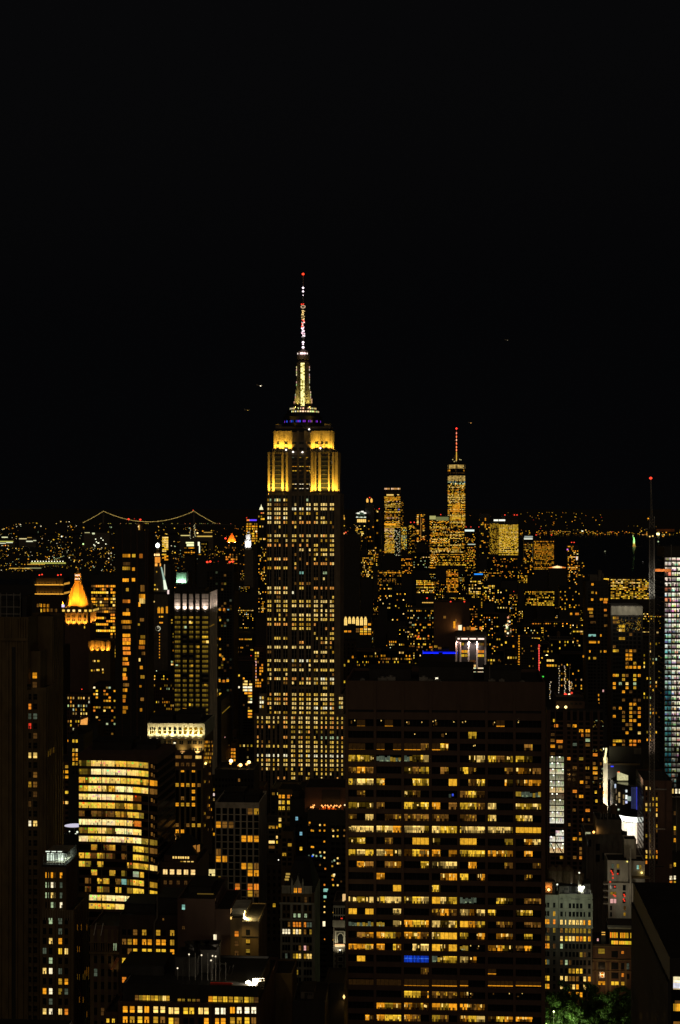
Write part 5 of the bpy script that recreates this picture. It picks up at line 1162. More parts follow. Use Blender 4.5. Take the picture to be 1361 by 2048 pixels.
    for px, py in ((415, 1126), (421, 1125), (460, 1126), (466, 1125)): beacon(b, b.X(px, 6), 6, b.Z(py, 12, 6), s=1.1, gain=2.4)
    beacon(b, b.X(437, 6), 6, b.Z(1123.5, 12, 6), s=.5, gain=.35)
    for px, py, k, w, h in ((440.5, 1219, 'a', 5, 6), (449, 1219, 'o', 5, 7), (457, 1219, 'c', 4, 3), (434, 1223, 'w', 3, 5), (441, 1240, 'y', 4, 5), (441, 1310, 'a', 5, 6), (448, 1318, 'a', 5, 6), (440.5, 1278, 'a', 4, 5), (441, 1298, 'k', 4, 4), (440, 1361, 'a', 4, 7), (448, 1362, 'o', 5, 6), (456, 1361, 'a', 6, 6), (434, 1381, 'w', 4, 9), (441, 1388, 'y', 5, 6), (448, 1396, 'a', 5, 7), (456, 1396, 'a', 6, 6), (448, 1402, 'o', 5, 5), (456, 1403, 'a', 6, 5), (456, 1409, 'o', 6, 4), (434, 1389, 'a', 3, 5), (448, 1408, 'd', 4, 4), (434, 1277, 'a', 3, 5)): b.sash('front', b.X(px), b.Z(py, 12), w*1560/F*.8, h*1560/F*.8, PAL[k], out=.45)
    b.finish()
    # floodlit loggia
    b = Bld('loggia_tower', 'stepped tower with a cream floodlit loggia of ten bays across its top', 'office tower', 333, 409, 1478, 880, 37, vb=1685, ref='the floodlit cream loggia')
    X, Z = b.X, b.Z; W = b.wall
    b.shell(X(296, -.5), X(410, -.5), -.5, 36, Z(1475, 12), Z(1447, 12), 'pale', .4); b.shell(X(333)-.01, X(409), 0, 34, Z(1505, 12), Z(1475, 12)-.02, 'tan', 0); b.shell(X(345), X(407), -.6, 33, 0, Z(1503, 12), 'brown', .4); b.shell(X(300, 4), X(334, 4), 4, 32, 0, Z(1477, 5), 'dark', 0)
    W.box(X(296), X(410), -.9, -.5, Z(1475, 12)-.3, Z(1475, 12)+.4, M['pale']); W.box(X(296), X(410), -1.0, -.5, Z(1449, 12), Z(1446.5, 12), M['pale'])
    for i, c in enumerate((122, 187, 235, 284, 330, 378, 427, 475, 523, 572)):
        u = X(c6(c))
        for s in ((-1, 0, 1) if i == 0 else (-.5, .5)):
            for r in (1384, 1418):
                z = Z(r6(r), 12); du = 1.0 if i == 0 else .7
                b.glaz.box(u+s*du*1.15-.42, u+s*du*1.15+.42, -.56, -.52, z-.8, z+.8, M['glass'])
                if i > 5 or r > 1400 and i != 4: b.sash('front', u+s*du*1.15, z, .75, 1.5, tuple(v*(.5 if i > 5 else .3) for v in PAL['y']), out=.6)
    for c in (85, 158, 212, 260, 307, 354, 402, 451, 499, 548, 600): u = X(c6(c)); W.box(u-.55, u+.55, -.85, -.5, Z(1474, 12), Z(1449, 12), M['pale'])
    for c in (110, 175, 243, 305, 375, 437, 500, 560): u = X(c6(c)); b.flood((u, -3.6, Z(1474.5, 12)), (u, -.5, Z(1460, 12)), 3600, (1, .78, .36), 110)
    for c, r in ((275, 1512), (325, 1512), (387, 1512), (465, 1512), (513, 1512), (563, 1512), (275, 1577), (325, 1577), (513, 1578), (563, 1578)):
        u, z = X(c6(c)), Z(r6(r), 12)
        for s in (-.55, .55): b.glaz.box(u+s-.45, u+s+.45, -.1, -.02, z-.9, z+.9, M['glass'])
    for c, p in ((540, 2400), (265, 900), (400, 500)): u = X(c6(c)); b.flood((u, -2.2, Z(1505, 12)), (u, 0, Z(1496, 12)), p*2.4, (1, .72, .25), 110)
    b.sash('front', X(c6(325)), Z(r6(1518), 12), 1.2, .8, PAL['W'], True, out=.15)
    for c, w, k in ((360, 3, 'd'), (450, 4.4, 'd'), (548, 3.2, 'w')): u = X(c6(c)); b.win('front', u-w/2, u+w/2, Z(r6(1660), 12), Z(r6(1632), 12), [(0, .5, 0, 1, PAL[k]), (.52, 1, 0, 1, tuple(v*.8 for v in PAL[k]))], .7)
    c7 = lambda c: 140+c/4.39; r7 = lambda r: 1480+r/4.39
    b.glaz.face([(X(346), -.63, 3), (X(407), -.63, 3), (X(407), -.63, Z(1537, 12)), (X(346), -.63, Z(1537, 12))], M['glass'])
    for c in (922, 969, 1016, 1062, 1112, 1162): u = X(c7(c)); W.box(u-.55, u+.55, -1.1, -.6, 0, Z(1536, 12), M['tan'])
    W.box(X(346), X(407), -.9, -.6, Z(1540, 12), Z(1533, 12), M['brown'])
    gr = {213: 'adDDd.', 265: 'a.a.a.', 393: 'dkakad', 450: '....a.', 510: '..d.a.', 565: 'dakka.', 690: '....D.', 745: '.d.dkk', 800: '.aa...', 855: '..D...'}
    for r, s in gr.items():
        for c, k in zip((910, 945, 992, 1039, 1088, 1137), s):
            if k != '.': b.sash('front', X(c7(c)), Z(r7(r), 12), 1.7 if c > 920 else .9, 1.9, PAL[k], out=.72)
    u, z = X(c7(922), -3), Z(r7(862), 12); lamp_ball(b, u, -2.4, z, .5, (3, 1.6, .4), 'wall_lamp', 0); b.light((u, -2.0, z), (u+1, -.6, z+7), 1500, (1, .5, .12), 90)
    u, z = X(c6(615), 6), Z(r6(1722), 30); lamp_ball(b, u, 5, z, .75, (4, 2.4, .6), 'wall_lamp', 1)
    rs = R_(8)
    for k in range(8):
        for rr_ in range(24):
            if rs.random() < (.55 if rr_ < 6 else .14): b.sash('right', 2+k*4, Z(r6(1510+rr_*37), 35, 2+k*4), 2.0, 1.3, PAL[rs.choice('kkddDa')], True, out=.1)
    b.root['label'] = b.root['label']
    bulkhead(b, X(300, 6), X(345, 6), 8, 26, Z(1447, 12), 3.0, 'dark'); bulkhead(b, X(350, 6), X(400, 6), 10, 28, Z(1447, 12), 4.2, 'dark'); b.finish()
    # green-lit parapet block
    b = block('green_parapet_block', 'dark block with a pale green floodlit ornate parapet', 'building', 353, 377, 1144, 1750, 26, 'dark', vb=1182, ref='the block with the green-lit parapet', fin=False)
    m = MB(); m.box(b.X(353.5), b.X(373), -.8, -.3, b.Z(1166, 6), b.Z(1145, 6), M['copper']); m.box(b.X(353), b.X(376), -1.0, -.4, b.Z(1167, 6), b.Z(1164.5, 6), M['copper'])
    for i in range(6): x = b.X(355+3*i); m.box(x-.3, x+.3, -1.1, -.8, b.Z(1160, 6), b.Z(1147, 6), M['copper'])
    b.part('parapet', m)
    for px in (356, 361, 366, 371): b.flood((b.X(px), -3, b.Z(1167, 6)), (b.X(px), -.8, b.Z(1158, 6)), 5200, (.8, 1, .72), 110)
    b.finish()
    # roof lamps by the foot of the great tower
    b = block('lamp_roof_block', 'low dark block with three glaring orange lamps on its roof', 'building', 430, 508, 1542, 1020, 30, 'dark', 1560, 12, 4, 12, 4, 6, by_chance(.04, 'dD', R_(2)), vb=1610, ref='the low block with three orange roof lamps', fin=False)
    for px, py, s, k in ((462.5, 1522, 1.6, (4, 2.9, 1.4)), (461.5, 1527, 1.0, (2.5, 1.1, .2)), (481.5, 1530, 1.5, (4, 2.4, .7)), (477, 1531, .7, (1.6, .6, .1)), (498.3, 1524, 1.5, (4, 2.5, .9)), (494, 1528, 1.1, (2.4, 1.0, .25)), (469.5, 1545, .5, (2, .1, .02))):
        lamp_ball(b, b.X(px, 8), 8, b.Z(py, 12, 8), s*.8, k, pole=5)
    b.finish()
    b = block('street_glow_building', 'narrow old building front lit by street glow, rising behind three orange roof lamps', 'building', 462, 472, 1488, 1300, 20, 'tan', 1499, 7, 6, 2, 4, 4.5, from_rows(['oo', 'aa', 'oa', 'ka', 'gy', 'ww'], R_(3)), vb=1545, ref='the narrow street-lit front')
    block('white_window_block', 'dark block with brilliant white paired windows, behind the narrow street-lit front', 'office building', 466, 505, 1330, 1750, 30, 'dark', 1345, 5.9, 26, [468, 471.5, 475, 478.5, 488, 491, 494, 498, 500.5, 503], 3.1, 3.6,
          from_rows(['yyy.......', 'yyyy.....', '....a.....', '....Dww.D.', '....www.ww', 'WWWWWWWWWW', '....wWWwWW', '.....aaoao', '.......kyy', '.......DDg', '.......wWW', '....D.....', '.......d..', '.......yyy', '.......oao', '.......aak'], R_(4)), vb=1470, ref='the block with brilliant white windows', plain=True, gain=1.15)
    block('orange_facade_block', 'reddish brick block with a column of pinkish white windows, beside the great spire skyscraper', 'building', 509, 527, 1296, 1800, 24, 'brick', 1306, 6, 14, [512, 516.5, 521, 525], 3, 4, from_rows(['yw..', 'kk..', 'k...', 'pd..', 'p..o', 'o.oa', 'p.aa', 'o.a.', 'p...', 'wo.a', 'aaa.', 'oao.'], R_(2)), vb=1400, ref='the reddish block with pinkish windows', plain=True)
    block('amber_row_block', 'low wide block whose top floor is a line of amber windows, beyond the white-crowned office', 'building', 467, 507, 1272, 2400, 28, 'dark', 1278.5, 4.2, 10, 14, 2.1, 2.4, from_rows(['.ad.aoa.aayyy', 'd.d..........', '............', '.D.......DD..', 'D..d.aa......', '.yy.........yy', 'D.dd.D.......'], R_(2)), vb=1310, ref='the block with one amber line of windows', merge=True)
    b = block('canyon_block', 'long dark block with a slanting row of pale dashes along its side', 'building', 425, 443, 1405, 1250, 60, 'dark', vb=1530, ref='the block with slanting pale dashes', fin=False)
    for k in range(9): b.sash('right', 6+k*5, b.h-9, 3, .9, PAL['q'], True, out=.1)
    for v, r, k in ((20, 30, 'p'), (30, 48, 'D'), (12, 60, 'G'), (44, 40, 'd'), (25, 55, 'v')): b.sash('right', v, b.h-r, 2.4, .8, PAL[k], True, out=.1)
    b.finish()
    block('paired_window_block', 'black block with a stack of small paired cream windows, behind the bright curved glass office', 'building', 137, 168, 1472, 1050, 26, 'dark', 1482, 9.1, 8, [147.5, 154], 4, 6, from_rows(['yy', '..', 'yw', 'aa', 'aa', 'yk'], R_(3)), vb=1535, ref='the block of paired cream windows', roofs=((.2, .5, 3, 'dark'),))
    b = block('disc_roof_block', 'low block under a glowing white disc canopy, beside the bright curved glass office', 'building', 128, 157.5, 1672, 830, 24, 'dark', vb=1710, ref='the block with the white disc canopy', fin=False)
    m = MB(); x, z = b.X(149, 8), b.Z(1652, 4, 8); m.lathe(x, 8, [(.2, z-.3), (5.2, z-.1), (5.2, z+.25), (.1, z+.5)], 28, M['white']); m.bar((x, 8, b.h), (x, 8, z), .3, M['steel']); b.part('disc_canopy', m)
    m = MB(); m.lathe(x, 8, [(.1, z+.55), (5.0, z+.32), (5.1, z+.3)], 28, M['lamp'], (.62, .58, .72)); b.part('canopy_light', m)
    for px, py, s in ((139.5, 1663, .35), (155, 1664, .6), (152, 1668, .5), (130, 1668, .4)): lamp_ball(b, b.X(px, 3), 3, b.Z(py, 4, 3), s, (1.1, 1.15, .9), 'roof_lamp', 1)
    b.finish()
    b = block('orange_glow_roof_block', 'dark block with one tilted orange-lit roof window, beyond the bright curved glass office', 'building', 158, 196, 1452, 1350, 26, 'dark', vb=1500, ref='the block with the tilted orange roof window', fin=False)
    m = MB(); m.loft(lofts(b.X(160, 2), 2, b.X(176, 2), 8), b.h, lofts(b.X(161, 2), 3, b.X(176, 2), 8), b.Z(1434, 6, 2), M['brown']); b.part('roof_bulkhead', m); m = MB(); m.face([(b.X(161, 1.6), 1.6, b.h+.4), (b.X(175, 1.6), 1.6, b.h+.8), (b.X(176, 1.6), 1.9, b.Z(1435, 6, 2)), (b.X(162, 1.6), 1.9, b.Z(1440, 6, 2))], M['lit'], (.95, .4, .08)); b.part('window', m); b.finish()
# ------------------------------------------------------------------ right-hand side, near and middle distance
def right_side():
    # tower with the white-lit strip
    b = Bld('strip_lit_tower', 'dark brown grid tower with one column of brilliant white glazed floors', 'office tower', 1095, 1207, 1421, 1050, 36, vb=1760, ref='the brown tower with the white-lit strip')
    X, Z = b.X, b.Z; W = b.wall; c1 = lambda c: 1080+c/7.3125; r1 = lambda r: 1440+r/7.3125; rng = R_(12)
    b.shell(0, b.w, 0, 36, 0, b.h, 'dark', 1)
    b.glaz.face([(.3, -.03, 3), (b.w-.3, -.03, 3), (b.w-.3, -.03, b.h-1), (.3, -.03, b.h-1)], M['glass'])
    for c in (118, 140, 228, 356, 385, 465, 558, 652, 748, 760, 860): u = X(c1(c)); W.box(u-(.35 if c == 228 else .75), u+(.35 if c == 228 else .75), -.7, 0, 0, b.h, M['brown'])
    r = 20
    while r < 3200: W.box(.1, b.w-.1, -.35, 0, Z(r1(r), 20)-.55, Z(r1(r), 20)+.55, M['brown']); r += 68
    fl = [(570, 'q'), (660, 'g'), (752, 'w'), (840, 'q'), (930, 'g'), (1020, 'k'), (1110, 'D'), (1200, 'q'), (1290, 'w'), (1380, 'w'), (1470, 'W'), (1650, '.W'), (1738, 'W'), (1838, 'w'), (1900, 'k')]
    for r, k in fl:
        for s, (a, e) in enumerate(((146, 224), (234, 350))):
            kk = k if len(k) == 1 else k[s]
            if kk == '.': continue
            base = {'w': (.72, .66, .42), 'W': (.9, .86, .68), 'g': (.55, .56, .36), 'q': (.30, .28, .17), 'k': (.8, .55, .25), 'D': (.12, .09, .05)}[kk]
            u0, u1, z0, z1 = X(c1(a)), X(c1(e)), Z(r1(r+38), 10), Z(r1(r-34), 10); cs = []; n = 4
            for j in range(n):
                f = rng.uniform(.85, 1.05); cs.append((j/n, (j+.97)/n, 0, .5, tuple(v*f for v in base))); cs.append((j/n, (j+.97)/n, .5, 1, tuple(v*rng.uniform(.6, .95) for v in base)))
                if rng.random() < .6: cs.append((j/n+.03, j/n+.11, .25, .85, tuple(v*.25 for v in base)))
            b.win('front', u0, u1, z0, z1, cs, .75)
            if rng.random() < .7: m = MB(); x = rng.uniform(u0+.5, u1-.5); m.box(x-.4, x+.4, -.95, -.8, z1-.5, z1+.2, M['lamp'], (2.2, 2.2, 1.8)); b.part('ceiling_lamp', m)
    for x0, x1 in ((158, 215), (240, 330)): m = MB(); m.bar((X(c1(x0)), -1, Z(r1(1800), 10)), (X(c1(x1)), -1, Z(r1(1940), 10)), .4, M['dark']); b.part('brace', m)
    ow = [(505, 85, 'a', 65), (605, 155, 'a', 75), (697, 155, 'a', 72), (625, 220, 'o', 35), (700, 220, 'd', 60), (700, 292, 'g', 68), (510, 357, 'G', 62), (700, 362, 'd', 65), (240, 85, 'o', 55), (420, 565, 'o', 62), (605, 565, 'q', 65), (805, 505, 'o', 75), (510, 697, 'd', 60), (675, 700, 'k', 20), (712, 700, 'k', 20), (790, 700, 'a', 60), (835, 700, 'k', 40), (805, 770, 'a', 90), (620, 907, 'a', 62), (680, 910, 'd', 30), (698, 972, 'D', 65), (868, 968, 'o', 35), (515, 1042, 'o', 70), (535, 1112, 'd', 20), (608, 1115, 'a', 72), (818, 1050, 'y', 30), (932, 1055, 'a', 20), (828, 1180, 'y', 30), (500, 1315, 'd', 45), (698, 1318, 'o', 68), (632, 1455, 'o', 24), (720, 1455, 'd', 28), (435, 1530, 'd', 36), (515, 1735, 'a', 68), (600, 1740, 'k', 50), (580, 1660, 'o', 25), (603, 1880, 'd', 48), (600, 1945, 'd', 40), (330, 2012, 'k', 68), (510, 2010, 'd', 45), (600, 2012, 'o', 42), (700, 840, 'D', 60), (820, 845, 'd', 60), (790, 632, 'd', 50), (880, 635, 'd', 50), (180, 300, 'd', 70), (290, 315, 'o', 90), (185, 385, 'a', 70), (300, 395, 'd', 60), (185, 495, 'D', 70), (430, 80, 'D', 70), (190, 215, 'D', 50), (210, 10, 'y', 28), (640, 1590, 'D', 40)]
    for c, r, k, w in ow: b.sash('front', X(c1(c)), Z(r1(r), 20), w/7.3125*1050/F, 42/7.3125*1050/F, PAL[k], out=.42)
    for i in range(60): c = rng.uniform(770, 930); r = rng.choice([20, 85, 435, 700, 775, 840, 910])+rng.uniform(-18, 18); b.sash('front', X(c1(c)), Z(r1(r), 25), .5, .4, PAL[rng.choice('qqGgD')], True, out=.45)
    for px in (1115.5, 1132): lamp_ball(b, X(px, 4), 4, Z(1422, 20, 4)+2.5, 1.0, (2.8, 2.0, .7), pole=2)
    bulkhead(b, X(1112, 10), X(1170, 10), 10, 28, b.h, 5, 'brown'); b.finish()
    # block just right of the slab, with tiny dots
    # curved shop building, blazing white at its foot
    b = Bld('curved_store', 'curved glass store with a blazing white ground band, bluish glass and a lit terrace', 'shop building', 1208, 1277, 1516, 1130, 40, vb=1700, ref='the curved store with the blazing white band')
    X, Z = b.X, b.Z; c3 = lambda c: 1200+c/6.025; r3 = lambda r: 1460+r/6.025; rng = R_(17)
    pts = [(132, 480, 24), (165, 530, 17), (205, 590, 11), (255, 630, 6.5), (320, 658, 3), (390, 672, 1), (462, 680, 0)]
    P0 = [(X(c3(c), y), y) for c, r, y in pts]; bk = [(P0[-1][0], 38), (P0[0][0], 38)]
    zt = Z(r3(676), 20); zb1, zb0 = Z(r3(1050), 20), Z(r3(1120), 20)
    m = MB(); m.loft(P0+bk, zb1, P0+bk, zt, M['blueglass'], bottom=True); b.part('curved_glazing', m)
    m = MB(); g = [(x, y+.8) for x, y in P0]; m.loft(g+bk, 0, g+bk, zb1, M['dark'], cap=False); b.part('shop_core', m)
    def along(n):
        out = []
        for i in range(n+1):
            t = i/n*(len(P0)-1); k = min(int(t), len(P0)-2); f = t-k; out.append((P0[k][0]+(P0[k+1][0]-P0[k][0])*f, P0[k][1]+(P0[k+1][1]-P0[k][1])*f))
        return out
    S = along(36); m = MB()
    for x, y in S: m.box(x-.09, x+.09, y-.2, y+.1, zb1, zt+.6, M['steel'])
    for i in range(14):
        z = zb1+(zt-zb1)*i/13
        for (xa, ya), (xb, yb) in zip(S[:-1], S[1:]): m.bar((xa, ya-.12, z), (xb, yb-.12, z), .08, M['steel'])
    b.part('glazing_frame', m)
    def sheet(name, i0, i1, z0, z1, col, off=.25, mat='lit'):
        m = MB()
        for (xa, ya), (xb, yb) in zip(S[i0:i1], S[i0+1:i1+1]): f = rng.uniform(.8, 1.1); m.face([(xa, ya-off, z0), (xb, yb-off, z0), (xb, yb-off, z1), (xa, ya-off, z1)], M[mat], tuple(v*f for v in col))
        b.part(name, m)
    sheet('shop_sign_band', 12, 36, zb0+.4, zb1-.2, (3.2, 3.4, 3.0)); sheet('shop_window', 14, 25, Z(r3(1230), 20), zb0-.2, (1.4, 1.2, .9)); sheet('shop_window', 25, 33, Z(r3(1330), 20), zb0-.2, (1.7, 1.5, 1.2)); sheet('shop_window', 33, 36, Z(r3(1370), 20), zb0, (1.4, 1.1, .8)); sheet('shop_window', 20, 34, Z(r3(1420), 20), Z(r3(1335), 20), (1.0, .8, .55))
    for i, z in ((18, 1110), (24, 1165), (29, 1140)): m = MB(); x, y = S[i]; m.box(x-1.2, x+1.2, y-.5, y-.4, Z(r3(z+20), 20), Z(r3(z-15), 20), M['lamp'], (2.4, 2.2, 1.8)); b.part('shop_display', m)
    for c, r, w, h, k in ((190, 712, 5, 8, (.55, .65, .8)), (238, 800, 4.6, 9, (.5, .35, .14)), (200, 770, 2.4, 9, (.14, .1, .06)), (242, 872, 4.6, 9.5, (.38, .26, .1)), (205, 850, 3, 9, (.16, .11, .05)), (287, 815, 3, 8, (.22, .15, .06)), (287, 885, 3, 9, (.2, .14, .06)), (322, 742, 3.5, 5, (.8, .9, .9)), (322, 815, 4, 8, (1.1, 1.2, 1.1)), (355, 830, 8, 9, (.3, .38, .34)), (322, 875, 4, 5, (.7, .75, 1.2)), (200, 940, 5, 3, (1.1, 1.0, .7)), (232, 985, 5, 3, (.5, .6, .4))):
        i = min(range(37), key=lambda j: abs(S[j][0]-X(c3(c), S[j][1]))); x, y = S[i]; z = Z(r3(r), 10); s = 1130/F/2
        m = MB(); m.box(x-w*s, x+w*s, y-.5-.2*w*s, y-.4-.2*w*s, z-h*s, z+h*s, M['lit'], k); b.part('window', m)
    sheet('blue_window', 29, 36, Z(r3(950), 20), Z(r3(690), 20), (.018, .022, .06), .22); sheet('blue_window', 34, 36, Z(r3(960), 20), Z(r3(685), 20), (.03, .035, .35), .3)
    m = MB(); m.box(X(c3(215), 20), X(c3(345), 16), 19, 19.4, zt, Z(r3(560), 20, 19), M['pale']); b.part('terrace_wall', m)
    for i in range(6): m = MB(); x = X(c3(228+i*19), 18.6); m.box(x-1.1, x+1.1, 18.5, 18.7, zt+.8, zt+6.5-i*.4, M['lit'], (.62, .58, .30)); b.part('terrace_window', m)
    m = MB(); m.box(X(c3(216), 18), X(c3(240), 18), 17.6, 18, Z(r3(512), 20, 18), Z(r3(503), 20, 18), M['lamp'], (1.3, .18, .04)); b.part('roof_lamp', m)
    m = MB(); m.box(X(c3(132), 24), X(c3(165), 24), 23.6, 23.9, Z(r3(445), 10, 24), Z(r3(432), 10, 24), M['lamp'], (.05, .08, 1.3)); b.part('blue_sign', m)
    m = MB(); m.box(0.0, 5.4, 27, 50, 0, Z(r3(330), 3, 27), M['white']); b.part('fin_wall', m)
    fx = 0.2; zf = lambda r: Z(r3(r), 3, 27)
    m = MB(); m.box(X(c3(100), 26), X(c3(485), 26), 25.5, 38, zt+.1, Z(r3(410), 20, 26), M['dark']); m.box(X(c3(100), 25), X(c3(485), 25), 25, 25.5, Z(r3(425), 20, 25), Z(r3(403), 20, 25), M['tan']); m.box(X(c3(110), 36), X(c3(500), 36), 34, 38, Z(r3(410), 20, 34), Z(r3(200), 20, 34), M['dark']); b.part('upper_block', m)
    m = MB(); m.box(X(c3(410), 33.5), X(c3(498), 33.5), 33, 34, Z(r3(292), 20, 33), Z(r3(215), 20, 33), M['grey']); b.part('roof_bulkhead', m)
    for r in (225, 650, 760, 820, 930): m = MB(); x = 2+rng.uniform(-1, 1); m.box(x-.8, x+.8, 26.5, 26.8, zf(r+12), zf(r-8), M['lamp'], (2.4, 2.2, 1.3)); b.part('wall_lamp', m)
    for i in range(6):
        r0 = 215+30*i; a, e = (80-4*i if i < 4 else 60+10*(i-4)), 0
        m = MB(); m.box(X(c3(a-11), 26.4), X(c3(a+8), 26.4), 26.2, 26.5, zf(r0+30), zf(r0), M['lamp'], (1.8, 1.6, .7)); b.part('curved_light', m)
    for r, p, k in ((930, 26000, (1, .85, .6)), (660, 9000, (1, .95, .7)), (330, 5000, (1, .9, .5))): b.light((1.5, 14, zf(r)), (2.5, 27, zf(r)+6), p, k, 110)
    b.finish()
    # brown building to its right, tan-lit flank
    b = Bld('flank_lit_building', 'brown office building with a softly lit tan flank, behind the lattice hoist mast', 'office building', 1288, 1345, 1564, 1090, 46, vb=1765, ref='the brown building with the lit flank')
    X, Z = b.X, b.Z
    b.shell(0, b.w, 0, 46, 0, b.h, 'brown', 1); rng = R_(5)
    rows = [702, 770, 830, 900, 960, 1025, 1090, 1155, 1215, 1275, 1335, 1400, 1468, 1530, 1595]
    lit = {702: 'ww..', 830: '..yy', 900: 'wwky', 960: 'yg.a', 1025: '.D.w', 1155: '...k', 1215: '...d', 1275: 'qq..', 1335: '.k..', 1468: 'wy.o', 1530: 'yyya', 1595: 'o...'}
    for r in rows:
        for c, k in zip((557, 596, 638, 680), lit.get(r, '....')):
            u, z = X(c3(c)), Z(r3(r), 8); b.glaz.box(u-.85, u+.85, -.1, -.02, z-1.1, z+1.1, M['glass'])
            if k != '.': b.sash('front', u, z, 1.6, 2.1, PAL[k], out=.14)
        for v in range(9): b.glaz.box(-.1, -.02, 3+v*4.8, 4.6+v*4.8, Z(r3(r), 8)-1.1, Z(r3(r), 8)+1.1, M['glass'])
    for px in (1290, 1297, 1304, 1311, 1318): W_ = X(px); b.wall.box(W_-.5, W_+.5, -.4, 0, 0, b.h, M['brown'])
    for r, k in ((1180, 'y'), (1325, 'a'), (1620, 'y'), (1775, 'W'), (1840, 'y'), (1000, 'D'), (1240, 'D')): b.sash('front', X(c3(940))-2, Z(r3(r), 14), 1.3, 2.6, PAL[k], out=.14)
    for r, k in ((1780, 'W'), (1840, 'o'), (1640, 'D')): b.sash('front', X(c3(893))-2, Z(r3(r), 14), 1.6, 2.6, PAL[k], out=.14)
    b.light((-9, 8, 60), (0, 22, 120), 26000, (1, .78, .5), 120); b.finish()
    # unfinished tower, floors open and lit
    b = Bld('unfinished_tower', 'unfinished tower of open brightly lit floors, white above and teal along one edge', 'tower under construction', 1330, 1400, 1113, 1190, 44, vb=1600, ref='the unfinished lit tower')
    X, Z = b.X, b.Z; W = b.wall; c8 = lambda c: 1070+c/4.677; r8 = lambda r: 1080+r/4.677; rng = R_(23)
    zz = lambda r: Z(r8(r), 8)
    core = MB(); core.box(3, b.w, 6, 42, 0, zz(170), M['grey']); b.part('core', core)
    b.part('netting', (lambda m: (m.box(-.5, b.w, -.5, 44, zz(170)+.3, zz(60), M['dark']), m)[1])(MB()))
    pitch = 48.3; i = 0; r = 150
    while r < 2420:
        z = zz(r); sl = MB(); left = -2.6 if 330 < r < 560 else -.3
        sl.box(left, b.w, -.8, 43, z-.45, z+.45, M['dark']); b.part('floor_slab', sl)
        fb = rng.random(); top = r < 720; low = r > 1900
        f0 = 1.0 if r < 1100 else .85 if r < 1600 else .55
        if r < 2320:
            # left strip and main front of each storey
            for (ca, ce, n) in ((1215, 1277, rng.choice([2, 3])), (1284, 1372, rng.choice([2, 3, 4]))):
                for j in range(n):
                    a, e = ca+(ce-ca)*j/n, ca+(ce-ca)*(j+.9)/n
                    if ca < 1280: base = ((lambda L: L[int(fb*len(L))])([(1.1, 1.0, .85), (1.2, .35, .18), (1.0, .8, .6)]) if top else (lambda L: L[int(fb*len(L))])([(.9, .98, .85), (.6, .75, .65), (.4, .7, .66)]) if r < 1400 else (lambda L: L[int(fb*len(L))])([(.12, .42, .42), (.05, .25, .27), (.4, .7, .6), (.02, .08, .1)]))
                    else: base = (1.15, 1.05, .78) if r < 1900 else (.5, .5, .35)
                    if low and ca > 1280 and rng.random() < .4: continue
                    q = rng.choice([.3, .7, .85, 1.0, 1.1])*f0
                    cs = [(0, 1, 0, .5, tuple(v*q*rng.uniform(.3, 1) for v in base)), (0, 1, .5, 1, tuple(v*q for v in base))]
                    if rng.random() < .5: cs.append((.1, rng.uniform(.3, .8), 0, rng.uniform(.3, .9), (.03, .025, .02)))
                    b.win('front', X(c8(a)), X(c8(e)), z-3.05, z-.6, cs, -.6 if ca < 1280 else -1.2)
        r += pitch
    for c in (1215, 1246, 1278, 1325): u = X(c8(c)); W.box(u-.3, u+.3, -.1, .6, 0, zz(165), M['steel'])
    m = MB(); x = X(c8(1276), -1); m.bar((x, -1.1, 0), (x, -1.1, zz(40)), .22, M['steel']); b.part('hoist_rail', m)
    for i in range(7): u = 6+i*2.6; b.sash('front', u-5.5, Z(1582, 8), 1.5, 3.4, PAL['W' if i > 2 else 'w'], out=.9)
    b.part('canopy', (lambda m: (m.box(-9, 12, -3, 0, Z(1594, 8), Z(1592, 8), M['steel']), m)[1])(MB()))
    b.finish()
    # hoist mast
    b = Bld('lattice_mast', 'tall lattice hoist mast tied to the unfinished tower, red beacon on its jib', 'construction mast', 1300, 1309.5, 1030, 1060, 3.2, vb=1768, ref='the lattice hoist mast')
    X, Z = b.X, b.Z; w = b.w; zt = b.Z(1032, 1); m = MB(); rng = R_(3)
    for x in (0, w):
        for y in (0, 3): m.bar((x, y, 0), (x, y, zt), .2, M['steel'])
    k = 0; z = 2
    while z < zt-2:
        m.bar((0, 0, z), (w, 0, z+2.4), .11, M['steel']); m.bar((w, 0, z), (0, 0, z+2.4), .11, M['steel']); m.bar((0, 0, z), (w, 0, z), .12, M['steel']); m.bar((0, 0, z), (0, 3, z+2.4), .1, M['steel']); m.bar((w, 0, z), (w, 3, z+2.4), .1, M['steel']); z += 2.4
    b.part('lattice', m)
    m = MB(); z = Z(1066, 1); m.box(-1.2, w+1, -1, 4, z-3, z+3, M['dark']); m.box(w, w+13, 0, 1.5, z+1, z+2.6, M['orange']); m.box(-3, 0, 0, 1, z+2, z+3, M['steel']); b.part('slewing_cab', m)
    m = MB(); za, zb = Z(1050, 1), Z(959, 1)
    for s in (0, 1.2): m.bar((w*.3+s, 1, za), (w*.2+s*.3, 1, zb), .14, M['steel'])
    z = za; 
    for i in range(14): t0, t1 = i/14, (i+1)/14; m.bar((w*.3-.1*w*t0, 1, za+(zb-za)*t0), (w*.3+1.2-(.1*w+.84)*t1, 1, za+(zb-za)*t1), .09, M['steel'])
    b.part('jib', m); beacon(b, w*.25, 1, Z(957, 1)-.6, s=1.0, pole=1)
    for px, py, k in ((1297, 1037, 'a'), (1306, 1072, 'w'), (1300, 1073, 'w'), (1317, 1083, 'g')): lamp_ball(b, X(px, -1.3), -1.3, Z(py, 1), .5, tuple(v*1.2 for v in PAL[k]), 'mast_lamp', 0)
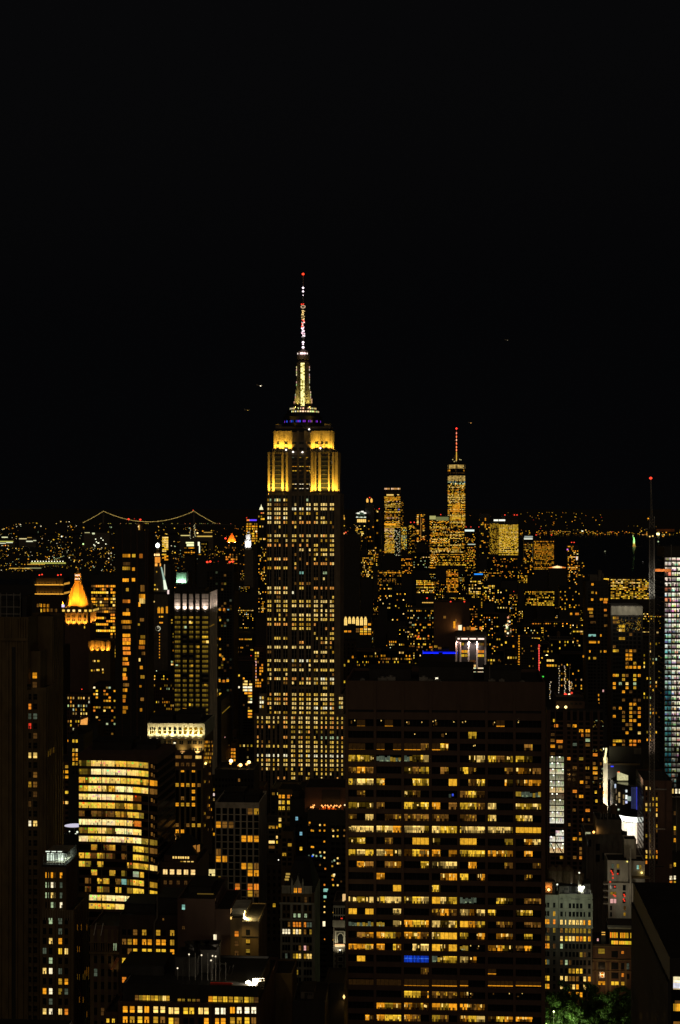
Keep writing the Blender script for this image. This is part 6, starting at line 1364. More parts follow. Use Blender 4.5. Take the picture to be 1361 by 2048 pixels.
    for py, L_, mt in ((1140.5, 11, 'orange'), (1232, 9, 'red'), (1579, 8, 'steel'), (1658, 7, 'steel'), (1733, 6, 'dark')): t = MB(); z = Z(py, 2); t.box(w, w+L_, .3, 1.5, z-.9 if mt == 'orange' else z-.3, z+.9 if mt == 'orange' else z+.3, M[mt]); b.part('tie_beam', t)
    b.light((-10, -14, 190), (w/2, 0, 205), 48000, (1, .93, .75), 46); b.light((w+7, -6, 208), (w+5, 0, 213), 5000, (1, .8, .6), 100); b.light((-8, -12, 90), (w/2, 0, 110), 16000, (1, .7, .5), 90); b.light((-8, -12, 20), (w/2, 0, 45), 9000, (1, .65, .4), 90)
    b.finish()
    # pale topped apartment tower
    rows = ['kd......', 'dd......', '..yy....', '..wk....', '.....d..', '..kk....', '........', 'd.......', 'yk..dad.', '....aa..', '....aa..', '....d.k.', '....aaaa', '........', 'ay.kd.ya', '...k..y.', 'a.g.w.g.', 'a...a.k.', '...a.D..', '........', '...d..DD', '.....aa.', 'd.a..k.a', '...d.ado', 'a..d.k.a', '...k.aa.', '....dd.a', '...D.k..', '....a..w', '........', 'kyyd.aoo', 'a..d.oo.', 'a.......', 'k....y..']
    b = block('pale_top_tower', 'apartment tower with a blank pale box for a top and scattered amber windows', 'apartment tower', 1222, 1286, 1213, 1350, 30, 'dark', 1236, 8.2, 34, [1229, 1235, 1241, 1247.5, 1254.5, 1262, 1270, 1279], 5.4, 5.2, from_rows(rows, R_(6)), vb=1500, ref='the tower with the blank pale top', fin=False)
    m = MB(); m.box(b.X(1223), b.X(1285.5), -.6, 20, b.Z(1230, 10), b.Z(1212.5, 10), M['pale']); m.box(b.X(1221.5), b.X(1224), -.5, 18, b.Z(1230, 10), b.Z(1214, 10), M['grey']); b.part('roof_screen', m)
    b.light((b.w/2, -26, b.Z(1222, 10)+10), (b.w/2, 0, b.Z(1222, 10)), 10000, (1, .85, .65), 110)
    for i in range(90): b.sash('front', b.rng.uniform(5, b.w-1), b.Z(b.rng.uniform(1236, 1262), 10), .5, .7, PAL[b.rng.choice('qqGkd')], True, out=.32)
    b.finish()
    rows = ['.a....', 'aa....', '......', 'd.....', '..a.dd', '......', 'k...d.', '......', '......', '......', '.....a', '......', 'tt..a.', 'aaa.k.', '......', 'ka..a.', '......', 'd.....', '......']
    b = block('plant_top_tower', 'dark office tower with stepped plant rooms and columns of orange windows, near the lattice mast', 'office tower', 1172, 1218, 1164, 1600, 34, 'dark', 1171, 6.6, 40, [1179, 1184, 1190, 1198, 1205, 1213], 4.4, 4, lambda r, c: None, vb=1400, ref='the dark tower with stepped plant rooms', fin=False)
    rs = R_(2)
    for c, r, k, w in ((540, 415, 'a', 22), (540, 490, 'k', 24), (575, 495, 'a', 10), (537, 557, 'a', 22), (622, 555, 'a', 28), (665, 555, 'a', 40), (660, 580, 'o', 38), (520, 647, 'a', 55), (340, 692, 'a', 20), (395, 692, 'o', 35), (525, 678, 'k', 35), (530, 712, 'd', 40), (545, 770, 'D', 55), (665, 705, 'd', 36), (660, 655, 'o', 26), (537, 892, 't', 75), (618, 892, 'a', 14), (540, 955, 'a', 72), (598, 955, 'a', 16), (515, 1042, 'a', 14), (618, 1042, 'k', 12), (658, 1042, 'a', 26), (510, 1105, 'y', 12), (560, 1105, 'k', 30), (665, 800, 'd', 36), (455, 1090, 'a', 14), (690, 945, 'k', 26), (640, 1410, 'p', 14), (598, 1450, 'a', 12), (598, 1490, 'a', 12), (598, 1530, 'a', 12), (598, 1570, 'a', 12)): b.sash('front', b.X(c8(c)), b.Z(r8(r), 10), w/4.677*.5*.9, 20/4.677*.5, PAL[k], out=.35)
    m = MB(); m.box(b.X(1180, 8), b.X(1196, 8), 8, 26, b.h, b.Z(1150, 10, 8), M['grey']); m.box(b.X(1197, 8), b.X(1204, 8), 8, 26, b.h, b.Z(1141, 10, 8), M['grey']); m.box(b.X(1205, 6), b.X(1208, 6), 6, 20, b.h, b.Z(1147, 10, 6), M['grey']); b.part('roof_bulkhead', m); b.finish()
    # white stepped building and its slim white neighbour
    b = Bld('stepped_building', 'grey stepped building with stacked plant rooms on top and few windows', 'building', 1173, 1250, 1672, 950, 34, vb=1790, ref='the grey stepped building')
    X, Z = b.X, b.Z
    b.shell(0, b.w, 0, 32, 0, b.h, 'grey', 1); b.shell(X(1194, 4), X(1244, 4), 4, 28, b.h+.02, Z(1641, 10, 4), 'grey', .6); b.wall.box(X(1200), X(1249), -.2, 0, Z(1790, 10), b.h-4, M['grey'])
    for px in (1180, 1190, 1197, 1205, 1215, 1227, 1240): b.wall.box(X(px)-.5, X(px)+.5, -.5, 0, 0, b.h-3, M['grey'])
    for px, py in ((1196, 1694), (1196, 1716), (1209, 1712), (1222, 1715), (1179, 1686)): b.glaz.box(X(px)-1.1, X(px)+1.1, -.65, -.55, Z(py, 10)-2, Z(py, 10)+2, M['glass'])
    lamp_ball(b, X(1188, 2), 2, Z(1664.5, 10, 2), .8, (3.4, 1.6, .35), 'wall_lamp', 1); b.light((X(1188, 2), 2.5, Z(1663, 10)), (X(1192, 5), 6, Z(1666, 10)), 1800, (1, .5, .12), 140); m = MB(); m.box(X(1172), X(1182), 1.5, 2, Z(1671, 10), Z(1666, 10), M['lamp'], (.35, .36, .2)); b.part('roof_lamp', m)
    water_tank(b, X(1208, 14), 14, Z(1641, 10, 4), 2.2, 4); water_tank(b, X(1228, 14), 14, Z(1641, 10, 4), 2.2, 4)
    for px in (1201, 1208, 1216): m = MB(); m.bar((X(px, 5), 5, Z(1641, 10, 5)), (X(px, 5), 5, Z(1624, 10, 5)), .2, M['steel']); b.part('roof_mast', m)
    b.finish()
    b = Bld('white_apartment', 'slim white apartment block with red-lit windows, open balconies and a tall flue', 'apartment block', 1216, 1268, 1768, 885, 24, vb=1850, ref='the slim white apartment block')
    X, Z = b.X, b.Z; c5 = lambda c: 1080+c/6.805; r5 = lambda r: 1700+r/6.805
    b.shell(X(1217), b.w, 0, 22, 0, Z(1768, 6), 'white', .5); b.shell(X(1215.5, 2), X(1257, 2), 2, 20, Z(1768, 6)+.01, Z(1723, 6, 2), 'white', .6); b.shell(X(1257, 4), X(1290, 4), 4, 18, Z(1768, 10)-20, Z(1724, 14, 4), 'white', .6); b.shell(X(1249, 12), X(1273, 12), 12, 22, Z(1768, 6), Z(1680, 10, 12), 'white', .5)
    for i in range(4): z = Z(r5(465+i*88), 2); m = MB(); m.box(X(c5(865)), X(1217), 0, 6, z-.4, z, M['white']); m.box(X(c5(865)), X(c5(865))+.1, 0, 6, z, z+1, M['glass']); b.part('balcony', m)
    for c, r, k, w, h in ((993, 230, 'G', 5, 9), (1065, 230, 'q', 5, 9), (985, 300, '.', 6, 10), (1068, 315, '.', 6, 11), (1000, 500, '.', 12, 8), (1150, 512, '.', 6, 11), (1000, 590, 'q', 12, 6), (1000, 695, 'p', 12.5, 9), (970, 790, '.', 4, 9), (1157, 790, 'D', 4, 9), (970, 878, '.', 4, 9), (1155, 870, 'k', 4, 6.5), (1148, 600, '.', 6, 9), (1148, 690, '.', 6, 9)):
        o = .02 if r > 450 else -1.98; u, z = X(c5(c), -o), Z(r5(r), 6); s = 885/F
        b.glaz.box(u-w*s/2, u+w*s/2, -o-.06, -o-.01, z-h*s/2, z+h*s/2, M['glass'])
        if k != '.': b.sash('front', u, z, w*s*.95, h*s*.95, tuple(v*.8 for v in PAL[k]), out=o+.1)
    for c, r in ((972, 298), (985, 320), (995, 345), (995, 392), (1060, 335), (960, 447), (1022, 500), (1008, 612), (1028, 628), (1146, 605), (1156, 625), (1140, 668), (1152, 690)):
        o = .02 if r > 450 else -1.98; b.sash('front', X(c5(c), -o), Z(r5(r), 6), .75, .8, (1.0, .05, .02), True, out=o+.12)
    m = MB(); pts = [(1261.5, 1697), (1261.5, 1808), (1268, 1824)]
    for (p0, y0), (p1, y1) in zip(pts[:-1], pts[1:]): m.bar((X(p0, -1), -1, Z(y0, 10)), (X(p1, -1), -1, Z(y1, 10)), .5, M['white'], n=8)
    b.part('flue_pipe', m)
    for px, k in ((1276, 't'), (1281, 'q')): b.sash('front', X(px, 4), Z(1734, 12, 4), 1.0, 2.2, PAL[k], out=-3.9)
    lamp_ball(b, X(1284, 3), 3.2, Z(1745.5, 14, 3), .6, (2.4, 1.8, .5), 'wall_lamp', 0); lamp_ball(b, X(1255, 1.5), 1.6, Z(1724.5, 10), .4, (1.4, 1.2, .3), 'wall_lamp', 0)
    m = MB(); m.box(X(1262, 0), X(1301, 0), -1, 4, Z(1756.5, 12), Z(1754.5, 12), M['tan']); b.part('balcony', m)
    m = MB(); a, e = X(1228, -2), X(1258, -2); m.loft(lofts(a, -4, e, -1), Z(1850, 8), lofts(a+1, -3.5, e-1, -1), Z(1837, 8), M['dark']); b.part('penthouse_roof', m); m = MB(); m.box(X(1229), X(1233), -4.3, -4.1, Z(1850, 8), Z(1842, 8), M['lamp'], (.6, .65, 1)); b.part('wall_lamp', m)
    b.light((b.w/2-4, -30, 40), (b.w/2, 0, 55), 3500, (1, .86, .66), 100); b.finish()
    # old pale building by the park, and brick neighbour
    b = Bld('pale_cornice_building', 'old pale building with bracketed cornices and two rows of glowing windows above the trees', 'loft building', 1085, 1185, 1794, 842, 26, vb=1985, ref='the old pale building above the trees')
    X, Z = b.X, b.Z; W = b.wall; P_ = M['pale']
    b.shell(0, b.w, 0, 26, 0, Z(1856, 14)-.05, 'grey', 0); b.shell(X(1119), b.w, -.5, 25, Z(1856, 14), Z(1792, 14), 'pale', 1.2); b.shell(0, X(1119)-.01, .2, 25, Z(1856, 14), Z(1795, 14), 'pale', 1.2)
    cols = [296, 362, 412, 462, 512, 563, 612, 675]; lw = [76, 115, 197]
    rr5 = {755: ('.. .....', '...'), 870: ('........', '..k'), 980: ('wwwwwwaa', 'aao'), 1095: ('dqqkqqqq', '.Dq'), 1205: ('wywwaoya', 'dq.'), 1310: ('g.......', 'oaD'), 1420: ('.....qD.', '...'), 1530: ('DgD.....', 'kG.'), 1645: ('..kkyy..', '...'), 1750: ('wwddd.wa', 'ky.'), 1860: ('w.kwa.w.', 'ya.'), 1965: ('..a.aa..', '...'), 2070: ('...ad...', '...'), 2180: ('..qk....', '...')}
    s = 842/F
    for r, (ks, ls) in rr5.items():
        for cc, kk, o in ((cols, ks, .5), (lw, ls, -.2)):
            for c, k in zip(cc, kk):
                if r == 755 and c in (362, 612): continue
                o2 = o if r < 1030 else 0; u, z = X(c5(c), -o2), Z(r5(r), 14); w, h = (5.0 if len(cc) > 3 else 4.6)*s, 9.8*s
                b.glaz.box(u-w/2, u+w/2, -o2-.06, -o2-.01, z-h/2, z+h/2, M['glass']); W.box(u-w/2-.2, u+w/2+.2, -o2-.35, -o2, z-h/2-.35, z-h/2, P_ if r < 1030 else M['grey'])
                if k in '. ': continue
                b.sash('front', u, z, w*.95, h*.96, tuple(v*1.15 for v in PAL[k]), out=o2+.1)
    for ra, rb_, o in ((812, 796, 1.5), (1055, 1035, 1.0), (650, 638, 1.0), (690, 682, .8)): W.box(X(1119)-.3, b.w+.3, -o, 0, Z(r5(ra), 14), Z(r5(rb_), 14), P_)
    W.box(-.2, X(1119)-.2, -.8, .3, Z(r5(812), 14), Z(r5(798), 14), P_)
    for i in range(26): x = X(1119)+.3+i*(b.w-X(1119)-.6)/25; W.box(x-.16, x+.16, -1.3, -.5, Z(r5(828), 14), Z(r5(813), 14), P_)
    for a, e in ((280, 315), (425, 465), (470, 550), (652, 690)): m = MB(); n = max(3, int((e-a)/11)); [m.box(X(c5(a+(e-a)*(i+.15)/n)), X(c5(a+(e-a)*(i+.75)/n)), -.62, -.5, Z(r5(668), 14), Z(r5(656), 14), M['dark']) for i in range(n)]; b.part('frieze_ornament', m)
    for px in (1119, 1134, 1172, 1184): W.box(X(px)-.4, X(px)+.4, -.9, -.5, Z(1856, 14), Z(1800, 14), P_)
    z = Z(1794, 14); water_tank(b, X(1106, 16), 16, z+2, 3.0, 6); water_tank(b, X(1120, 16), 16, z+1, 3.4, 7); water_tank(b, X(1136, 14), 14, z+2, 3.2, 6.5); water_tank(b, X(1157, 16), 16, z, 3.0, 6)
    bulkhead(b, X(1119, 6), X(1139, 6), 6, 20, z, 4.2, 'grey'); bulkhead(b, X(1140, 8), X(1156, 8), 8, 18, z, 3.5, 'dark'); bulkhead(b, X(1169, 8), X(1181, 8), 8, 18, z, 5, 'grey')
    m = MB(); m.box(X(1091, 8), X(1105, 8), 7.7, 8, z, z+5.6, M['brick']); m.box(X(1105, 6), X(1111, 6), 6, 10, z, z+6.5, M['darkbrick']); m.box(X(1090, 8), X(1108, 8), 7, 12, z+5.7, z+6.2, M['dark']); b.part('roof_bulkhead', m)
    lamp_ball(b, X(1098, 7), 7.0, Z(1779.5, 4, 7), .8, (4, 2.2, .6), 'wall_lamp', 0); b.light((X(1098, 6), 5.8, Z(1779, 4, 7)), (X(1098, 8), 8, z+3), 2600, (1, .45, .08), 150)
    m = MB(); rs = R_(4)
    for i in range(5): px = 1158+i*2.2; m.bar((X(px, 5), 5, z), (X(px+rs.uniform(-2, 2), 5), 5, Z(1760+i*4, 20, 5)), .2, M['white'])
    b.part('scaffold', m); lamp_ball(b, X(1167, 4), 4, Z(1774.5, 20, 4), .8, (3.2, 3.4, 2.9), 'work_light', 2); lamp_ball(b, X(1163, 4), 4, Z(1782, 20, 4), .7, (2.2, 2.4, 2), 'work_light', 1); b.light((X(1166, 3), 3, Z(1775, 20, 4)), (X(1162, 5), 6, z+2), 2400, (.95, 1, .9), 150)
    for px, py in ((1115, 1769), (1159, 1745)): lamp_ball(b, X(px, 4), 4, Z(py, 10, 4), .5, (1.3, 1.3, 1.0), 'roof_lamp', 3)
    b.light((b.w*.55, -34, b.h+6), (b.w*.55, 0, b.h-8), 8500, (.88, 1, .72), 75); b.finish()
    b = Bld('arched_brick_building', 'brick building with arched windows and a glowing glazed penthouse, above the park trees', 'brick building', 1186, 1276, 1892, 846, 24, vb=1995, ref='the arched brick building')
    X, Z = b.X, b.Z; W = b.wall; s = 846/F
    b.shell(0, b.w, 0, 24, 0, b.h, 'brick', .8); b.shell(X(1219, 2), b.w, 2, 22, b.h+.02, Z(1858, 16, 2), 'dark', .5); W.box(X(1216, 0), b.w, -.2, 4, Z(1858, 16), Z(1855, 16), M['pale'])
    for c0, c1_, r, k in ((957, 1068, 1160, 'k'), (1095, 1212, 1162, 'k'), (1232, 1285, 1162, 'k'), (975, 1068, 1272, 'w'), (1077, 1280, 1275, 'w')):
        u0, u1, z = X(c5(c0), 2), X(c5(c1_), 2), Z(r5(r), 16, 2); n = max(2, int((u1-u0)/.9)); base = PAL['a'] if k == 'k' else PAL['y']
        cs = [(i/n, (i+(.7 if k == 'k' else .9))/n, 0, 1, tuple(v*b.rng.uniform(.55, 1.15) for v in base)) for i in range(n)]; b.win('front', u0, u1, z-1.4, z+1.4, cs, -1.9)
    for c, r, w, h, k in ((840, 1380, 14, 11, 'q'), (1020, 1420, 13, 13, '.'), (1128, 1392, 5, 6, 'o'), (1265, 1410, 5, 12, 'k'), (840, 1578, 14, 14, '.'), (1020, 1578, 14, 14, '.'), (1128, 1580, 6, 13, '.'), (1195, 1580, 6, 13, 'G'), (845, 1705, 11, 12, '.'), (1022, 1710, 14, 12, '.'), (1130, 1700, 5, 8, 'o'), (1200, 1720, 6, 10, '.'), (790, 1225, 3.4, 5.5, 'p')):
        u, z = X(c5(c)), Z(r5(r), 14); b.glaz.box(u-w*s/2, u+w*s/2, -.08, -.02, z-h*s/2, z+h*s/2, M['glass'])
        if k != '.': b.sash('front', u, z, w*s*.9, h*s*.9, PAL[k], out=.14)
        if r == 1578:
            m = MB(); R0 = w*s/2; zc_ = z+h*s/2-R0*.6
            for i in range(8):
                a0, a1 = math.pi*i/8, math.pi*(i+1)/8; f = lambda a, q: (u+q*math.cos(a), -.3, zc_+R0*.6+q*math.sin(a)*.45); m.face([f(a0, R0), f(a1, R0), f(a1, R0+.6), f(a0, R0+.6)], M['tan'])
            b.part('arch', m)
    b.sash('front', X(c5(850)), Z(r5(1700), 14), 1.3, 2.6, PAL['o'], out=.16)
    for c, w, k in ((840, 14, 'a'), (1020, 15, 'y'), (1130, 6, 'k')): u, z = X(c5(c)), Z(r5(1815), 14); b.sash('front', u, z, w*s, 7*s, PAL[k], out=.14)
    for px in (1187, 1195, 1213, 1221, 1240, 1252): W.box(X(px)-.5, X(px)+.5, -.4, 0, 0, Z(1925, 16), M['tan'])
    for r in (1312, 1495, 1648): W.box(-.2, b.w, -.7, 0, Z(r5(r+10), 16), Z(r5(r-4), 16), M['tan'])
    for r in (1128, 1158): m = MB(); m.box(X(c5(848), -1), X(c5(895), -1), 1, 1.3, Z(r5(r+5), 4), Z(r5(r-5), 4), M['lamp'], (.9, .45, .07)); b.part('stair_light', m)
    m = MB(); m.box(X(c5(838)), X(c5(900)), 1.35, 4, b.h, Z(r5(1115), 4), M['dark']); b.part('roof_bulkhead', m); b.light((b.w*.3, -22, 4), (b.w*.35, 0, 16), 6000, (1, .62, .3), 100); b.finish()
    # nearest black block at the right edge
    b = Bld('black_slab', 'black slab with an empty flat roof and streaks of amber blinds down its shadowed flank', 'office building', 1340, 1480, 1917, 330, 66, vb=2048, ref='the black slab')
    X, Z = b.X, b.Z; b.shell(0, b.w, 0, 66, 0, b.h, 'dark', 0); b.wall.box(0, b.w, 0, .4, b.h, b.h+.02, M['dark'])
    rs = R_(14); n = 38
    for k in range(n+1): b.wall.box(-.45, 0, k*66/n-.25, k*66/n+.25, 0, b.h-5, M['dark'])
    for r in range(14):
        z = b.h-9-3.7*r; b.wall.box(-.3, 0, .1, 65.9, z-2.2, z-1.2, M['dark'])
        for k in range(n):
            v = (k+.5)*66/n; pr = {3: .12, 4: .10, 7: .12}.get(r, .02)
            if r in (3, 4) and 18 < k < 32: pr = .4
            if rs.random() < pr: b.sash('left', v, z+.3, 1.0, 2.6, tuple(q*rs.uniform(.5, 1.2) for q in PAL['D' if rs.random() < .45 else 'd']), True, out=.08)
    for k in (2, 3, 4, 9, 10, 11, 14, 19, 20, 25, 26, 27): b.sash('left', (k+.5)*66/n, Z(2040, 1, k*1.7), 1.2, 1.6, PAL['k'], True, out=.08)
    def frontw(c0, c1_, r0, r1_, cells): b.win('front', X(1260+c0/6.65), X(1260+c1_/6.65), Z(1740+r1_/6.65, 2), Z(1740+r0/6.65, 2), cells, .08)
    frontw(578, 760, 1418, 1586, [(0, 1, .08, .5, (.75, .75, .85)), (0, 1, .5, .72, (1.1, .95, .65)), (0, 1, .72, 1, (.95, .8, .45)), (.1, 1, .6, .7, (1.6, 1.4, 1)), (0, 1, 0, .07, (.8, .6, .3))])
    frontw(580, 760, 1778, 1875, [(0, .05, 0, 1, PAL['k']), (.08, .2, 0, 1, PAL['k']), (.22, 1, 0, 1, (1.0, .42, .02))]); frontw(580, 760, 2015, 2060, [(0, 1, 0, 1, PAL['d'])]); frontw(600, 760, 1735, 1775, [(0, 1, 0, 1, PAL['D'])])
    b.glaz.face([(.3, -.03, 5), (b.w-.3, -.03, 5), (b.w-.3, -.03, b.h-4), (.3, -.03, b.h-4)], M['glass']); b.finish()
    # things in the middle distance behind the slab
    b = block('blue_roof_block', 'dark block with two glowing blue neon bars along its roof edge', 'building', 842, 917, 1312, 1550, 34, 'dark', 1330, 7, 6, 16, 3, 4, by_chance(.05, 'dDak', R_(3)), vb=1352, ref='the block with blue neon roof bars', fin=False)
    for c0, c1_, r, k in ((546, 642, 390, 3), (668, 760, 390, 3), (546, 760, 383, .5)):
        m = MB(); f = lambda c: 670+c/3.093; m.box(b.X(f(c0)), b.X(f(c1_)), -.6, -.4, b.Z(1180+(r+3)/3.093, 15), b.Z(1180+(r-3)/3.093, 15), M['lamp'], (.004*k, .012*k, 1.0*min(k, 2))); b.part('neon_bar', m)
    for c in (546, 760): m = MB(); x = b.X(670+c/3.093); m.box(x-.3, x+.3, -.6, -.4, b.Z(1308, 15), b.Z(1301, 15), M['lamp'], (.03, .05, .8)); b.part('neon_bar', m)
    for px, py, k in ((870, 1339, 'd'), (887, 1339, 'k'), (899, 1332, 'k'), (872, 1293, 'k'), (880, 1296, 'd')): b.sash('front', b.X(px), b.Z(py, 15), 3, 2, PAL[k], out=.4)
    bulkhead(b, b.X(866), b.X(898), 8, 26, b.h, 6, 'dark'); b.finish()
    b = Bld('column_tower', 'dark tower with bright white vertical columns under a glowing white roof band', 'office tower', 916, 973, 1273, 1400, 34, vb=1350, ref='the tower with white columns')
    X, Z = b.X, b.Z; f = lambda c: 670+c/3.093; g = lambda r: 1180+r/3.093
    b.shell(0, b.w, 0, 34, 0, b.h, 'dark', 0); b.wall.box(-.5, b.w+.8, -1, 34.5, b.h, b.h+1.2, M['grey'])
    for c in (752, 778, 828, 880, 932): b.wall.box(X(f(c))-.7, X(f(c))+.7, -1.4, 0, 0, b.h, M['white'])
    for c0, c1_ in ((760, 773), (783, 823), (833, 873), (885, 924)): m = MB(); m.box(X(f(c0)), X(f(c1_)), -.9, -.6, Z(g(306), 10), Z(g(297), 10), M['lamp'], (1.6, 1.15, .95)); b.part('roof_band_light', m)
    b.light((X(f(760)), -3, Z(g(315), 10)), (X(f(760)), 0, Z(g(345), 10)), 5000, (1, .55, .5), 120)
    for c in (830, 880): b.light((X(f(c)), -4, Z(g(312), 10)), (X(f(c)), -.5, Z(g(360), 10)), 12000, (1, .75, .7), 100)
    b.light((X(f(850)), -26, 30), (X(f(850)), 0, Z(g(420), 10)), 26000, (1, .85, .78), 90)
    for r, ks in ((335, 'k..d'), (380, 'aa.o'), (405, 'yk.y'), (440, '..D.'), (470, '..w.'), (494, 'WWWW'), (516, 'aaka')):
        for (c0, c1_), k in zip(((783, 800), (802, 823), (833, 873), (885, 924)), ks):
            if k != '.': b.win('front', X(f(c0)), X(f(c1_)), Z(g(r), 10)-1.1 if k != 'W' else Z(g(r), 10)-2, Z(g(r), 10)+1.1 if k != 'W' else Z(g(r), 10)+2, [(i/4, (i+.9)/4, 0, 1, tuple(v*b.rng.uniform(.6, 1.1) for v in PAL[k])) for i in range(4)], .1)
    b.finish()
    b = block('brown_terrace_block', 'dim brown block with a lit roof terrace and red beacons, above the blue neon bars', 'building', 868, 940, 1206, 1900, 34, 'brown', vb=1270, ref='the dim brown block with the lit terrace', fin=False)
    X, Z = b.X, b.Z
    for c, r, k, w, h in ((740, 215, 'a', 4, 14), (775, 232, 'W', 7, 10), (800, 240, 'o', 4, 7), (855, 238, 'o', 9, 6), (905, 235, 'o', 6, 6), (750, 190, 'd', 2.5, 6), (680, 168, 'd', 5, 5), (825, 236, 'd', 6, 6)): b.sash('front', X(f(c)), Z(g(r), 15), w*.59, h*.59, PAL[k], True)
    for c, r in ((717, 76), (802, 76), (571, 55), (517, 296)): beacon(b, X(f(c), 6), 6, Z(g(r), 15, 6), s=.9)
    for c in range(545, 615, 10): m = MB(); x = X(f(c), 2); m.box(x-.8, x+.8, 1.9, 2.1, Z(g(79), 5)-.5, Z(g(79), 5)+.5, M['lamp'], (1.0, .55, .1)); b.part('terrace_lamp', m)
    b.light((X(f(775)), -4, Z(g(245), 15)), (X(f(700)), 0, Z(g(180), 15)), 9000, (1, .5, .15), 130); b.finish()
    b = Bld('arched_window_hall', 'low hall with a glowing row of arched windows, just right of the great spire', 'building', 681, 743, 1233, 1950, 28, vb=1275, ref='the hall of arched windows')
    X, Z = b.X, b.Z; b.shell(0, b.w, 0, 28, 0, b.h, 'dark')
    for r, h, ks in ((195, 13, 'awwwwww'), (212, 4, 'ww..wwwa'), (228, 3, '......a'), (242, 3.5, '....daww'), (256, 3.5, 'dao.dyyk'), (271, 3, '.....aaa')):
        for i, k in enumerate(ks):
            u = X(f(43+24.5*i)); z = Z(g(r), 12); w = 3.6
            if k == '.': continue
            hh = h*.61*.33 if r == 195 else h*.61/2
            b.win('front', u-w/2, u+w/2, z-hh, z+hh, [(0, .47, 0, 1, PAL[k]), (.53, 1, 0, 1, PAL[k])]+([(.08, .92, 1.04, 1.35, PAL[k]), (.25, .75, 1.36, 1.6, PAL[k])] if r == 195 else []))
    b.finish()
    b = block('red_string_tower', 'dark block with a vertical string of red lamps and a green glow at its foot', 'building', 1040, 1079, 1283, 1600, 26, 'dark', 1292, 5, 14, 11, 1.9, 2.4, by_chance(.10, 'aakdy', R_(7)), vb=1352, ref='the block with the red lamp string', fin=False)
    for i in range(18): m = MB(); x = b.X(1078.5); z = b.Z(1290+i*3.4, 15); m.box(x-.5, x+.5, -.7, -.4, z-.6, z+.5, M['lamp'], (1.5, .12, .1)); b.part('string_lamp', m)
    for i in range(14): b.sash('front', b.X(1038.5), b.Z(1272+i*5.2, 2), 1.2, 1.2, PAL['a'], True)
    m = MB(); m.box(b.X(1079), b.X(1088), -2, -1.7, b.Z(1354, 18), b.Z(1351.5, 18), M['lamp'], (.08, .9, .08)); b.part('green_sign', m); b.finish()
    b = block('rooftop_bar_block', 'block with a glowing rooftop bar and pale windows, beside the red lamp string', 'building', 1086, 1118, 1313, 1700, 26, 'dark', 1321, 5, 3, [1096, 1101, 1106, 1112], 4, 4, from_rows(['www.', '....', 'aayk'], R_(3)), vb=1400, ref='the block with the rooftop bar', fin=False, plain=True)
    for i in range(12): lamp_ball(b, b.X(1084+i*2.6+b.rng.uniform(-1, 1), 4), 4, b.Z(1315+b.rng.uniform(-2, 2), 8, 4), .8, tuple(v*1.3 for v in PAL[b.rng.choice('aayo')]), 'bar_lamp', 2)
    lamp_ball(b, b.X(1094, 4), 4, b.Z(1312, 8, 4), 1.6, (3, 2.4, 1), 'bar_lamp', 2); lamp_ball(b, b.X(1108, 2), 2, b.Z(1338, 8, 2), 1.6, (2.4, 2.2, 1.6), 'bar_lamp', 2); b.finish()
    b = block('festoon_block', 'dark block hung with strings of small white lights above a red glow', 'building', 1112, 1168, 1392, 1250, 30, 'darkbrick', vb=1420, ref='the block hung with strings of lights', fin=False); rs = R_(9)
    for c, n, r0, r1_ in ((228, 12, 1180, 1450), (283, 16, 1180, 1440), (325, 12, 1320, 1420), (145, 10, 1330, 1500), (345, 5, 1330, 1400)):
        for i in range(n): m = MB(); x, z = b.X(c8(c+rs.uniform(-6, 6)), 3), b.Z(r8(r0+(r1_-r0)*i/n), 8, 3); m.box(x-.28, x+.28, 2.8, 3.2, z-.3, z+.3, M['lamp'], rs.choice([(1.2, .95, .55), (.8, .5, .15), (.6, .5, .4)])); b.part('string_bulb', m)
    for c, r, k in ((285, 1442, (2.4, .12, .06)), (293, 1450, (2, .08, .05)), (345, 1430, (.9, .06, .03)), (322, 1445, (2.0, 1.4, .8))): lamp_ball(b, b.X(c8(c), 2), 2, b.Z(r8(r), 8, 2), 1.0, k, 'party_lamp', 2)
    m = MB()
    for c in (228, 283, 325): x = b.X(c8(c), 3); m.bar((x, 3.3, b.h), (x, 3.3, b.Z(r8(1180), 8, 3)), .12, M['steel'])
    b.part('light_pole', m); b.finish()
    b = Bld('lit_church', 'small steepled church lit up in a white and yellow glare', 'church', 1010, 1024, 1238, 2050, 30, vb=1262, ref='the brightly lit small church')
    b.shell(0, b.w, 0, 30, 0, b.Z(1262, 4), 'limestone'); m = MB(); m.loft(lofts(1.5, 1, 6, 5.5), b.Z(1262, 4), lofts(3.6, 3.1, 3.8, 3.3), b.Z(1237, 4), M['copper']); b.part('steeple', m); rs = R_(1)
    for i in range(26): x, z = b.w*rs.gauss(.5, .28), b.Z(1252+rs.gauss(0, 8), 4); m = MB(); s_ = rs.choice([.4, .6, 1.0]); m.box(x-s_, x+s_, -.6, -.3, z-s_, z+s_, M['lamp'], rs.choice([(1.4, 1.3, .9), (1.2, .7, .2), (.8, .9, .4), (1.0, .4, .2)])); b.part('church_lamp', m)
    b.finish()
    b = block('bright_arc_hall', 'low hall under a brilliant orange-white glowing roof arc, far beyond the red-beacon blocks', 'hall', 1098, 1132, 1139, 3600, 40, 'dark', vb=1150, ref='the hall with the glowing roof arc', fin=False)
    for i in range(9): x = b.w*(i+.5)/9; m = MB(); k = 1.8-abs(i-4)*.4; h = 2.2-abs(i-4)*.35; m.box(x-2.1, x+2.1, -.6, -.3, b.Z(1136, 20), b.Z(1136, 20)+h*2.2, M['lamp'], (1.3*k, .75*k, .3*k) if abs(i-4) < 3 else (.9, .25, .03)); b.part('roof_arc_light', m)
    b.finish()
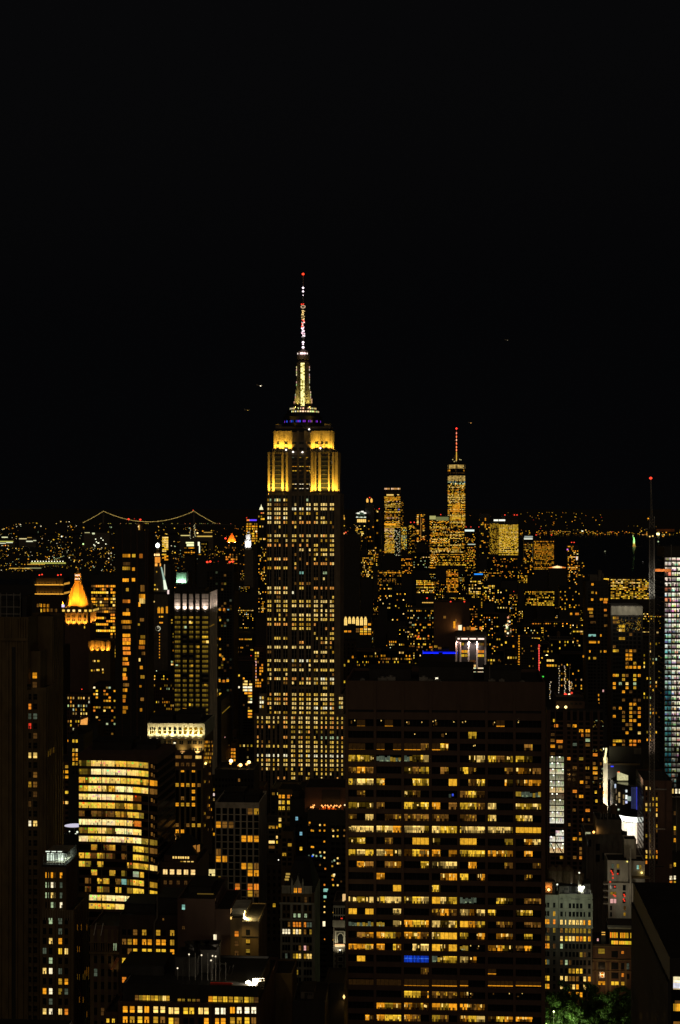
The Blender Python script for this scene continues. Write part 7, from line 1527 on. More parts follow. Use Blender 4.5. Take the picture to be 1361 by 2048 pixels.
    b = block('curved_slab_block', 'wide block with many broken yellow floor bands, left of the lattice mast', 'office building', 1222, 1298, 1156, 3300, 40, 'dark', 1159.5, 3.1, 13, 22, 3.2, 1.9, by_chance(.62, 'yykkaw', R_(5)), vb=1206, ref='the block with broken yellow bands', merge=True, plain=True)
    b = block('white_band_roof_block', 'dark low block with a bright cream strip along its roof', 'building', 1206, 1229, 1155, 3500, 40, 'dark', 1158, 3.1, 4, 5, 4.2, 2.3, from_rows(['yyyyy', '..dww', '.....', '.kkk.'], R_(5)), vb=1166, ref='the block with the cream roof strip', merge=True, plain=True, gain=1.3)

# ------------------------------------------------------------------ the downtown skyline
def glow(name, label, x0, x1, top, Y, d, row0, pitch, n, cols, p, pal, gain=1.2, mat='dark', vb=None, ref=None, ribbon=.9, hfrac=.62, rowp=.6, spec=None, fin=True, cat='office tower'):
    rng = R_(label); s = Y/F
    f = by_chance(p, pal, rng, gain, rowp) if spec is None else spec
    return block(name, label, cat, x0, x1, top, Y, d, mat, row0, pitch, n, cols, (x1-x0)/cols*ribbon, pitch*hfrac, f, vb=vb, ref=ref, merge=True, plain=True, pier=False, band=False, fin=fin, parapet=0)
def downtown():
    c1 = lambda c: 670+c/6.805; r1 = lambda r: 960+r/6.805; c2 = lambda c: 850+c/5.69; r2 = lambda r: 840+r/5.69; c3 = lambda c: 1000+c/5.67; r3 = lambda r: 1000+r/5.67
    # tapering glass tower with the mast
    b = Bld('tapering_glass_tower', 'tallest downtown tower, tapering glass full of lit floors, with a red-beaded mast', 'skyscraper', 896, 931, 925, 6200, 64, vb=1125, ref='the tapering glass tower with the beaded mast')
    X, Z = b.X, b.Z; w = b.w; rng = R_(41); z0, zt = 0, Z(926, 30)
    sq = [(0, 0), (w, 0), (w, w), (0, w)]; tp = [(w/2, 0), (w, w/2), (w/2, w), (0, w/2)]; m = MB()
    tp = [(w/2, 1.5), (w-1.5, w/2), (w/2, w-1.5), (1.5, w/2)]
    m.loft(sq, 0, sq, 50, M['glass'], cap=False)
    for i in range(4):
        j = (i+1) % 4
        m.face([(*sq[i], 50), (*sq[j], 50), (*tp[i], zt)], M['glass']); m.face([(*sq[j], 50), (*tp[j], zt), (*tp[i], zt)], M['glass'])
    m.face([(*p, zt) for p in tp], M['roof']); b.part('glazing', m)
    m = MB(); m.box(1, w-1, w*.42, w*.6, zt-70, zt-.5, M['dark']); b.part('core', m)
    def fy(u, z):        # the front of the tapering solid at height z
        t = max(0, min(1, (z-50)/(zt-50))); k = 1.5*t
        a = abs(u-w/2); half = w/2*(1-t)
        return k if a <= half else k+(a-half)*.98
    def lit(u0, u1, z0_, z1_, col):
        if u1 < u0+.2: return
        P = [(u0, fy(u0, z0_)-.25, z0_), (u1, fy(u1, z0_)-.25, z0_), (u1, fy(u1, z1_)-.25, z1_), (u0, fy(u0, z1_)-.25, z1_)]; MM.face(P, M['lit'], col)
    MM = MB()
    def rowfill(ra, rb_, p, pal, n=15, gain=1.0):
        za, zb = Z(r2(rb_), 30), Z(r2(ra), 30)
        for i in range(n):
            if rng.random() < p: c = PAL[rng.choice(pal)]; q = gain*rng.uniform(.5, 1.25); u0 = w*i/n; lit(u0+.4, u0+w/n*.9, za, zb, tuple(v*q for v in c))
    for r in range(508, 552, 9): rowfill(r, r+7, .97, 'ww', 14, .62)
    rowfill(562, 582, .0, 'a'); 
    for a, e, k in ((262, 290, 'a'), (352, 456, 'a')): lit(X(c2(a)), X(c2(e)), Z(r2(582), 30), Z(r2(564), 30), tuple(v*.8 for v in PAL[k]))
    rowfill(600, 604, .8, 'D', 15, 1.6)
    for r in range(634, 692, 9): rowfill(r, r+7, .95, 'www', 14, .58)
    rowfill(702, 710, .6, 'gGc', 15, 1.1); rowfill(717, 733, .7, 'Wgggw', 12, 1.2); rowfill(738, 746, .5, 'ya', 15)
    r = 750
    while r < 1640:
        mid = 900 < r < 1130; p = rng.choice([.15, .35, .6, .8, .95]) if not mid else rng.choice([.5, .8, .95]); pal = rng.choice(['ya', 'aok', 'yyw', 'wk', 'ak'])
        rowfill(r, r+7, p, pal, 16, 1.15); r += 11
    for a, e, ra, rb_, k in ((315, 400, 940, 1050, 'a'), (310, 395, 1030, 1046, 'o'), (335, 380, 860, 885, 'k'), (305, 410, 1095, 1125, 'y')):
        for q in range(5): lit(X(c2(a)), X(c2(e)), Z(r2(ra+(rb_-ra)*(q+.7)/5), 30), Z(r2(ra+(rb_-ra)*q/5), 30), tuple(v*.7 for v in PAL[k]))
    b.part('window_lights', MM, kind='stuff')
    xm = w/2; zc = lambda r: Z(r2(r), 30, w/2)
    m = MB(); m.lathe(xm, w/2, [(20, zt), (20, zt+5), (15, zt+6), (15, zt+10)], 18, M['dark']); m.lathe(xm, w/2, [(3.4, zt+8), (2.2, zc(350)), (1.4, zc(240)), (.6, zc(100))], 10, M['gold'])
    for s in (-1, 1): m.bar((xm+s*15, w/2, zt+9), (xm, w/2, zc(380)), .5, M['gold'])
    mast = b.part('mast', m)
    def bead(r, s, k, h=None):
        t = MB(); z = zc(r); y = w/2-4; h = h or s; t.lathe(xm, y, [(.1, z-h), (s, z-h*.4), (s*.8, z+h*.4), (0, z+h)], 8, M['lamp'], k); b.part('mast_lamp', t, mast)
    bead(97, 3.6, (2.6, .1, .06), 4)
    for r, k in ((150, (1.3, .35, .22)), (190, (1.6, .28, .1)), (227, (1.4, .6, .35)), (267, (1.7, .3, .12)), (308, (1.7, .35, .12)), (342, (1.7, .4, .14))): bead(r, 2.1, k, 5)
    m = MB(); m.lathe(xm, w/2-4.5, [(1.8, zc(468)), (1.6, zc(362))], 8, M['lamp'], (.75, .42, .05)); b.part('mast_lamp', m, mast)
    for c, r in ((318, 452), (397, 452), (336, 474), (412, 455), (357, 467)): m = MB(); x, z = X(c2(c)), zc(r); m.box(x-1.6, x+1.6, 4, 6, z-1.6, z+1.6, M['lamp'], (.6, .5, .2)); b.part('roof_lamp', m)
    b.finish()
    # its neighbour with the open crown
    b = Bld('open_crown_tower', 'bright downtown tower stepped on one side with a lit open crown', 'skyscraper', 769, 802, 992, 5900, 60, vb=1108, ref='the bright tower with the open crown')
    X, Z = b.X, b.Z; rng = R_(42); b.shell(0, b.w, 0, 60, 0, b.h, 'dark', 0); b.shell(b.w+.1, X(807.5, 6), 6, 55, 0, Z(1001, 40), 'dark', 0); b.shell(1.5, b.w-2, 4, 50, b.h+.1, Z(975, 20), 'dark', 0)
    for i in range(12):
        u = 3+i*(b.w-7)/11; m = MB()
        if rng.random() < .75: m.box(u-2, u+2, 3.5, 3.8, Z(979, 20), Z(976, 20), M['lamp'], rng.choice([(.9, .5, .25), (1.1, .7, .4), (.6, .3, .08)])); b.part('crown_lamp', m)
    MM = MB()
    def cell(c0, c1_, r0, r1_, col, y=0): u0, u1 = X(c1(c0), y), X(c1(c1_), y); MM.face([(u0, y-.3, Z(r1(r1_), 20)), (u1, y-.3, Z(r1(r1_), 20)), (u1, y-.3, Z(r1(r0), 20)), (u0, y-.3, Z(r1(r0), 20))], M['lit'], col)
    r = 228
    while r < 1030:
        p, pal = (.85, 'yaa') if r < 270 else (rng.choice([.2, .5, .75, .95]), rng.choice(['ya', 'aok', 'wyk', 'wwp', 'kkd']))
        if 330 < r < 390: pal = 'kqkw'
        if r > 830: p, pal = rng.choice([.8, .95]), 'yywka'
        for i in range(16):
            c0 = 677+i*(893-677)/16
            if r > 640 and c0 > 805: 
                if rng.random() < .4: cell(c0, c0+8, r, r+7, tuple(v*.8 for v in PAL[rng.choice('WgwD')]))
                continue
            if r > 985: continue
            if rng.random() < p: q = rng.uniform(.6, 1.3); cell(c0, c0+12.2, r, r+7.5, tuple(v*q for v in PAL[rng.choice(pal)]))
        if r > 290:
            for i in range(3):
                if rng.random() < .35: cell(900+i*12, 909+i*12, r, r+7, PAL[rng.choice('akd')], 6)
        r += 12.4
    for a, e, r0, r1_, k, q in ((705, 800, 195, 212, 'w', .9), (850, 875, 195, 207, 'w', 1), (675, 830, 592, 612, 'a', 1.2), (862, 882, 395, 408, 'B', .9), (735, 800, 335, 372, 'q', 1)): cell(a, e, r0, r1_, tuple(v*q for v in PAL[k]))
    b.part('window_lights', MM, kind='stuff'); b.finish()
    glow('greenish_tower', 'slim yellow-green lit tower squeezed beside the bright open-crown tower', 802.5, 814, 1052, 5600, 40, 1055, 1.9, 25, 6, .7, 'yykqg', vb=1105, ref='the slim yellow-green tower')
    b = glow('speckled_tower', 'dim downtown tower speckled with small yellow windows and red roof lights', 817, 838, 1047, 5400, 40, 1050, 2.1, 28, 12, .28, 'yaakq', vb=1112, ref='the dim speckled tower', fin=False, ribbon=.8)
    for px, py in ((822, 1045.7), (829, 1045.5)): beacon(b, b.X(px, 5), 5, b.Z(py, 20, 5), s=2.0)
    b.finish(True)
    b = glow('twin_lit_edge_tower', 'dark slim tower with two amber-lit vertical edges and a lit top', 833, 850.5, 1024, 5000, 40, 1027, 2.6, 23, 6, .25, 'aok', vb=1090, ref='the slim tower with amber edges', fin=False)
    for px in (836, 847.5):
        for i in range(18):
            if b.rng.random() < .6: b.sash('front', b.X(px), b.Z(1030+i*3.1, 12), 5, 3, PAL[b.rng.choice('akow')], True)
    m = MB(); x = b.X(842); m.box(x-.8, x+.8, -.8, -.3, b.Z(1080, 12), b.Z(1035, 12), M['lamp'], (.35, .16, .03)); b.part('edge_light', m); b.finish(True)
    b = glow('broad_lit_tower', 'broad downtown block of amber floors standing left of the tapering glass tower', 860, 900, 1031, 5600, 60, 1041, 2.1, 46, 20, .62, 'aaykw', vb=1130, ref='the broad amber block', fin=False)
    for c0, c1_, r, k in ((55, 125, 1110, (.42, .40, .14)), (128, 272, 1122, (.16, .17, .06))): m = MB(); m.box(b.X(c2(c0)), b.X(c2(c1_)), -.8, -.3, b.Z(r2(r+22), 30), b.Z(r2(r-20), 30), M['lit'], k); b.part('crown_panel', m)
    beacon(b, b.X(882, 5), 5, b.Z(1030, 20, 5), s=1.8); b.finish(True)
    b = glow('white_strip_tower', 'downtown block with one white strip of light along its top', 929, 951.5, 1058, 5500, 50, 1069, 2.2, 34, 12, .3, 'akkyo', vb=1125, ref='the block with the white top strip', fin=False)
    m = MB(); m.box(b.X(c2(456)), b.X(c2(563)), -.8, -.3, b.Z(r2(1268), 30), b.Z(r2(1247), 30), M['lamp'], (.8, .95, .85)); b.part('strip_light', m); m = MB(); m.box(b.X(c2(490)), b.X(c2(575)), -.8, -.3, b.Z(r2(1420), 30), b.Z(r2(1410), 30), M['lamp'], (.55, .6, .45)); b.part('strip_light', m)
    for c in (470, 525, 615): beacon(b, b.X(c2(c), 5), 5, b.Z(r2(1222), 20, 5), s=1.8, gain=1.4)
    b.finish(True)
    glow('lower_lit_block', 'low amber block at the foot of the tapering glass tower', 872, 931, 1106, 5000, 50, 1109, 2.3, 10, 26, .6, 'kkyaq', vb=1132, ref='the amber block at the foot of the tapering tower', cat='office building')
    glow('dark_thin_tower', 'thin dark tower with a few gold windows and a corner light line', 960, 980, 1027, 5200, 36, 1031, 3, 26, 8, .16, 'aaky', vb=1115, ref='the thin dark tower')
    b = glow('golden_block', 'brightest broad downtown block, nearly every floor glowing gold, with a white roof strip', 998, 1037, 1040, 5200, 70, 1050, 2.05, 30, 22, .96, 'yyyyw', vb=1112, ref='the golden office block', fin=False, rowp=.15, gain=1.0, ribbon=.84, hfrac=.66)
    for i in range(30):
        for j in range(9):
            if b.rng.random() < .62: b.sash(lambda u, z, o: (u, 6-o, z), b.X(979.5+j*2.1, 6), b.Z(1048+2.05*i, 10), 3.0, 2.1, tuple(v*.55 for v in PAL[b.rng.choice('yk')]), True)
    b.wall.box(b.X(978, 6), b.X(998, 6)-.1, 6.1, 60, 0, b.Z(1043, 10), M['dark'])
    for c0, c1_ in ((785, 835), (842, 915)): m = MB(); m.box(b.X(c2(c0), -.5), b.X(c2(c1_), -.5), -.8, -.3, b.Z(r2(1150), 10), b.Z(r2(1132), 10), M['lamp'], (1.3, 1.3, 1.05)); b.part('strip_light', m)
    m = MB(); m.box(b.X(1003, 10), b.X(1036, 10), 10, 50, b.h, b.Z(1029, 20, 10), M['dark']); b.part('roof_bulkhead', m)
    for c in (912, 1020, 1050): beacon(b, b.X(c2(c), 9), 9, b.Z(r2(1086), 20, 9), s=1.9, pole=4)
    b.finish(True)
    b = glow('gridded_amber_block', 'squarish downtown block with a regular grid of amber windows and red roof lights', 1068, 1108.5, 1080, 4700, 60, 1083, 2.75, 21, 17, .9, 'aaak', vb=1142, ref='the gridded amber block', fin=False, rowp=.35, gain=.85, ribbon=.66, hfrac=.6)
    for c in (412, 588): beacon(b, b.X(c3(c), 5), 5, b.Z(r3(402), 20, 5), s=1.7, pole=12)
    b.finish(True)
    b = glow('white_sign_block', 'dim block topped by a stacked white light sign, left of the gridded amber block', 1048, 1067.5, 1079, 4800, 50, 1084, 2.6, 18, 8, .3, 'kqda', vb=1130, ref='the block with the white roof sign', fin=False)
    for r, k, c0, c1_ in ((413, (.4, .45, .4), 280, 375), (429, (.5, .55, .45), 275, 372), (441, (1.1, 1.1, .9), 275, 372)): m = MB(); m.box(b.X(c3(c0)), b.X(c3(c1_)), -.8, -.3, b.Z(r3(r+5), 10), b.Z(r3(r-4), 10), M['lamp'], k); b.part('roof_sign', m)
    for i in range(12): b.sash('front', b.X(1066.3), b.Z(1094+i*3.8, 10), 1.6, 2.4, PAL['t'], True)
    b.finish(True)
    b = glow('waterside_tower', 'slender waterside tower dotted with bright orange windows and two red roof lights', 1136, 1157, 1090, 4600, 36, 1093, 3.0, 30, 9, .42, 'aaaow', vb=1152, ref='the slender waterside tower', fin=False, cat='apartment tower', ribbon=.75)
    for c in (815, 843): beacon(b, b.X(c3(c), 5), 5, b.Z(r3(486), 10, 5), s=1.6)
    m = MB(); x, z = b.X(1135.5), b.Z(1099, 2); m.box(x-2, x+2, -.8, -.4, z-2, z+2, M['lamp'], (.9, .2, .9)); b.part('wall_lamp', m)
    m = MB(); m.box(b.X(1152.5), b.X(1156), -.8, -.4, b.Z(1120, 20), b.Z(1113, 20), M['lit'], (.9, .75, .6)); b.part('strip_light', m); b.finish(True)
    glow('waterside_block', 'lower block beside the slender waterside tower with sparse amber windows', 1157.5, 1169, 1123, 4400, 36, 1126, 3, 10, 5, .3, 'akd', vb=1150, ref='the lower waterside block', cat='apartment block')
    # crowns seen beside the great spire
    b = Bld('gothic_crown_tower', 'distant tower with a small orange-lit pointed crown, just right of the great spire', 'tower', 681, 691, 1040, 5000, 30, vb=1075, ref='the orange-crowned gothic tower')
    b.shell(0, b.w, 0, 30, 0, b.h, 'tan', 0); xm = b.w/2; m = MB(); zz = [b.Z(v, 8) for v in (1040, 1033, 1028, 1022)]; m.lathe(xm, 8, [(7.5, zz[0]), (5.5, zz[1]), (4.4, zz[1]), (3, zz[2]), (0, zz[3])], 8, M['copper']); b.part('crown', m)
    for px, py, s in ((681.8, 1037, 1.6), (684, 1032, 1.5), (685.3, 1027, 1.3), (688, 1032, 1.5), (689, 1037, 1.8), (685.8, 1023.5, 1.1), (687, 1027, 1.0), (685, 1038.5, 1.4)): m = MB(); x, z = b.X(px), b.Z(py, 8); m.box(x-s, x+s, -.6, -.2, z-s*1.9, z+s*1.9, M['lamp'], (1.0, .48, .05)); b.part('crown_lamp', m)
    for px in (682, 684.5, 687, 689): b.sash('front', b.X(px), b.Z(1051.5, 8), 3, 3, PAL['y'], True)
    b.finish(True)
    b = glow('domed_top_tower', 'distant tower with a white-lit dome over a band of yellow windows', 711, 733, 1031, 5200, 36, 1052, 3, 16, 9, .28, 'akyw', vb=1090, ref='the tower with the white-lit dome', fin=False)
    for c, r, s, k in ((322, 452, 3, (1.1, 1.1, .9)), (345, 435, 2, (.6, .6, .5)), (376, 430, 3, (1.2, 1.2, 1)), (412, 450, 3, (1.2, 1.15, 1)), (390, 440, 2.5, (.7, .7, .6)), (300, 452, 2, (.5, .5, .4)), (305, 505, 2.5, (.8, .85, .7)), (362, 507, 2.5, (.7, .8, .65)), (412, 507, 2.5, (.8, .9, .7)), (385, 510, 2, (.3, .4, .3)), (335, 508, 2, (.3, .4, .3))): m = MB(); x, z = b.X(c1(c)), b.Z(r1(r), 12); m.box(x-s*1.3, x+s*1.3, -1, -.4, z-s*.7, z+s*.7, M['lamp'], k); b.part('dome_lamp', m)
    for i in range(5): x = b.X(716.5+3.6*i); m = MB(); m.box(x-2.4, x+2.4, -.9, -.4, b.Z(1044.5, 12), b.Z(1038.5, 12), M['lamp'], (1.2, .75, .18)); b.part('dome_lamp', m)
    m = MB(); m.lathe(b.w/2, 14, [(15, b.h), (12, b.h+6), (5, b.h+10), (0, b.h+13)], 12, M['copper']); b.part('dome', m); b.finish(True)
    b = glow('lantern_pair_tower', 'dark distant tower with two amber lanterns and a red beacon on top', 731, 748, 1007, 5300, 36, 1030, 4, 22, 6, .1, 'ak', vb=1090, ref='the tower with two amber lanterns', fin=False)
    for c in (443, 499): m = MB(); x = b.X(c1(c)); z = b.Z(r1(277), 10); m.lathe(x, 4, [(2.6, z-7), (3.6, z-3), (3.4, z+3), (0, z+8)], 8, M['lamp'], (1.1, .55, .1)); b.part('lantern', m)
    beacon(b, b.X(c1(475), 5), 5, b.Z(r1(246), 10, 5), s=2.0); b.finish(True)
    b = glow('beacon_pair_tower', 'dark distant block with two red beacons and one pale yellow window', 747, 763, 1021, 5500, 36, 1026, 5, 16, 5, .05, 'ak', vb=1090, ref='the dark block with two red beacons', fin=False)
    for c in (532, 605): beacon(b, b.X(c1(c), 5), 5, b.Z(r1(398), 10, 5), s=2.0)
    b.sash('front', b.X(c1(582)), b.Z(r1(430), 10), 4.5, 4.5, PAL['w'], True); b.sash('front', b.X(c1(570)), b.Z(r1(403), 10)-3, 3, 2.5, PAL['k'], True); b.finish(True)
    b = Bld('black_foreground_block', 'unlit black tower right beside the great spire, without a single window lit', 'building', 682, 720, 1071, 2300, 36, vb=1232, ref='the unlit black tower'); b.shell(0, b.w, 0, 36, 0, b.h, 'dark', 1)
    for c, r, k, s in ((120, 728, (2, .7, .2), 1.6), (100, 715, (1.2, .12, .05), 1.2), (150, 714, (1.2, .12, .05), 1.2)): lamp_ball(b, b.X(c1(c), 4), 4, b.Z(r1(r), 10, 4), s, k, 'roof_lamp', 2)
    b.finish()
    # left-hand distant crowns
    c5 = lambda c: 340+c/6.805; r5 = lambda r: 1000+r/6.805
    b = glow('orange_pyramid_tower', 'distant tower with a small orange floodlit pyramid roof and a red beacon', 452, 475, 1084, 3400, 30, 1091, 4.6, 14, 9, .35, 'ookd', vb=1150, ref='the tower with the small orange pyramid', fin=False)
    m = MB(); m.loft(lofts(2, 2, b.w-3, 26), b.h, lofts(b.w/2-1.4, 13, b.w/2+.4, 15), b.Z(1066, 12, 14), M['orange']); b.part('pyramid_roof', m); b.flood((b.w*.25, -7, b.h-1), (b.w*.4, 8, b.h+9), 60000, (1, .42, .08), 90); b.flood((b.w*.75, -7, b.h-1), (b.w*.6, 8, b.h+9), 60000, (1, .42, .08), 90)
    beacon(b, b.X(451.5, 3), 3, b.Z(1078.5, 2), s=2.2, gain=2.4, pole=6); b.finish(True)
    b = Bld('wedding_cake_tower', 'distant tiered white stone tower floodlit cold white with a gold tip', 'tower', 489, 507, 1100, 4900, 30, vb=1100, ref='the tiered white tower')
    b.shell(0, b.w, 0, 30, 0, b.h, 'grey', 0); xm = b.X(497.3, 10)
    m = MB(); zz = [b.Z(v, 12, 10) for v in (1100, 1081, 1081, 1069, 1069, 1064, 1062, 1058)]
    for a, zA, zB in ((8.5, zz[0], zz[1]), (6.4, zz[2], zz[3]), (4, zz[4], zz[5])): m.loft(lofts(xm-a, 10-a, xm+a, 10+a), zA, lofts(xm-a, 10-a, xm+a, 10+a), zB, M['white'])
    m.lathe(xm, 10, [(3, zz[5]), (2, zz[6]), (.2, zz[7])], 8, M['gold'])
    for a in (-8.5, 8.5):
        for k in (0, 1): m.lathe(xm+a, 10-8, [(1.8, zz[0]), (1.8, zz[1]), (0, zz[1]+6)], 6, M['white'])
    b.part('crown', m)
    for dx in (-12, 0, 12): b.flood((xm+dx, -18, zz[0]-2), (xm+dx*.3, 2, zz[2]), 100000, (.9, .9, 1), 70)
    b.finish(True)
    b = glow('purple_top_tower', 'distant tower whose top edge glows purple and orange', 493, 515, 1037.5, 5600, 30, 1048, 4.8, 9, 11, .7, 'aaky', vb=1085, ref='the tower with the purple top edge', fin=False)
    for c0, c1_, k in ((1048, 1085, (1.1, .3, .05)), (1087, 1183, (.16, .07, 1.2))): m = MB(); m.box(b.X(c5(c0)), b.X(c5(c1_)), -.8, -.3, b.Z(r5(284), 10), b.Z(r5(264), 10), M['lamp'], k); b.part('edge_light', m)
    beacon(b, b.X(c5(1047), 3), 3, b.Z(r5(248), 4), s=1.5, pole=4); lamp_ball(b, b.X(c5(1177), -2), -2, b.Z(r5(428), 10), 3.5, (1.6, 1.1, .5), 'roof_lamp', 0); b.finish(True)
    b = glow('pointed_white_tower', 'distant dark tower under a bright cream pointed cap', 514.5, 532, 1022, 5900, 30, 1033, 5, 30, 7, .16, 'akyw', vb=1200, ref='the tower with the cream pointed cap', fin=False)
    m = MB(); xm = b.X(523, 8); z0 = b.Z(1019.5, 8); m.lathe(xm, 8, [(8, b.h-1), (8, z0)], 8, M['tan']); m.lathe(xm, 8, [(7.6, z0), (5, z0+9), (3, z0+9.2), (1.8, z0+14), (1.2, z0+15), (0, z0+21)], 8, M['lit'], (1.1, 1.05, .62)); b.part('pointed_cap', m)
    for px, k in ((523.5, (1.2, .2, .05)), (527, (1.0, .4, .08))): m = MB(); x = b.X(px); m.box(x-2.5, x+2.5, -.7, -.3, b.Z(1027, 8), b.Z(1025, 8), M['lamp'], k); b.part('wall_lamp', m)
    b.finish(True)
    b = glow('bright_sign_block', 'distant dark block with a bright pale-yellow light box on its roof', 369, 390, 1093, 4300, 30, 1096, 3, 6, 8, .35, 'aak', vb=1110, ref='the block with the pale-yellow light box', fin=False)
    for c0, c1_, ra, rb_ in ((220, 328, 572, 592), (232, 328, 600, 628)): m = MB(); m.box(b.X(c5(c0)), b.X(c5(c1_)), -.8, -.3, b.Z(r5(rb_), 10), b.Z(r5(ra), 10), M['lamp'], (1.2, 1.2, .6)); b.part('roof_sign', m)
    b.finish(True)
    b = glow('white_blade_block', 'distant dark block with a vertical blade of white light on its corner', 395.5, 414, 1083, 4200, 30, 1088, 3, 8, 8, .3, 'akkq', vb=1110, ref='the block with the blade of white light', fin=False)
    for c0, c1_, ra, rb_ in ((383, 408, 570, 622), (398, 412, 622, 720)): m = MB(); m.box(b.X(c5(c0)), b.X(c5(c1_)), -.8, -.3, b.Z(r5(rb_), 3), b.Z(r5(ra), 3), M['lamp'], (1.2, 1.2, .85)); b.part('edge_light', m)
    b.finish(True)
    glow('amber_dots_tower', 'dark tower freckled with small warm windows, left of the great spire', 517, 533, 1090, 3600, 30, 1095, 3.3, 40, 6, .3, 'aaykw', vb=1230, ref='the freckled tower', cat='apartment tower', ribbon=.6)
    b = block('cyan_line_block', 'dark block with one slanting cyan line of light on its roof', 'building', 946, 968, 1150, 3200, 34, 'dark', 1160, 3.2, 20, 8, 1.8, 1.9, by_chance(.22, 'aky', R_(3), 1.2), vb=1185, ref='the block with the cyan roof line', fin=False, plain=True)
    m = MB(); m.box(b.X(949), b.X(966), -.9, -.4, b.Z(1149.5, 10), b.Z(1147, 10), M['lamp'], (.03, .35, 1.2)); b.part('roof_line_light', m); b.finish(True)
    for i, (x0, x1, top, Y, r0, n, cols, p, pal, lab, ref) in enumerate([
        (833, 869, 1159, 3300, 1162, 8, 14, .8, 'yyaw', 'low block of closely lit yellow floors', 'the block of closely lit yellow floors'),
        (893, 917, 1136, 3700, 1140, 16, 9, .62, 'oaak', 'dark-roofed tower with orderly orange window rows, below the tapering glass tower', 'the dark-roofed tower with orange rows'),
        (938, 962, 1160, 3100, 1163, 10, 8, .6, 'ywwk', 'block with yellow-white broken floors below the cyan roof line', 'the block of yellow-white broken floors'),
        (968, 990, 1168, 3000, 1172, 10, 8, .55, 'wwya', 'block with a stripe of white windows right of the cyan roof line', 'the block with the stripe of white windows'),
        (1036, 1055, 1149, 3400, 1152, 5, 8, .7, 'ykya', 'low block with three curved yellow floors', 'the block with three yellow floors'),
        (1075, 1109, 1181, 2900, 1184, 8, 15, .75, 'yykk', 'wide low block with two bright yellow floors and a greenish one', 'the wide block with two yellow floors'),
        (1049, 1074, 1181, 2950, 1184, 8, 11, .6, 'kkya', 'block with amber dashes beside the wide yellow-floored block', 'the block with amber dashes'),
        (735, 757, 1098, 4000, 1101, 12, 10, .4, 'kkywa', 'dim block with a few rows of pale dots near the unlit black tower', 'the dim block with rows of pale dots'),
        (720, 746, 1110, 3500, 1116, 14, 10, .35, 'wwyka', 'dark block with scattered white panes against the unlit black tower', 'the dark block with scattered white panes'),
        (756, 803, 1140, 3300, 1142, 9, 18, .4, 'kaad', 'broad dim block with fine amber windows under the bright open-crown tower', 'the broad dim block of fine windows'),
        (803, 825, 1114, 4200, 1118, 12, 9, .4, 'oaaa', 'dim block with an untidy scatter of orange windows under the speckled tower', 'the dim block with orange scatter'),
        (822, 860, 1105, 4300, 1112, 12, 14, .16, 'ywg', 'near-black block with a few greenish-white windows left of the broad amber block', 'the near-black block with greenish windows'),
        (975, 1004, 1112, 3900, 1116, 14, 12, .22, 'oaok', 'dark block of tiny orange windows below the golden office block', 'the dark block of tiny orange windows'),
        (1004, 1035, 1114, 3800, 1118, 16, 12, .2, 'aaoy', 'dark block of tiny amber windows right below the golden office block', 'the dark block of tiny amber windows'),
        (1040, 1068, 1128, 4000, 1131, 8, 11, .15, 'aak', 'low dark block in front of the gridded amber block', 'the low block before the gridded amber one'),
        (990, 1020, 1178, 2800, 1181, 12, 11, .14, 'aywk', 'murky block with a vertical line of greenish dots', 'the murky block with greenish dots'),
        (757, 790, 1166, 2900, 1170, 12, 12, .1, 'akw', 'black block with single amber windows behind the hall of arched windows', 'the black block behind the arched hall'),
        (775, 812, 1182, 2700, 1188, 14, 12, .1, 'ayw', 'black block with one brilliant white window', 'the black block with one white window'),
        (1120, 1160, 1172, 2800, 1176, 12, 13, .12, 'aakd', 'dark block with a low curving roof and faint amber spots', 'the dark block with the curving roof')]):
        b = glow('city_block', lab, x0, x1, top, Y, 34, r0, 3.4*3000/Y*1.05, n, cols, p, pal, vb=top+45, ref=ref, cat='office building', gain=1.25, ribbon=.7, fin=False)
        b.finish(True)
# ------------------------------------------------------------------ land, harbour, hills
def struct(name, mb): o = mb.build(name); o['kind'] = 'structure'; return o
def hill_h(x, Y):
    px = CX+F*x/Y; h = 0.0
    if Y > 12500:
        for c, w, a, y0, dy in ((1090, 170, 88, 17500, 2600), (1190, 120, 60, 18500, 3000), (980, 120, 70, 18500, 3000), (110, 130, 62, 15500, 1700), (330, 160, 34, 15500, 2200), (1330, 80, 34, 16500, 2200), (700, 220, 40, 19000, 3000)):
            h += a*math.exp(-((px-c)/w)**2-((Y-y0)/dy)**2)
    return h
def land():
    M['water'] = glass_mat('harbour_water', (.006, .010, .014), .25)
    m = MB(); m.face([(-9000, -500, 0), (9000, -500, 0), (30000, 60000, 0), (-30000, 60000, 0)], M['ground']); struct('ground', m)
    m = MB(); W = lambda px, Y: ((px-CX)/F*Y, Y, .5)
    m.face([W(1118, 6600), W(1165, 5650), W(1290, 5250), W(2100, 5000), W(1900, 13200), W(960, 13300), W(930, 9000), W(1010, 7300)], M['water']); struct('harbour_water', m)
    m = MB(); m.face([W(-120, 5150), W(150, 5000), W(240, 4950), W(240, 5250), W(120, 5450), W(-120, 5500)], M['water']); struct('river_water', m)
    m = MB(); Ys = [13000+350*i for i in range(26)]; ps = [-60+24*i for i in range(64)]
    P = lambda px, Y: (((px-CX)/F*Y), Y, hill_h((px-CX)/F*Y, Y)-1)
    for i in range(len(Ys)-1):
        for j in range(len(ps)-1): m.face([P(ps[j], Ys[i]), P(ps[j+1], Ys[i]), P(ps[j+1], Ys[i+1]), P(ps[j], Ys[i+1])], M['ground'])
    struct('hills', m)
    m = MB()      # avenue between the blocks by the great spire, asphalt and kerbs
    for u in (-12, 12): pass
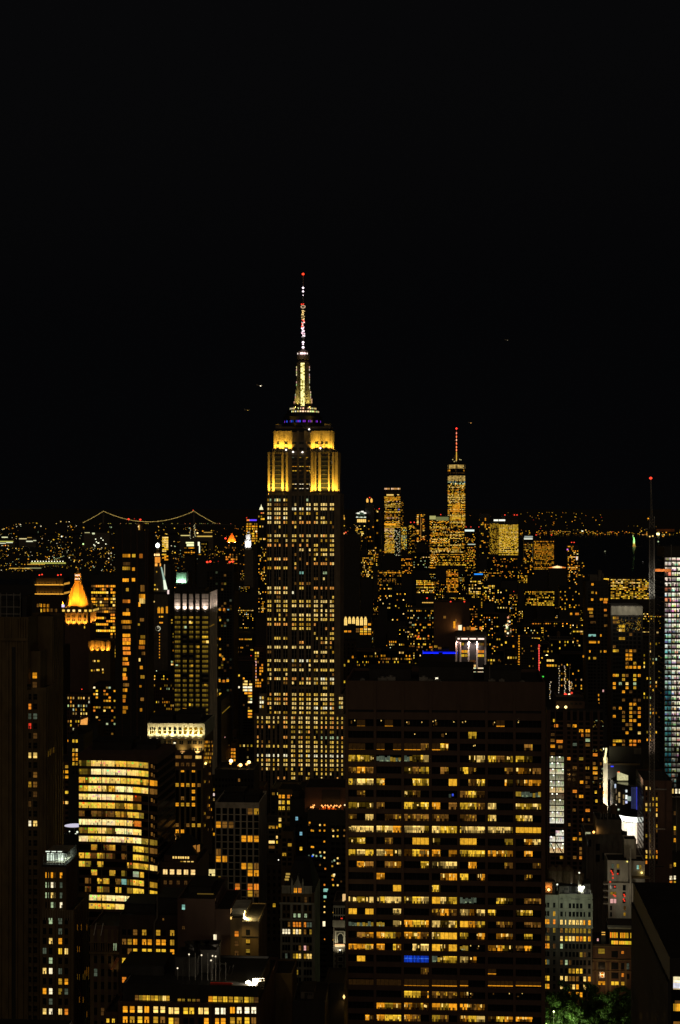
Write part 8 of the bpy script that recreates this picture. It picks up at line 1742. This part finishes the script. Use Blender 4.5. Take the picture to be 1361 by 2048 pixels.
def far_lights():
    rng = R_(77)
    def spread(name, n, sample, pal):
        m = MB()
        for _ in range(n):
            px, py, s, k = sample()
            Y = F*(H-8)/(py-HY)
            for _i in range(4): Y = F*(H-8-hill_h((px-CX)/F*Y, Y))/max(8, py-HY)
            Y = min(Y, 21000); x = (px-CX)/F*Y; g = hill_h(x, Y)-1; u = Y/F; w = max(7, s*u*.6); h = max(8, s*u*1.3)
            m.box(x-w, x+w, Y, Y+14, g, g+h, M['dark']); c = PAL[k]; q = rng.uniform(.5, 1.7)
            m.face([(x-s*u*.5, Y-.5, g+h-s*u*.95), (x+s*u*.5*rng.choice([1, 1, 1, 2.2]), Y-.5, g+h-s*u*.95), (x+s*u*.5, Y-.5, g+h-.2), (x-s*u*.5, Y-.5, g+h-.2)], M['lit'], tuple(v*q for v in c))
        return m.build(name)
    cl = []
    def left():
        if rng.random() < .55 or not cl: py = 1050+92*rng.random()**.9; px = rng.uniform(-5, 540); cl.append((px, py))
        else: c = rng.choice(cl[-25:]); px = c[0]+rng.gauss(0, 9); py = min(1142, max(1049, c[1]+rng.gauss(0, 2.5)))
        py = max(py, 1047+14*abs(px-110)/110 if px < 250 else 1056+6*math.sin(px*.05))
        return px, py, rng.choice([.7, .8, 1, 1.2, 1.5, 1.9]), rng.choice('aaakkyydwWg' if px < 420 else 'aakkdyo')
    stuff = lambda o: o.__setitem__('kind', 'stuff')
    stuff(tag(spread('distant_houses', 950, left, 'a'), 'low far-shore houses, a carpet of tiny amber and white lights under the bridge', 'houses'))
    def right():
        t = rng.random()
        if t < .45: return rng.uniform(1037, 1240) if rng.random() < .8 else rng.uniform(1240, 1361), rng.uniform(1062, 1068), rng.choice([.9, 1.2, 1.6]), rng.choice('aaaoyyk')
        if t < .6: return rng.uniform(1278, 1361), rng.uniform(1060, 1072), rng.choice([.9, 1.3, 1.9]), rng.choice('aayywk')
        px = rng.gauss(1095, 60) if rng.random() < .6 else rng.uniform(1040, 1361)
        return px, 1062-min(36, abs(rng.gauss(0, 13)))*math.exp(-((px-1085)/190)**2), rng.choice([.8, 1, 1.3]), rng.choice('aakkdyor')
    stuff(tag(spread('hillside_houses', 240, right, 'a'), 'houses on the hills across the harbour, a line of amber shore lights at the waterline', 'houses'))
    def back(): return rng.uniform(690, 1040), rng.uniform(1050, 1120), .9, rng.choice('akdo')
    stuff(tag(spread('waterfront_houses', 120, back, 'a'), 'small dim houses glimpsed between the downtown towers', 'houses'))
def far_things():
    # suspension bridge
    Y = 17000.0; u = Y/F; wx = lambda px: (px-CX)*u; wz = lambda py: H-(py-HY)*u
    r = bpy.data.objects.new('suspension_bridge', None); COL.objects.link(r); r.location = (wx(297), Y, 0); tag(r, 'long suspension bridge on the horizon, its cables strung with beads of light', 'bridge')
    def part(name, m, parent=None, kind=None): return m.build(name, parent or r, kind=kind)
    X = lambda px: wx(px)-wx(297)
    m = MB(); m.box(X(120), X(470), -15, 15, wz(1049)-4, wz(1049), M['grey']); part('deck', m)
    for px in (207.5, 388.5):
        m = MB()
        for y in (-16, 12): m.box(X(px)-8, X(px)+8, y, y+8, 0, wz(1022), M['grey'])
        for z in (wz(1024), wz(1040)): m.box(X(px)-8, X(px)+8, -8, 12, z-10, z, M['grey'])
        part('tower', m)
    def cz_(px):
        if px < 207.5: t = (px-160)/47.5; return wz(1048.5-26*t-3*t*(1-t)*-1.5)
        if px > 388.5: t = (432-px)/43.5; return wz(1047-25*t+3*t*(1-t)*1.5)
        t = (px-298)/90.5; return wz(1043.5-21.5*t*t)
    m = MB(); px = 160
    while px < 431: m.bar((X(px), -14, cz_(px)), (X(px+3), -14, cz_(px+3)), .9, M['steel']); px += 3
    part('cable', m); m = MB(); px = 160
    while px < 431: m.bar((X(px), 14, cz_(px)), (X(px+3), 14, cz_(px+3)), .9, M['steel']); px += 3
    part('cable', m)
    bx = []; px = 160.5
    while px < 432: bx.append(px); px += 2.35
    rng = R_(3)
    def bead(m, px): z = cz_(px); q = rng.uniform(.55, 1.25); m.box(X(px)-2.6, X(px)+2.6, -17, -14.5, z-2.6, z+2.6, M['lamp'], tuple(v*q for v in (1.0, .68, .17)))
    for px in bx[:100]: m = MB(); bead(m, px); part('cable_lamp', m)
    m = MB(); [bead(m, px) for px in bx[100:]]; part('cable_lamp', m, kind='stuff')
    m = MB(); m.box(X(387)-4, X(387)+4, -20, -16, wz(1020.5)-4, wz(1020.5)+4, M['lamp'], (1.4, .1, .04)); part('beacon_light', m)
    m = MB()
    for i in range(40): px = rng.uniform(165, 470); m.box(X(px)-2.5, X(px)+2.5, -17, -15.5, wz(1047)-2.5, wz(1047)+2.5, M['lamp'], tuple(v*rng.uniform(.2, .8) for v in (1, .6, .15)))
    part('deck_lights', m, kind='stuff')
    # green-lit statue on its island pedestal
    Y = 9400.0; u = Y/F; b = Bld('monument_statue', 'tiny green-lit statue holding a raised torch on a star-based pedestal in the harbour', 'statue', 1264, 1274, 1093, Y, 28, ref='the green-lit statue'); X, Z = b.X, b.Z; xm = b.w/2; z0, z1, z2 = Z(1093, 14), Z(1086, 14), Z(1074.5, 14)
    m = MB(); m.box(-30, b.w+30, -20, 60, 0, z0*.4+2, M['ground']); b.part('island', m)
    m = MB(); m.loft(lofts(2, 2, b.w-2, 26), 0, lofts(xm-8, 6, xm+8, 22), z0, M['limestone']); m.loft(lofts(xm-8, 6, xm+8, 22), z0, lofts(xm-6, 8, xm+6, 20), z1, M['limestone']); b.part('pedestal', m)
    m = MB(); m.lathe(xm, 14, [(7, z1), (5.5, z1+12), (4.4, z1+20), (4.8, z1+26), (2, z1+29), (1.8, z1+30), (2.4, z1+32), (2, z1+35), (0, z1+36)], 12, M['copper']); m.bar((xm-3.5, 14, z1+26), (xm-5.5, 14, z1+42), 1.3, M['copper'], n=8); m.bar((xm+3.5, 12, z1+24), (xm+4, 10, z1+17), 1.4, M['copper'], n=8)
    for i in range(7): a = math.pi*i/6; m.bar((xm+2*math.cos(a), 14, z1+34+math.sin(a)), (xm+4.2*math.cos(a), 14, z1+34.5+2.6*math.sin(a)), .3, M['copper'])
    b.part('figure', m); m = MB(); m.lathe(xm-5.6, 14, [(.5, z1+42), (1.6, z1+44), (.2, z1+48)], 8, M['lamp'], (1.3, 1.2, .5)); b.part('torch', m)
    b.light((xm+4, -60, z0), (xm, 10, z1+18), 1500000, (.62, 1, .3), 40); b.light((xm-4, -50, 4), (xm, 10, z0+4), 260000, (1, .7, .15), 50); b.finish()
    # sheds, piers and lamps of the far shore
    def shed(lab, x0, x1, py, Y, bars, dots=()):
        b = Bld('terminal_shed', lab, 'terminal', x0, x1, py-1, Y, 60); b.shell(0, b.w, 0, 60, 0, max(4, b.h-1), 'grey', 0)
        s = Y/F
        for a, e, yy, h, k in bars: m = MB(); m.box(b.X(a), b.X(e), -1.2, -.5, max(.6, b.Z(yy+h/2, 9)), b.Z(yy-h/2, 9), M['lit'], k); b.part('strip_light', m)
        for a, yy, d, k in dots: m = MB(); x, z = b.X(a), b.Z(yy, 9); m.box(x-d*s/2, x+d*s/2, -2, -1.3, z-d*s/2, z+d*s/2, M['lamp'], k); m.bar((x, -1.2, 0), (x, -1.2, max(1, z)), .6, M['steel']); b.part('yard_lamp', m)
        b.finish()
    gy, gw, am = (.55, .55, .10), (.75, .8, .55), (.8, .45, .06); dw = (2, 2, 1.4); rs = R_(6)
    shed('long far-shore shed with a greenish yellow strip under a row of white lamps', 57, 132, 1124, 6500, [(62, 132, 1126, 2.6, gy), (55, 90, 1128.5, 1.4, am)], [(65+5.6*i, 1122.6, 1.7, dw) for i in range(12)]+[(110+3*i, 1119-i*1.2, .9, (.8, 1, .5)) for i in range(7)])
    shed('low far-shore pier with an amber and pale green strip of light, below the greenish shed', 19, 84, 1136, 6150, [(19, 62, 1137, 2, am), (50, 83, 1136, 1.3, (.4, .4, .18))], [(20+rs.uniform(0, 60), 1142+rs.uniform(-2, 2), 1.1, (1, .8, .3)) for i in range(12)])
    shed('bright far-shore depot of stacked white-green strips at the edge of view', -8, 30, 1080, 9600, [(4, 16, 1074.5, 2, (.9, .9, .5)), (-8, 27, 1083, 2, gy), (13, 26, 1085, 1.8, gw), (-8, 12, 1086.5, 1.6, gw)], [(11, 1091.5, 2.6, (2.4, .7, .1)), (6, 1099, 1.8, dw), (5, 1091, 1.4, dw)])
    shed('far-shore warehouse with two white-lit roof strips, beside the bright depot', 39, 72, 1076, 9400, [(39, 54, 1077.5, 1.8, (.9, .75, .35)), (55, 64, 1075, 1.2, (.5, .3, .06)), (53, 66, 1082.6, 2, (.9, .9, .6)), (67, 73, 1081, 1.6, (.7, .7, .4))])
    shed('far-shore power station strip of yellow light beside two speckled stacks', 360, 427, 1068, 8800, [(362, 380, 1071, 1.6, (.9, .75, .25)), (394, 425, 1072.6, 2.2, (.75, .5, .1)), (408, 425, 1064.7, 1.6, (.5, .3, .06))], [(395.5, 1066, 2.8, (2.2, 1.4, .5))]+[(381+rs.uniform(-1, 1), 1056+i*2.6, 1, (.7, .65, .4)) for i in range(9)]+[(389.5+rs.uniform(-2, 2), 1050+i*2.2, 1.3, (.8, .7, .35)) for i in range(12)])
    shed('far-shore yard of scattered white lamps under the left end of the bridge', 168, 220, 1066, 9000, [(170, 180, 1065.3, 1.3, (.6, .55, .25)), (185, 190, 1067, 3, (.8, .85, .5)), (174, 184, 1107, 1.6, (.5, .45, .3))], [(200+rs.uniform(-12, 16), 1088+rs.uniform(-14, 6), 1.6, dw) for i in range(9)]+[(167, 1088, 2.6, (1.2, 1.8, .7)), (124, 1073, 2.2, dw), (128, 1111, 1.8, dw)])
    shed('port terminal across the harbour under one glaring white floodlight', 1282, 1346, 1070, 12800, [(1330, 1346, 1071, 1.6, (.5, .35, .05)), (1284, 1296, 1070.5, 1.8, (1.0, .35, .08))], [(1316.5, 1068.5, 5.5, (3, 2.8, 1.2)), (1289, 1070.7, 2.6, (1.8, 1, .3)), (1295, 1068, 2.2, (1.6, .6, .15)), (1299, 1072.3, 2.4, (1.8, 1, .3)), (1303, 1073, 2.4, (1.8, 1, .35)), (1310, 1072.5, 2, (1.6, 1, .3)), (1296, 1070.3, 1.8, (1.4, .8, .2)), (1325, 1070, 1.6, (1, .9, .3)), (1286, 1069.8, 1.6, (1.4, .7, .2))])
    shed('waterfront hall across the harbour with one brilliant white lamp among amber ones', 1150, 1176, 1061, 13600, [(1100, 1142, 1063.6, 1.6, (.6, .36, .06)), (1152, 1160, 1064.5, 2, (.9, .45, .1))], [(1165, 1063, 3.4, (1.8, 1.8, 1.2)), (1172, 1060, 2, (1.2, .7, .15)), (1177, 1065, 1.6, (1, .7, .4)), (1226, 1064, 2.2, (1.4, .12, .08)), (1222, 1063.5, 1.6, (1, .4, .05))])
    def boat(lab, px, py, w, k):
        Y = F*(H-4)/(py-HY); s = Y/F; r = bpy.data.objects.new('ferry', None); COL.objects.link(r); r.location = ((px-CX)*s, Y, .6); tag(r, lab, 'boat'); L_ = w*s
        m = MB(); m.loft([(-L_/2, 0), (L_/2-3, -3), (L_/2+2, 3), (L_/2-3, 9), (-L_/2, 6)], 0, [(-L_/2, -.5), (L_/2-3, -3.5), (L_/2+4, 3), (L_/2-3, 9.5), (-L_/2, 6.5)], 3, M['dark']); m.build('hull', r); m = MB(); m.box(-L_/2+2, L_/2-5, -1, 7, 3, 6.5, M['white']); m.build('cabin', r)
        m = MB(); m.box(-L_/2+3, L_/2-6, -1.3, -1.05, 3.6, 6.4, M['lamp'], k); m.build('cabin_window', r)
    boat('tiny ferry with a white-lit cabin alone on the black harbour', 1287, 1124, 4, (.7, .7, .65)); boat('tiny boat with a dim greenish cabin light far out on the harbour', 1211, 1103, 6, (.4, .42, .25))
    def plane(lab, px, py, Y, k, d):
        x, y, z = world_at(px, py, Y); r = bpy.data.objects.new('aircraft', None); COL.objects.link(r); r.location = (x, y, z); r.rotation_euler = (0, 0, .6); tag(r, lab, 'aircraft')
        m = MB(); m.bar((-9, 0, 0), (9, 0, 0), 1.0, M['white'], n=10); m.face([(9, -.7, 0), (12, 0, .2), (9, .7, 0)], M['white']); m.build('fuselage', r); m = MB(); m.box(-2, 1.5, -10, 10, -.2, .1, M['white']); m.build('wing', r); m = MB(); m.box(-9, -7, -.15, .15, 0, 3.4, M['white']); m.box(-9, -7.5, -3.4, 3.4, .6, .8, M['white']); m.build('tail', r)
        m = MB(); m.lathe(2, -1.2, [(.1, -d-1), (d, -1), (.1, d-1)], 8, M['lamp'], k); m.build('landing_light', r)
    plane('aircraft as a pale twin spark of light left of the antenna mast', 520, 771, 4200, (2.4, 2.1, 1.5), 1.6); plane('aircraft as a faint amber spark low beside the great gold crown', 494.5, 820, 4600, (1.0, .6, .1), 1.0); plane('aircraft as an amber spark right of the beaded mast', 941, 845.5, 5600, (1.6, .7, .15), 1.4); plane('aircraft as the faintest spark, alone in the dark sky on the right', 1014, 680, 5600, (.35, .3, .2), 1.2)

# ------------------------------------------------------------------ park trees and their lamp
def park():
    M['leaf'] = wall_mat('tree_leaf', (.06, .13, .018), rough=.6, scale=.8, vary=.5); M['bark'] = wall_mat('tree_bark', (.07, .055, .04), scale=2)
    def tree(px, Y, h, r, lab, seed):
        rng = R_(seed); x = (px-CX)/F*Y; o = bpy.data.objects.new('park_tree', None); COL.objects.link(o); o.location = (x, Y, 0); tag(o, lab, 'tree', 'trees of the park')
        m = MB(); pts = [(0, 0, 0), (.2, .1, h*.25), (-.1, .2, h*.45), (.1, 0, h*.7)]
        for i, (a, c) in enumerate(zip(pts[:-1], pts[1:])): m.bar(a, c, .5-.13*i, M['bark'], n=7)
        ends = []
        for i in range(11):
            a = 2*math.pi*i/11+rng.uniform(-.3, .3); z0 = h*rng.uniform(.28, .6); L = r*rng.uniform(.55, .95); e = (L*math.cos(a), L*math.sin(a), min(h*.96, z0+L*rng.uniform(.35, .9))); mid = (e[0]*.5, e[1]*.5, z0+(e[2]-z0)*.4)
            m.bar((0, 0, z0), mid, .2, M['bark'], n=5); m.bar(mid, e, .1, M['bark'], n=5); ends += [e, mid]
        m.build('trunk', o); m = MB(); clumps = []
        for e in ends: clumps.append((e, rng.uniform(1.5, 2.6)))
        for _ in range(30): t = rng.uniform(0, 6.28); q = r*rng.uniform(.2, .95); z = h*rng.uniform(.2, .98); clumps.append(((q*math.cos(t)*(1.15-.5*z/h), q*math.sin(t)*(1.15-.5*z/h), z), rng.uniform(1.3, 2.4)))
        for (cx_, cy_, cz_), cr in clumps:
            for _ in range(95):
                d = Vector((rng.gauss(0, 1), rng.gauss(0, 1), rng.gauss(0, .75))).normalized()*cr*rng.uniform(.45, 1.05); p = Vector((cx_, cy_, cz_))+d
                n = (d.normalized()+Vector((rng.uniform(-.8, .8), rng.uniform(-.8, .8), rng.uniform(-.2, 1)))).normalized(); a = n.orthogonal().normalized(); b_ = n.cross(a); t = rng.uniform(0, 6.28); a, b_ = a*math.cos(t)+b_*math.sin(t), b_*math.cos(t)-a*math.sin(t); s = rng.uniform(.2, .42)
                m.face([p-a*s*1.5, p-b_*s, p+a*s*1.5, p+b_*s], M['leaf'])
        m.build('crown', o)
    for a in ((1100, 762, 27, 8, 'leafy park tree glowing bright green beside the seven-bay brown slab', 1), (1128, 786, 25, 8, 'leafy park tree, second from the seven-bay brown slab, half lit green', 2), (1152, 760, 23, 7.5, 'dim leafy park tree in front of the old pale building, midway along the row', 3), (1178, 790, 22, 7.5, 'shadowed park tree where the old pale and arched brick buildings meet', 4), (1210, 764, 24, 8, 'dark leafy park tree before the arched brick building', 5), (1240, 782, 24, 8, 'nearly black park tree, next to last before the black slab', 6), (1266, 766, 23, 7, 'nearly black park tree, last in the row beside the black slab', 7)): tree(*a)
    def lamp(px, Y, z, lab, p, k):
        x = (px-CX)/F*Y; o = bpy.data.objects.new('street_lamp', None); COL.objects.link(o); o.location = (x, Y, 0); tag(o, lab, 'street lamp'); m = MB(); m.lathe(0, 0, [(.4, 0), (.3, .6), (.14, .8), (.09, z-.5)], 10, M['dark']); m.build('post', o)
        m = MB(); m.lathe(0, 0, [(.1, z-.5), (.34, z-.25), (.38, z), (.1, z+.35)], 10, M['lamp'], tuple(v*4 for v in k)); h = m.build('lamp_globe', o)
        l = bpy.data.lights.new('lamp_light', 'POINT'); l.energy = p; l.color = k; l.shadow_soft_size = .5; q = bpy.data.objects.new('lamp_light', l); COL.objects.link(q); q.parent = h; q.location = (0, -1.0, z)
    lamp(1108, 742, 24, 'park street lamp glowing white between the first two park trees', 4500, (.85, 1, .45)); lamp(1093, 742, 18, 'park street lamp half hidden by the seven-bay brown slab', 6000, (.8, 1, .36)); lamp(1140, 748, 14, 'park street lamp under the third park tree', 7000, (.9, 1, .6))

# ------------------------------------------------------------------ the many lesser blocks that fill the streets
def fillers():
    rng = R_(2024); placed = []; marks = [r for r in RES if r[6]]; hand = list(RES)+[(1086, 1272, 1955, 2048, 745, 80, None)]; N = {}
    mats = [('dark', 'black'), ('darkbrick', 'dark brick'), ('brick', 'brown brick'), ('grey', 'grey'), ('brown', 'brown')]
    kinds = [('apartment_building', 'apartment block', 'apartment block', WARM), ('office_block', 'office block', 'office building', OFFICE), ('walkup_building', 'walk-up', 'building', WARM), ('loft_block', 'loft block', 'building', MIX)]
    Y = 690.0; rows = []
    while Y < 6000: rows.append(Y); Y *= 1.125 if Y > 1500 else 1.15
    for Y0 in rows:
        px = -15-rng.uniform(0, 20)
        while px < 1375:
            Y = Y0*rng.uniform(.985, 1.03); wm = rng.uniform(22, 46) if Y < 3500 else rng.uniform(30, 62); wp = wm/Y*F
            x0, x1 = px, px+wp; px = x1+rng.uniform(1, 6)/Y*F; d = rng.uniform(20, min(38, Y*.085))
            shore = 5100 if x0 > 1100 else 5900 if x0 > 1040 else 5600
            if x1 > 1115 and Y > 4000+max(0, 1250-x1)*6 or Y > shore: continue
            if x1 < 260 and 4800 < Y < 5600: continue
            dt = 690 < x0 < 1140 and Y > 2600
            h = rng.choice([rng.uniform(14, 34), rng.uniform(20, 55), rng.uniform(30, 80)])*(1.0 if Y < 1050 or Y > 2900 else rng.uniform(1, 1.9) if Y < 2600 else .75 if not dt else 1.1)
            if x0 < 540 and Y > 2400: h *= .8
            if rng.random() < .05 and 1000 < Y < 2600: h += 35
            ok = True; need = -1
            for (a, e, top, vb, RY, rd, _) in hand:
                if x1 < a-2 or x0 > e+2: continue
                if Y < RY+rd+6 and Y+d > RY-6: ok = False; break
                if Y < RY and vb > need: need = vb
            if not ok: continue
            lim = H-(max(need+2, 1142)-HY)*(Y+d+4)/F
            if 1050 < Y < 2400 and lim < 150 and rng.random() < .65: h = max(h, lim*rng.uniform(.62, 1))
            h = min(h, lim)
            if h < 11: continue
            top = HY+F*(H-h)/Y
            if top > 2055: continue
            placed.append((Y, x0, x1, top, d, h, dt))
    placed.sort(reverse=True)
    # leave out what stands wholly behind nearer blocks
    vis = []; hor = [9999.0]*1500
    for P in sorted(placed):
        Y, x0, x1, top, d, h, dt = P
        a, e = max(0, int(x0)+40), min(1499, int(x1)+40)
        if a >= e or x1 < 2 or x0 > 1359: continue
        blocked = 0
        for c in range(a, e):
            tops = [r[2] for r in hand if r[0] <= c-40 <= r[1] and r[4] < Y]
            lim = min([hor[c]]+tops)
            if top > lim-2: blocked += 1
        if blocked > .93*(e-a): continue
        vis.append(P)
        for c in range(a, e): hor[c] = min(hor[c], top)
    for i, (Y, x0, x1, top, d, h, dt) in enumerate(vis):
        kn, kl, kc, pal = rng.choice(kinds); mat, ml = rng.choice(mats if Y < 2600 else mats[:3]); s = Y/F
        far = Y > 2300; cw = rng.choice([3.0, 3.6, 4.4]) if Y < 1500 else rng.choice([2.0, 2.5, 3.0]); cols = max(3, int((x1-x0)*s/cw)); pitch = rng.choice([3.3, 3.6, 3.9])/s
        n = min(int((h-4)*1.0/(pitch*s)), 26); p = rng.choice([.05, .08, .14, .2, .26] if Y < 1050 else [.12, .16, .2, .26, .32]) if not dt else rng.choice([.1, .2, .35, .5]); gain = 1.0+max(0, (Y-1500)/4500)*.7
        p *= .55 if Y < 1050 else 1.35
        p = min(p, .34)
        if far: gain *= 1.5
        lit = 'sparse' if p < .06 else 'scattered' if p < .15 else 'many'; cl = {WARM: 'amber', OFFICE: 'yellow-white', MIX: 'mixed'}[pal]
        cxp = (x0+x1)/2
        mk = min(marks, key=lambda r: abs((r[0]+r[1])/2-cxp)*1.4+abs(min(max(top, r[2]), r[3])-top)*.6+abs(math.log(r[4]/Y))*60)
        dx = cxp-(mk[0]+mk[1])/2; wd = (mk[1]-mk[0])/2
        rel = ('in front of' if Y < mk[4] else 'behind') if abs(dx) < wd+8 else ('left of' if dx < 0 else 'right of')
        extra = rng.choice(['', '', 'tank', 'bulk', 'lamp', 'beacon', 'toprow', 'cool', 'dish'])
        if extra == 'tank' and far: extra = 'bulk'
        ex = {'tank': 'a roof tank', 'bulk': 'a plant room', 'lamp': 'a white roof lamp', 'beacon': 'a red beacon', 'toprow': 'its top floor lit', 'cool': 'one cold bluish window', 'dish': 'a roof mast', '': ''}[extra]
        lab = f'{ml} {kl} with {lit} {cl} windows'+(f' and {ex}' if ex else '')+f', {rel} {mk[6]}'
        if len(lab.split()) > 16: lab = f'{ml} {kl}, {lit} {cl} windows'+(f', {ex}' if ex else '')+f', {rel} {mk[6]}'
        if len(lab.split()) > 16: lab = f'{ml} {kl}, {ex or lit+" windows"}, {rel} {mk[6]}'
        if len(lab.split()) > 16: lab = f'{ml} {kl}, {rel} {mk[6]}'
        f0 = by_chance(p, pal, R_(i), gain, .6); w0 = R_(i*7)
        def f(r, c, f0=f0, extra=extra, gain=gain, cols=cols, w0=w0):
            if extra == 'toprow' and r == 0: return pick('aykw', w0, gain) if w0.random() < .9 else None
            if extra == 'cool' and r == 2 and c == cols//2: return tuple(v*gain for v in (.5, .8, .95))
            return f0(r, c)
        b = block(kn, lab, kc, x0, x1, top, Y, d, mat, top+pitch*.75, pitch, n, cols, (x1-x0)/cols*(rng.choice([.4, .5, .6, .8]) if not far else rng.choice([.35, .45, .6])), pitch*(.42 if far else .55), f, fin=False, plain=far or Y > 1600, pier=Y < 1700, band=Y < 1700, roofs=((.2, .6, 3.5, 'dark'),) if extra == 'bulk' else ((.3, .45, 5, 'tank'),) if extra == 'tank' else (), side=None, parapet=.8 if Y < 2600 else 0)
        b.root['group'] = f'lesser {kl}s that fill the streets'
        if extra == 'lamp': lamp_ball(b, b.w*.4, 3, b.h+3, .3*s+.25, rng.choice([(2, 1.9, 1.5), (2, 1.2, .4), (1.6, 1.9, 1.2)]))
        if extra == 'beacon': beacon(b, b.w*.6, 4, b.h+5, s=.35*s+.3)
        if extra == 'dish': m = MB(); m.bar((b.w*.5, 5, b.h), (b.w*.5, 5, b.h+7), .12*max(1, s), M['steel']); b.part('roof_mast', m)
        RES.pop(); b.finish(far)
    print('fillers', len(vis))

land(); spire_tower(); bay_slab(); near_left(); near_middle(); mid_left(); right_side(); downtown(); far_things(); park(); fillers(); far_lights()
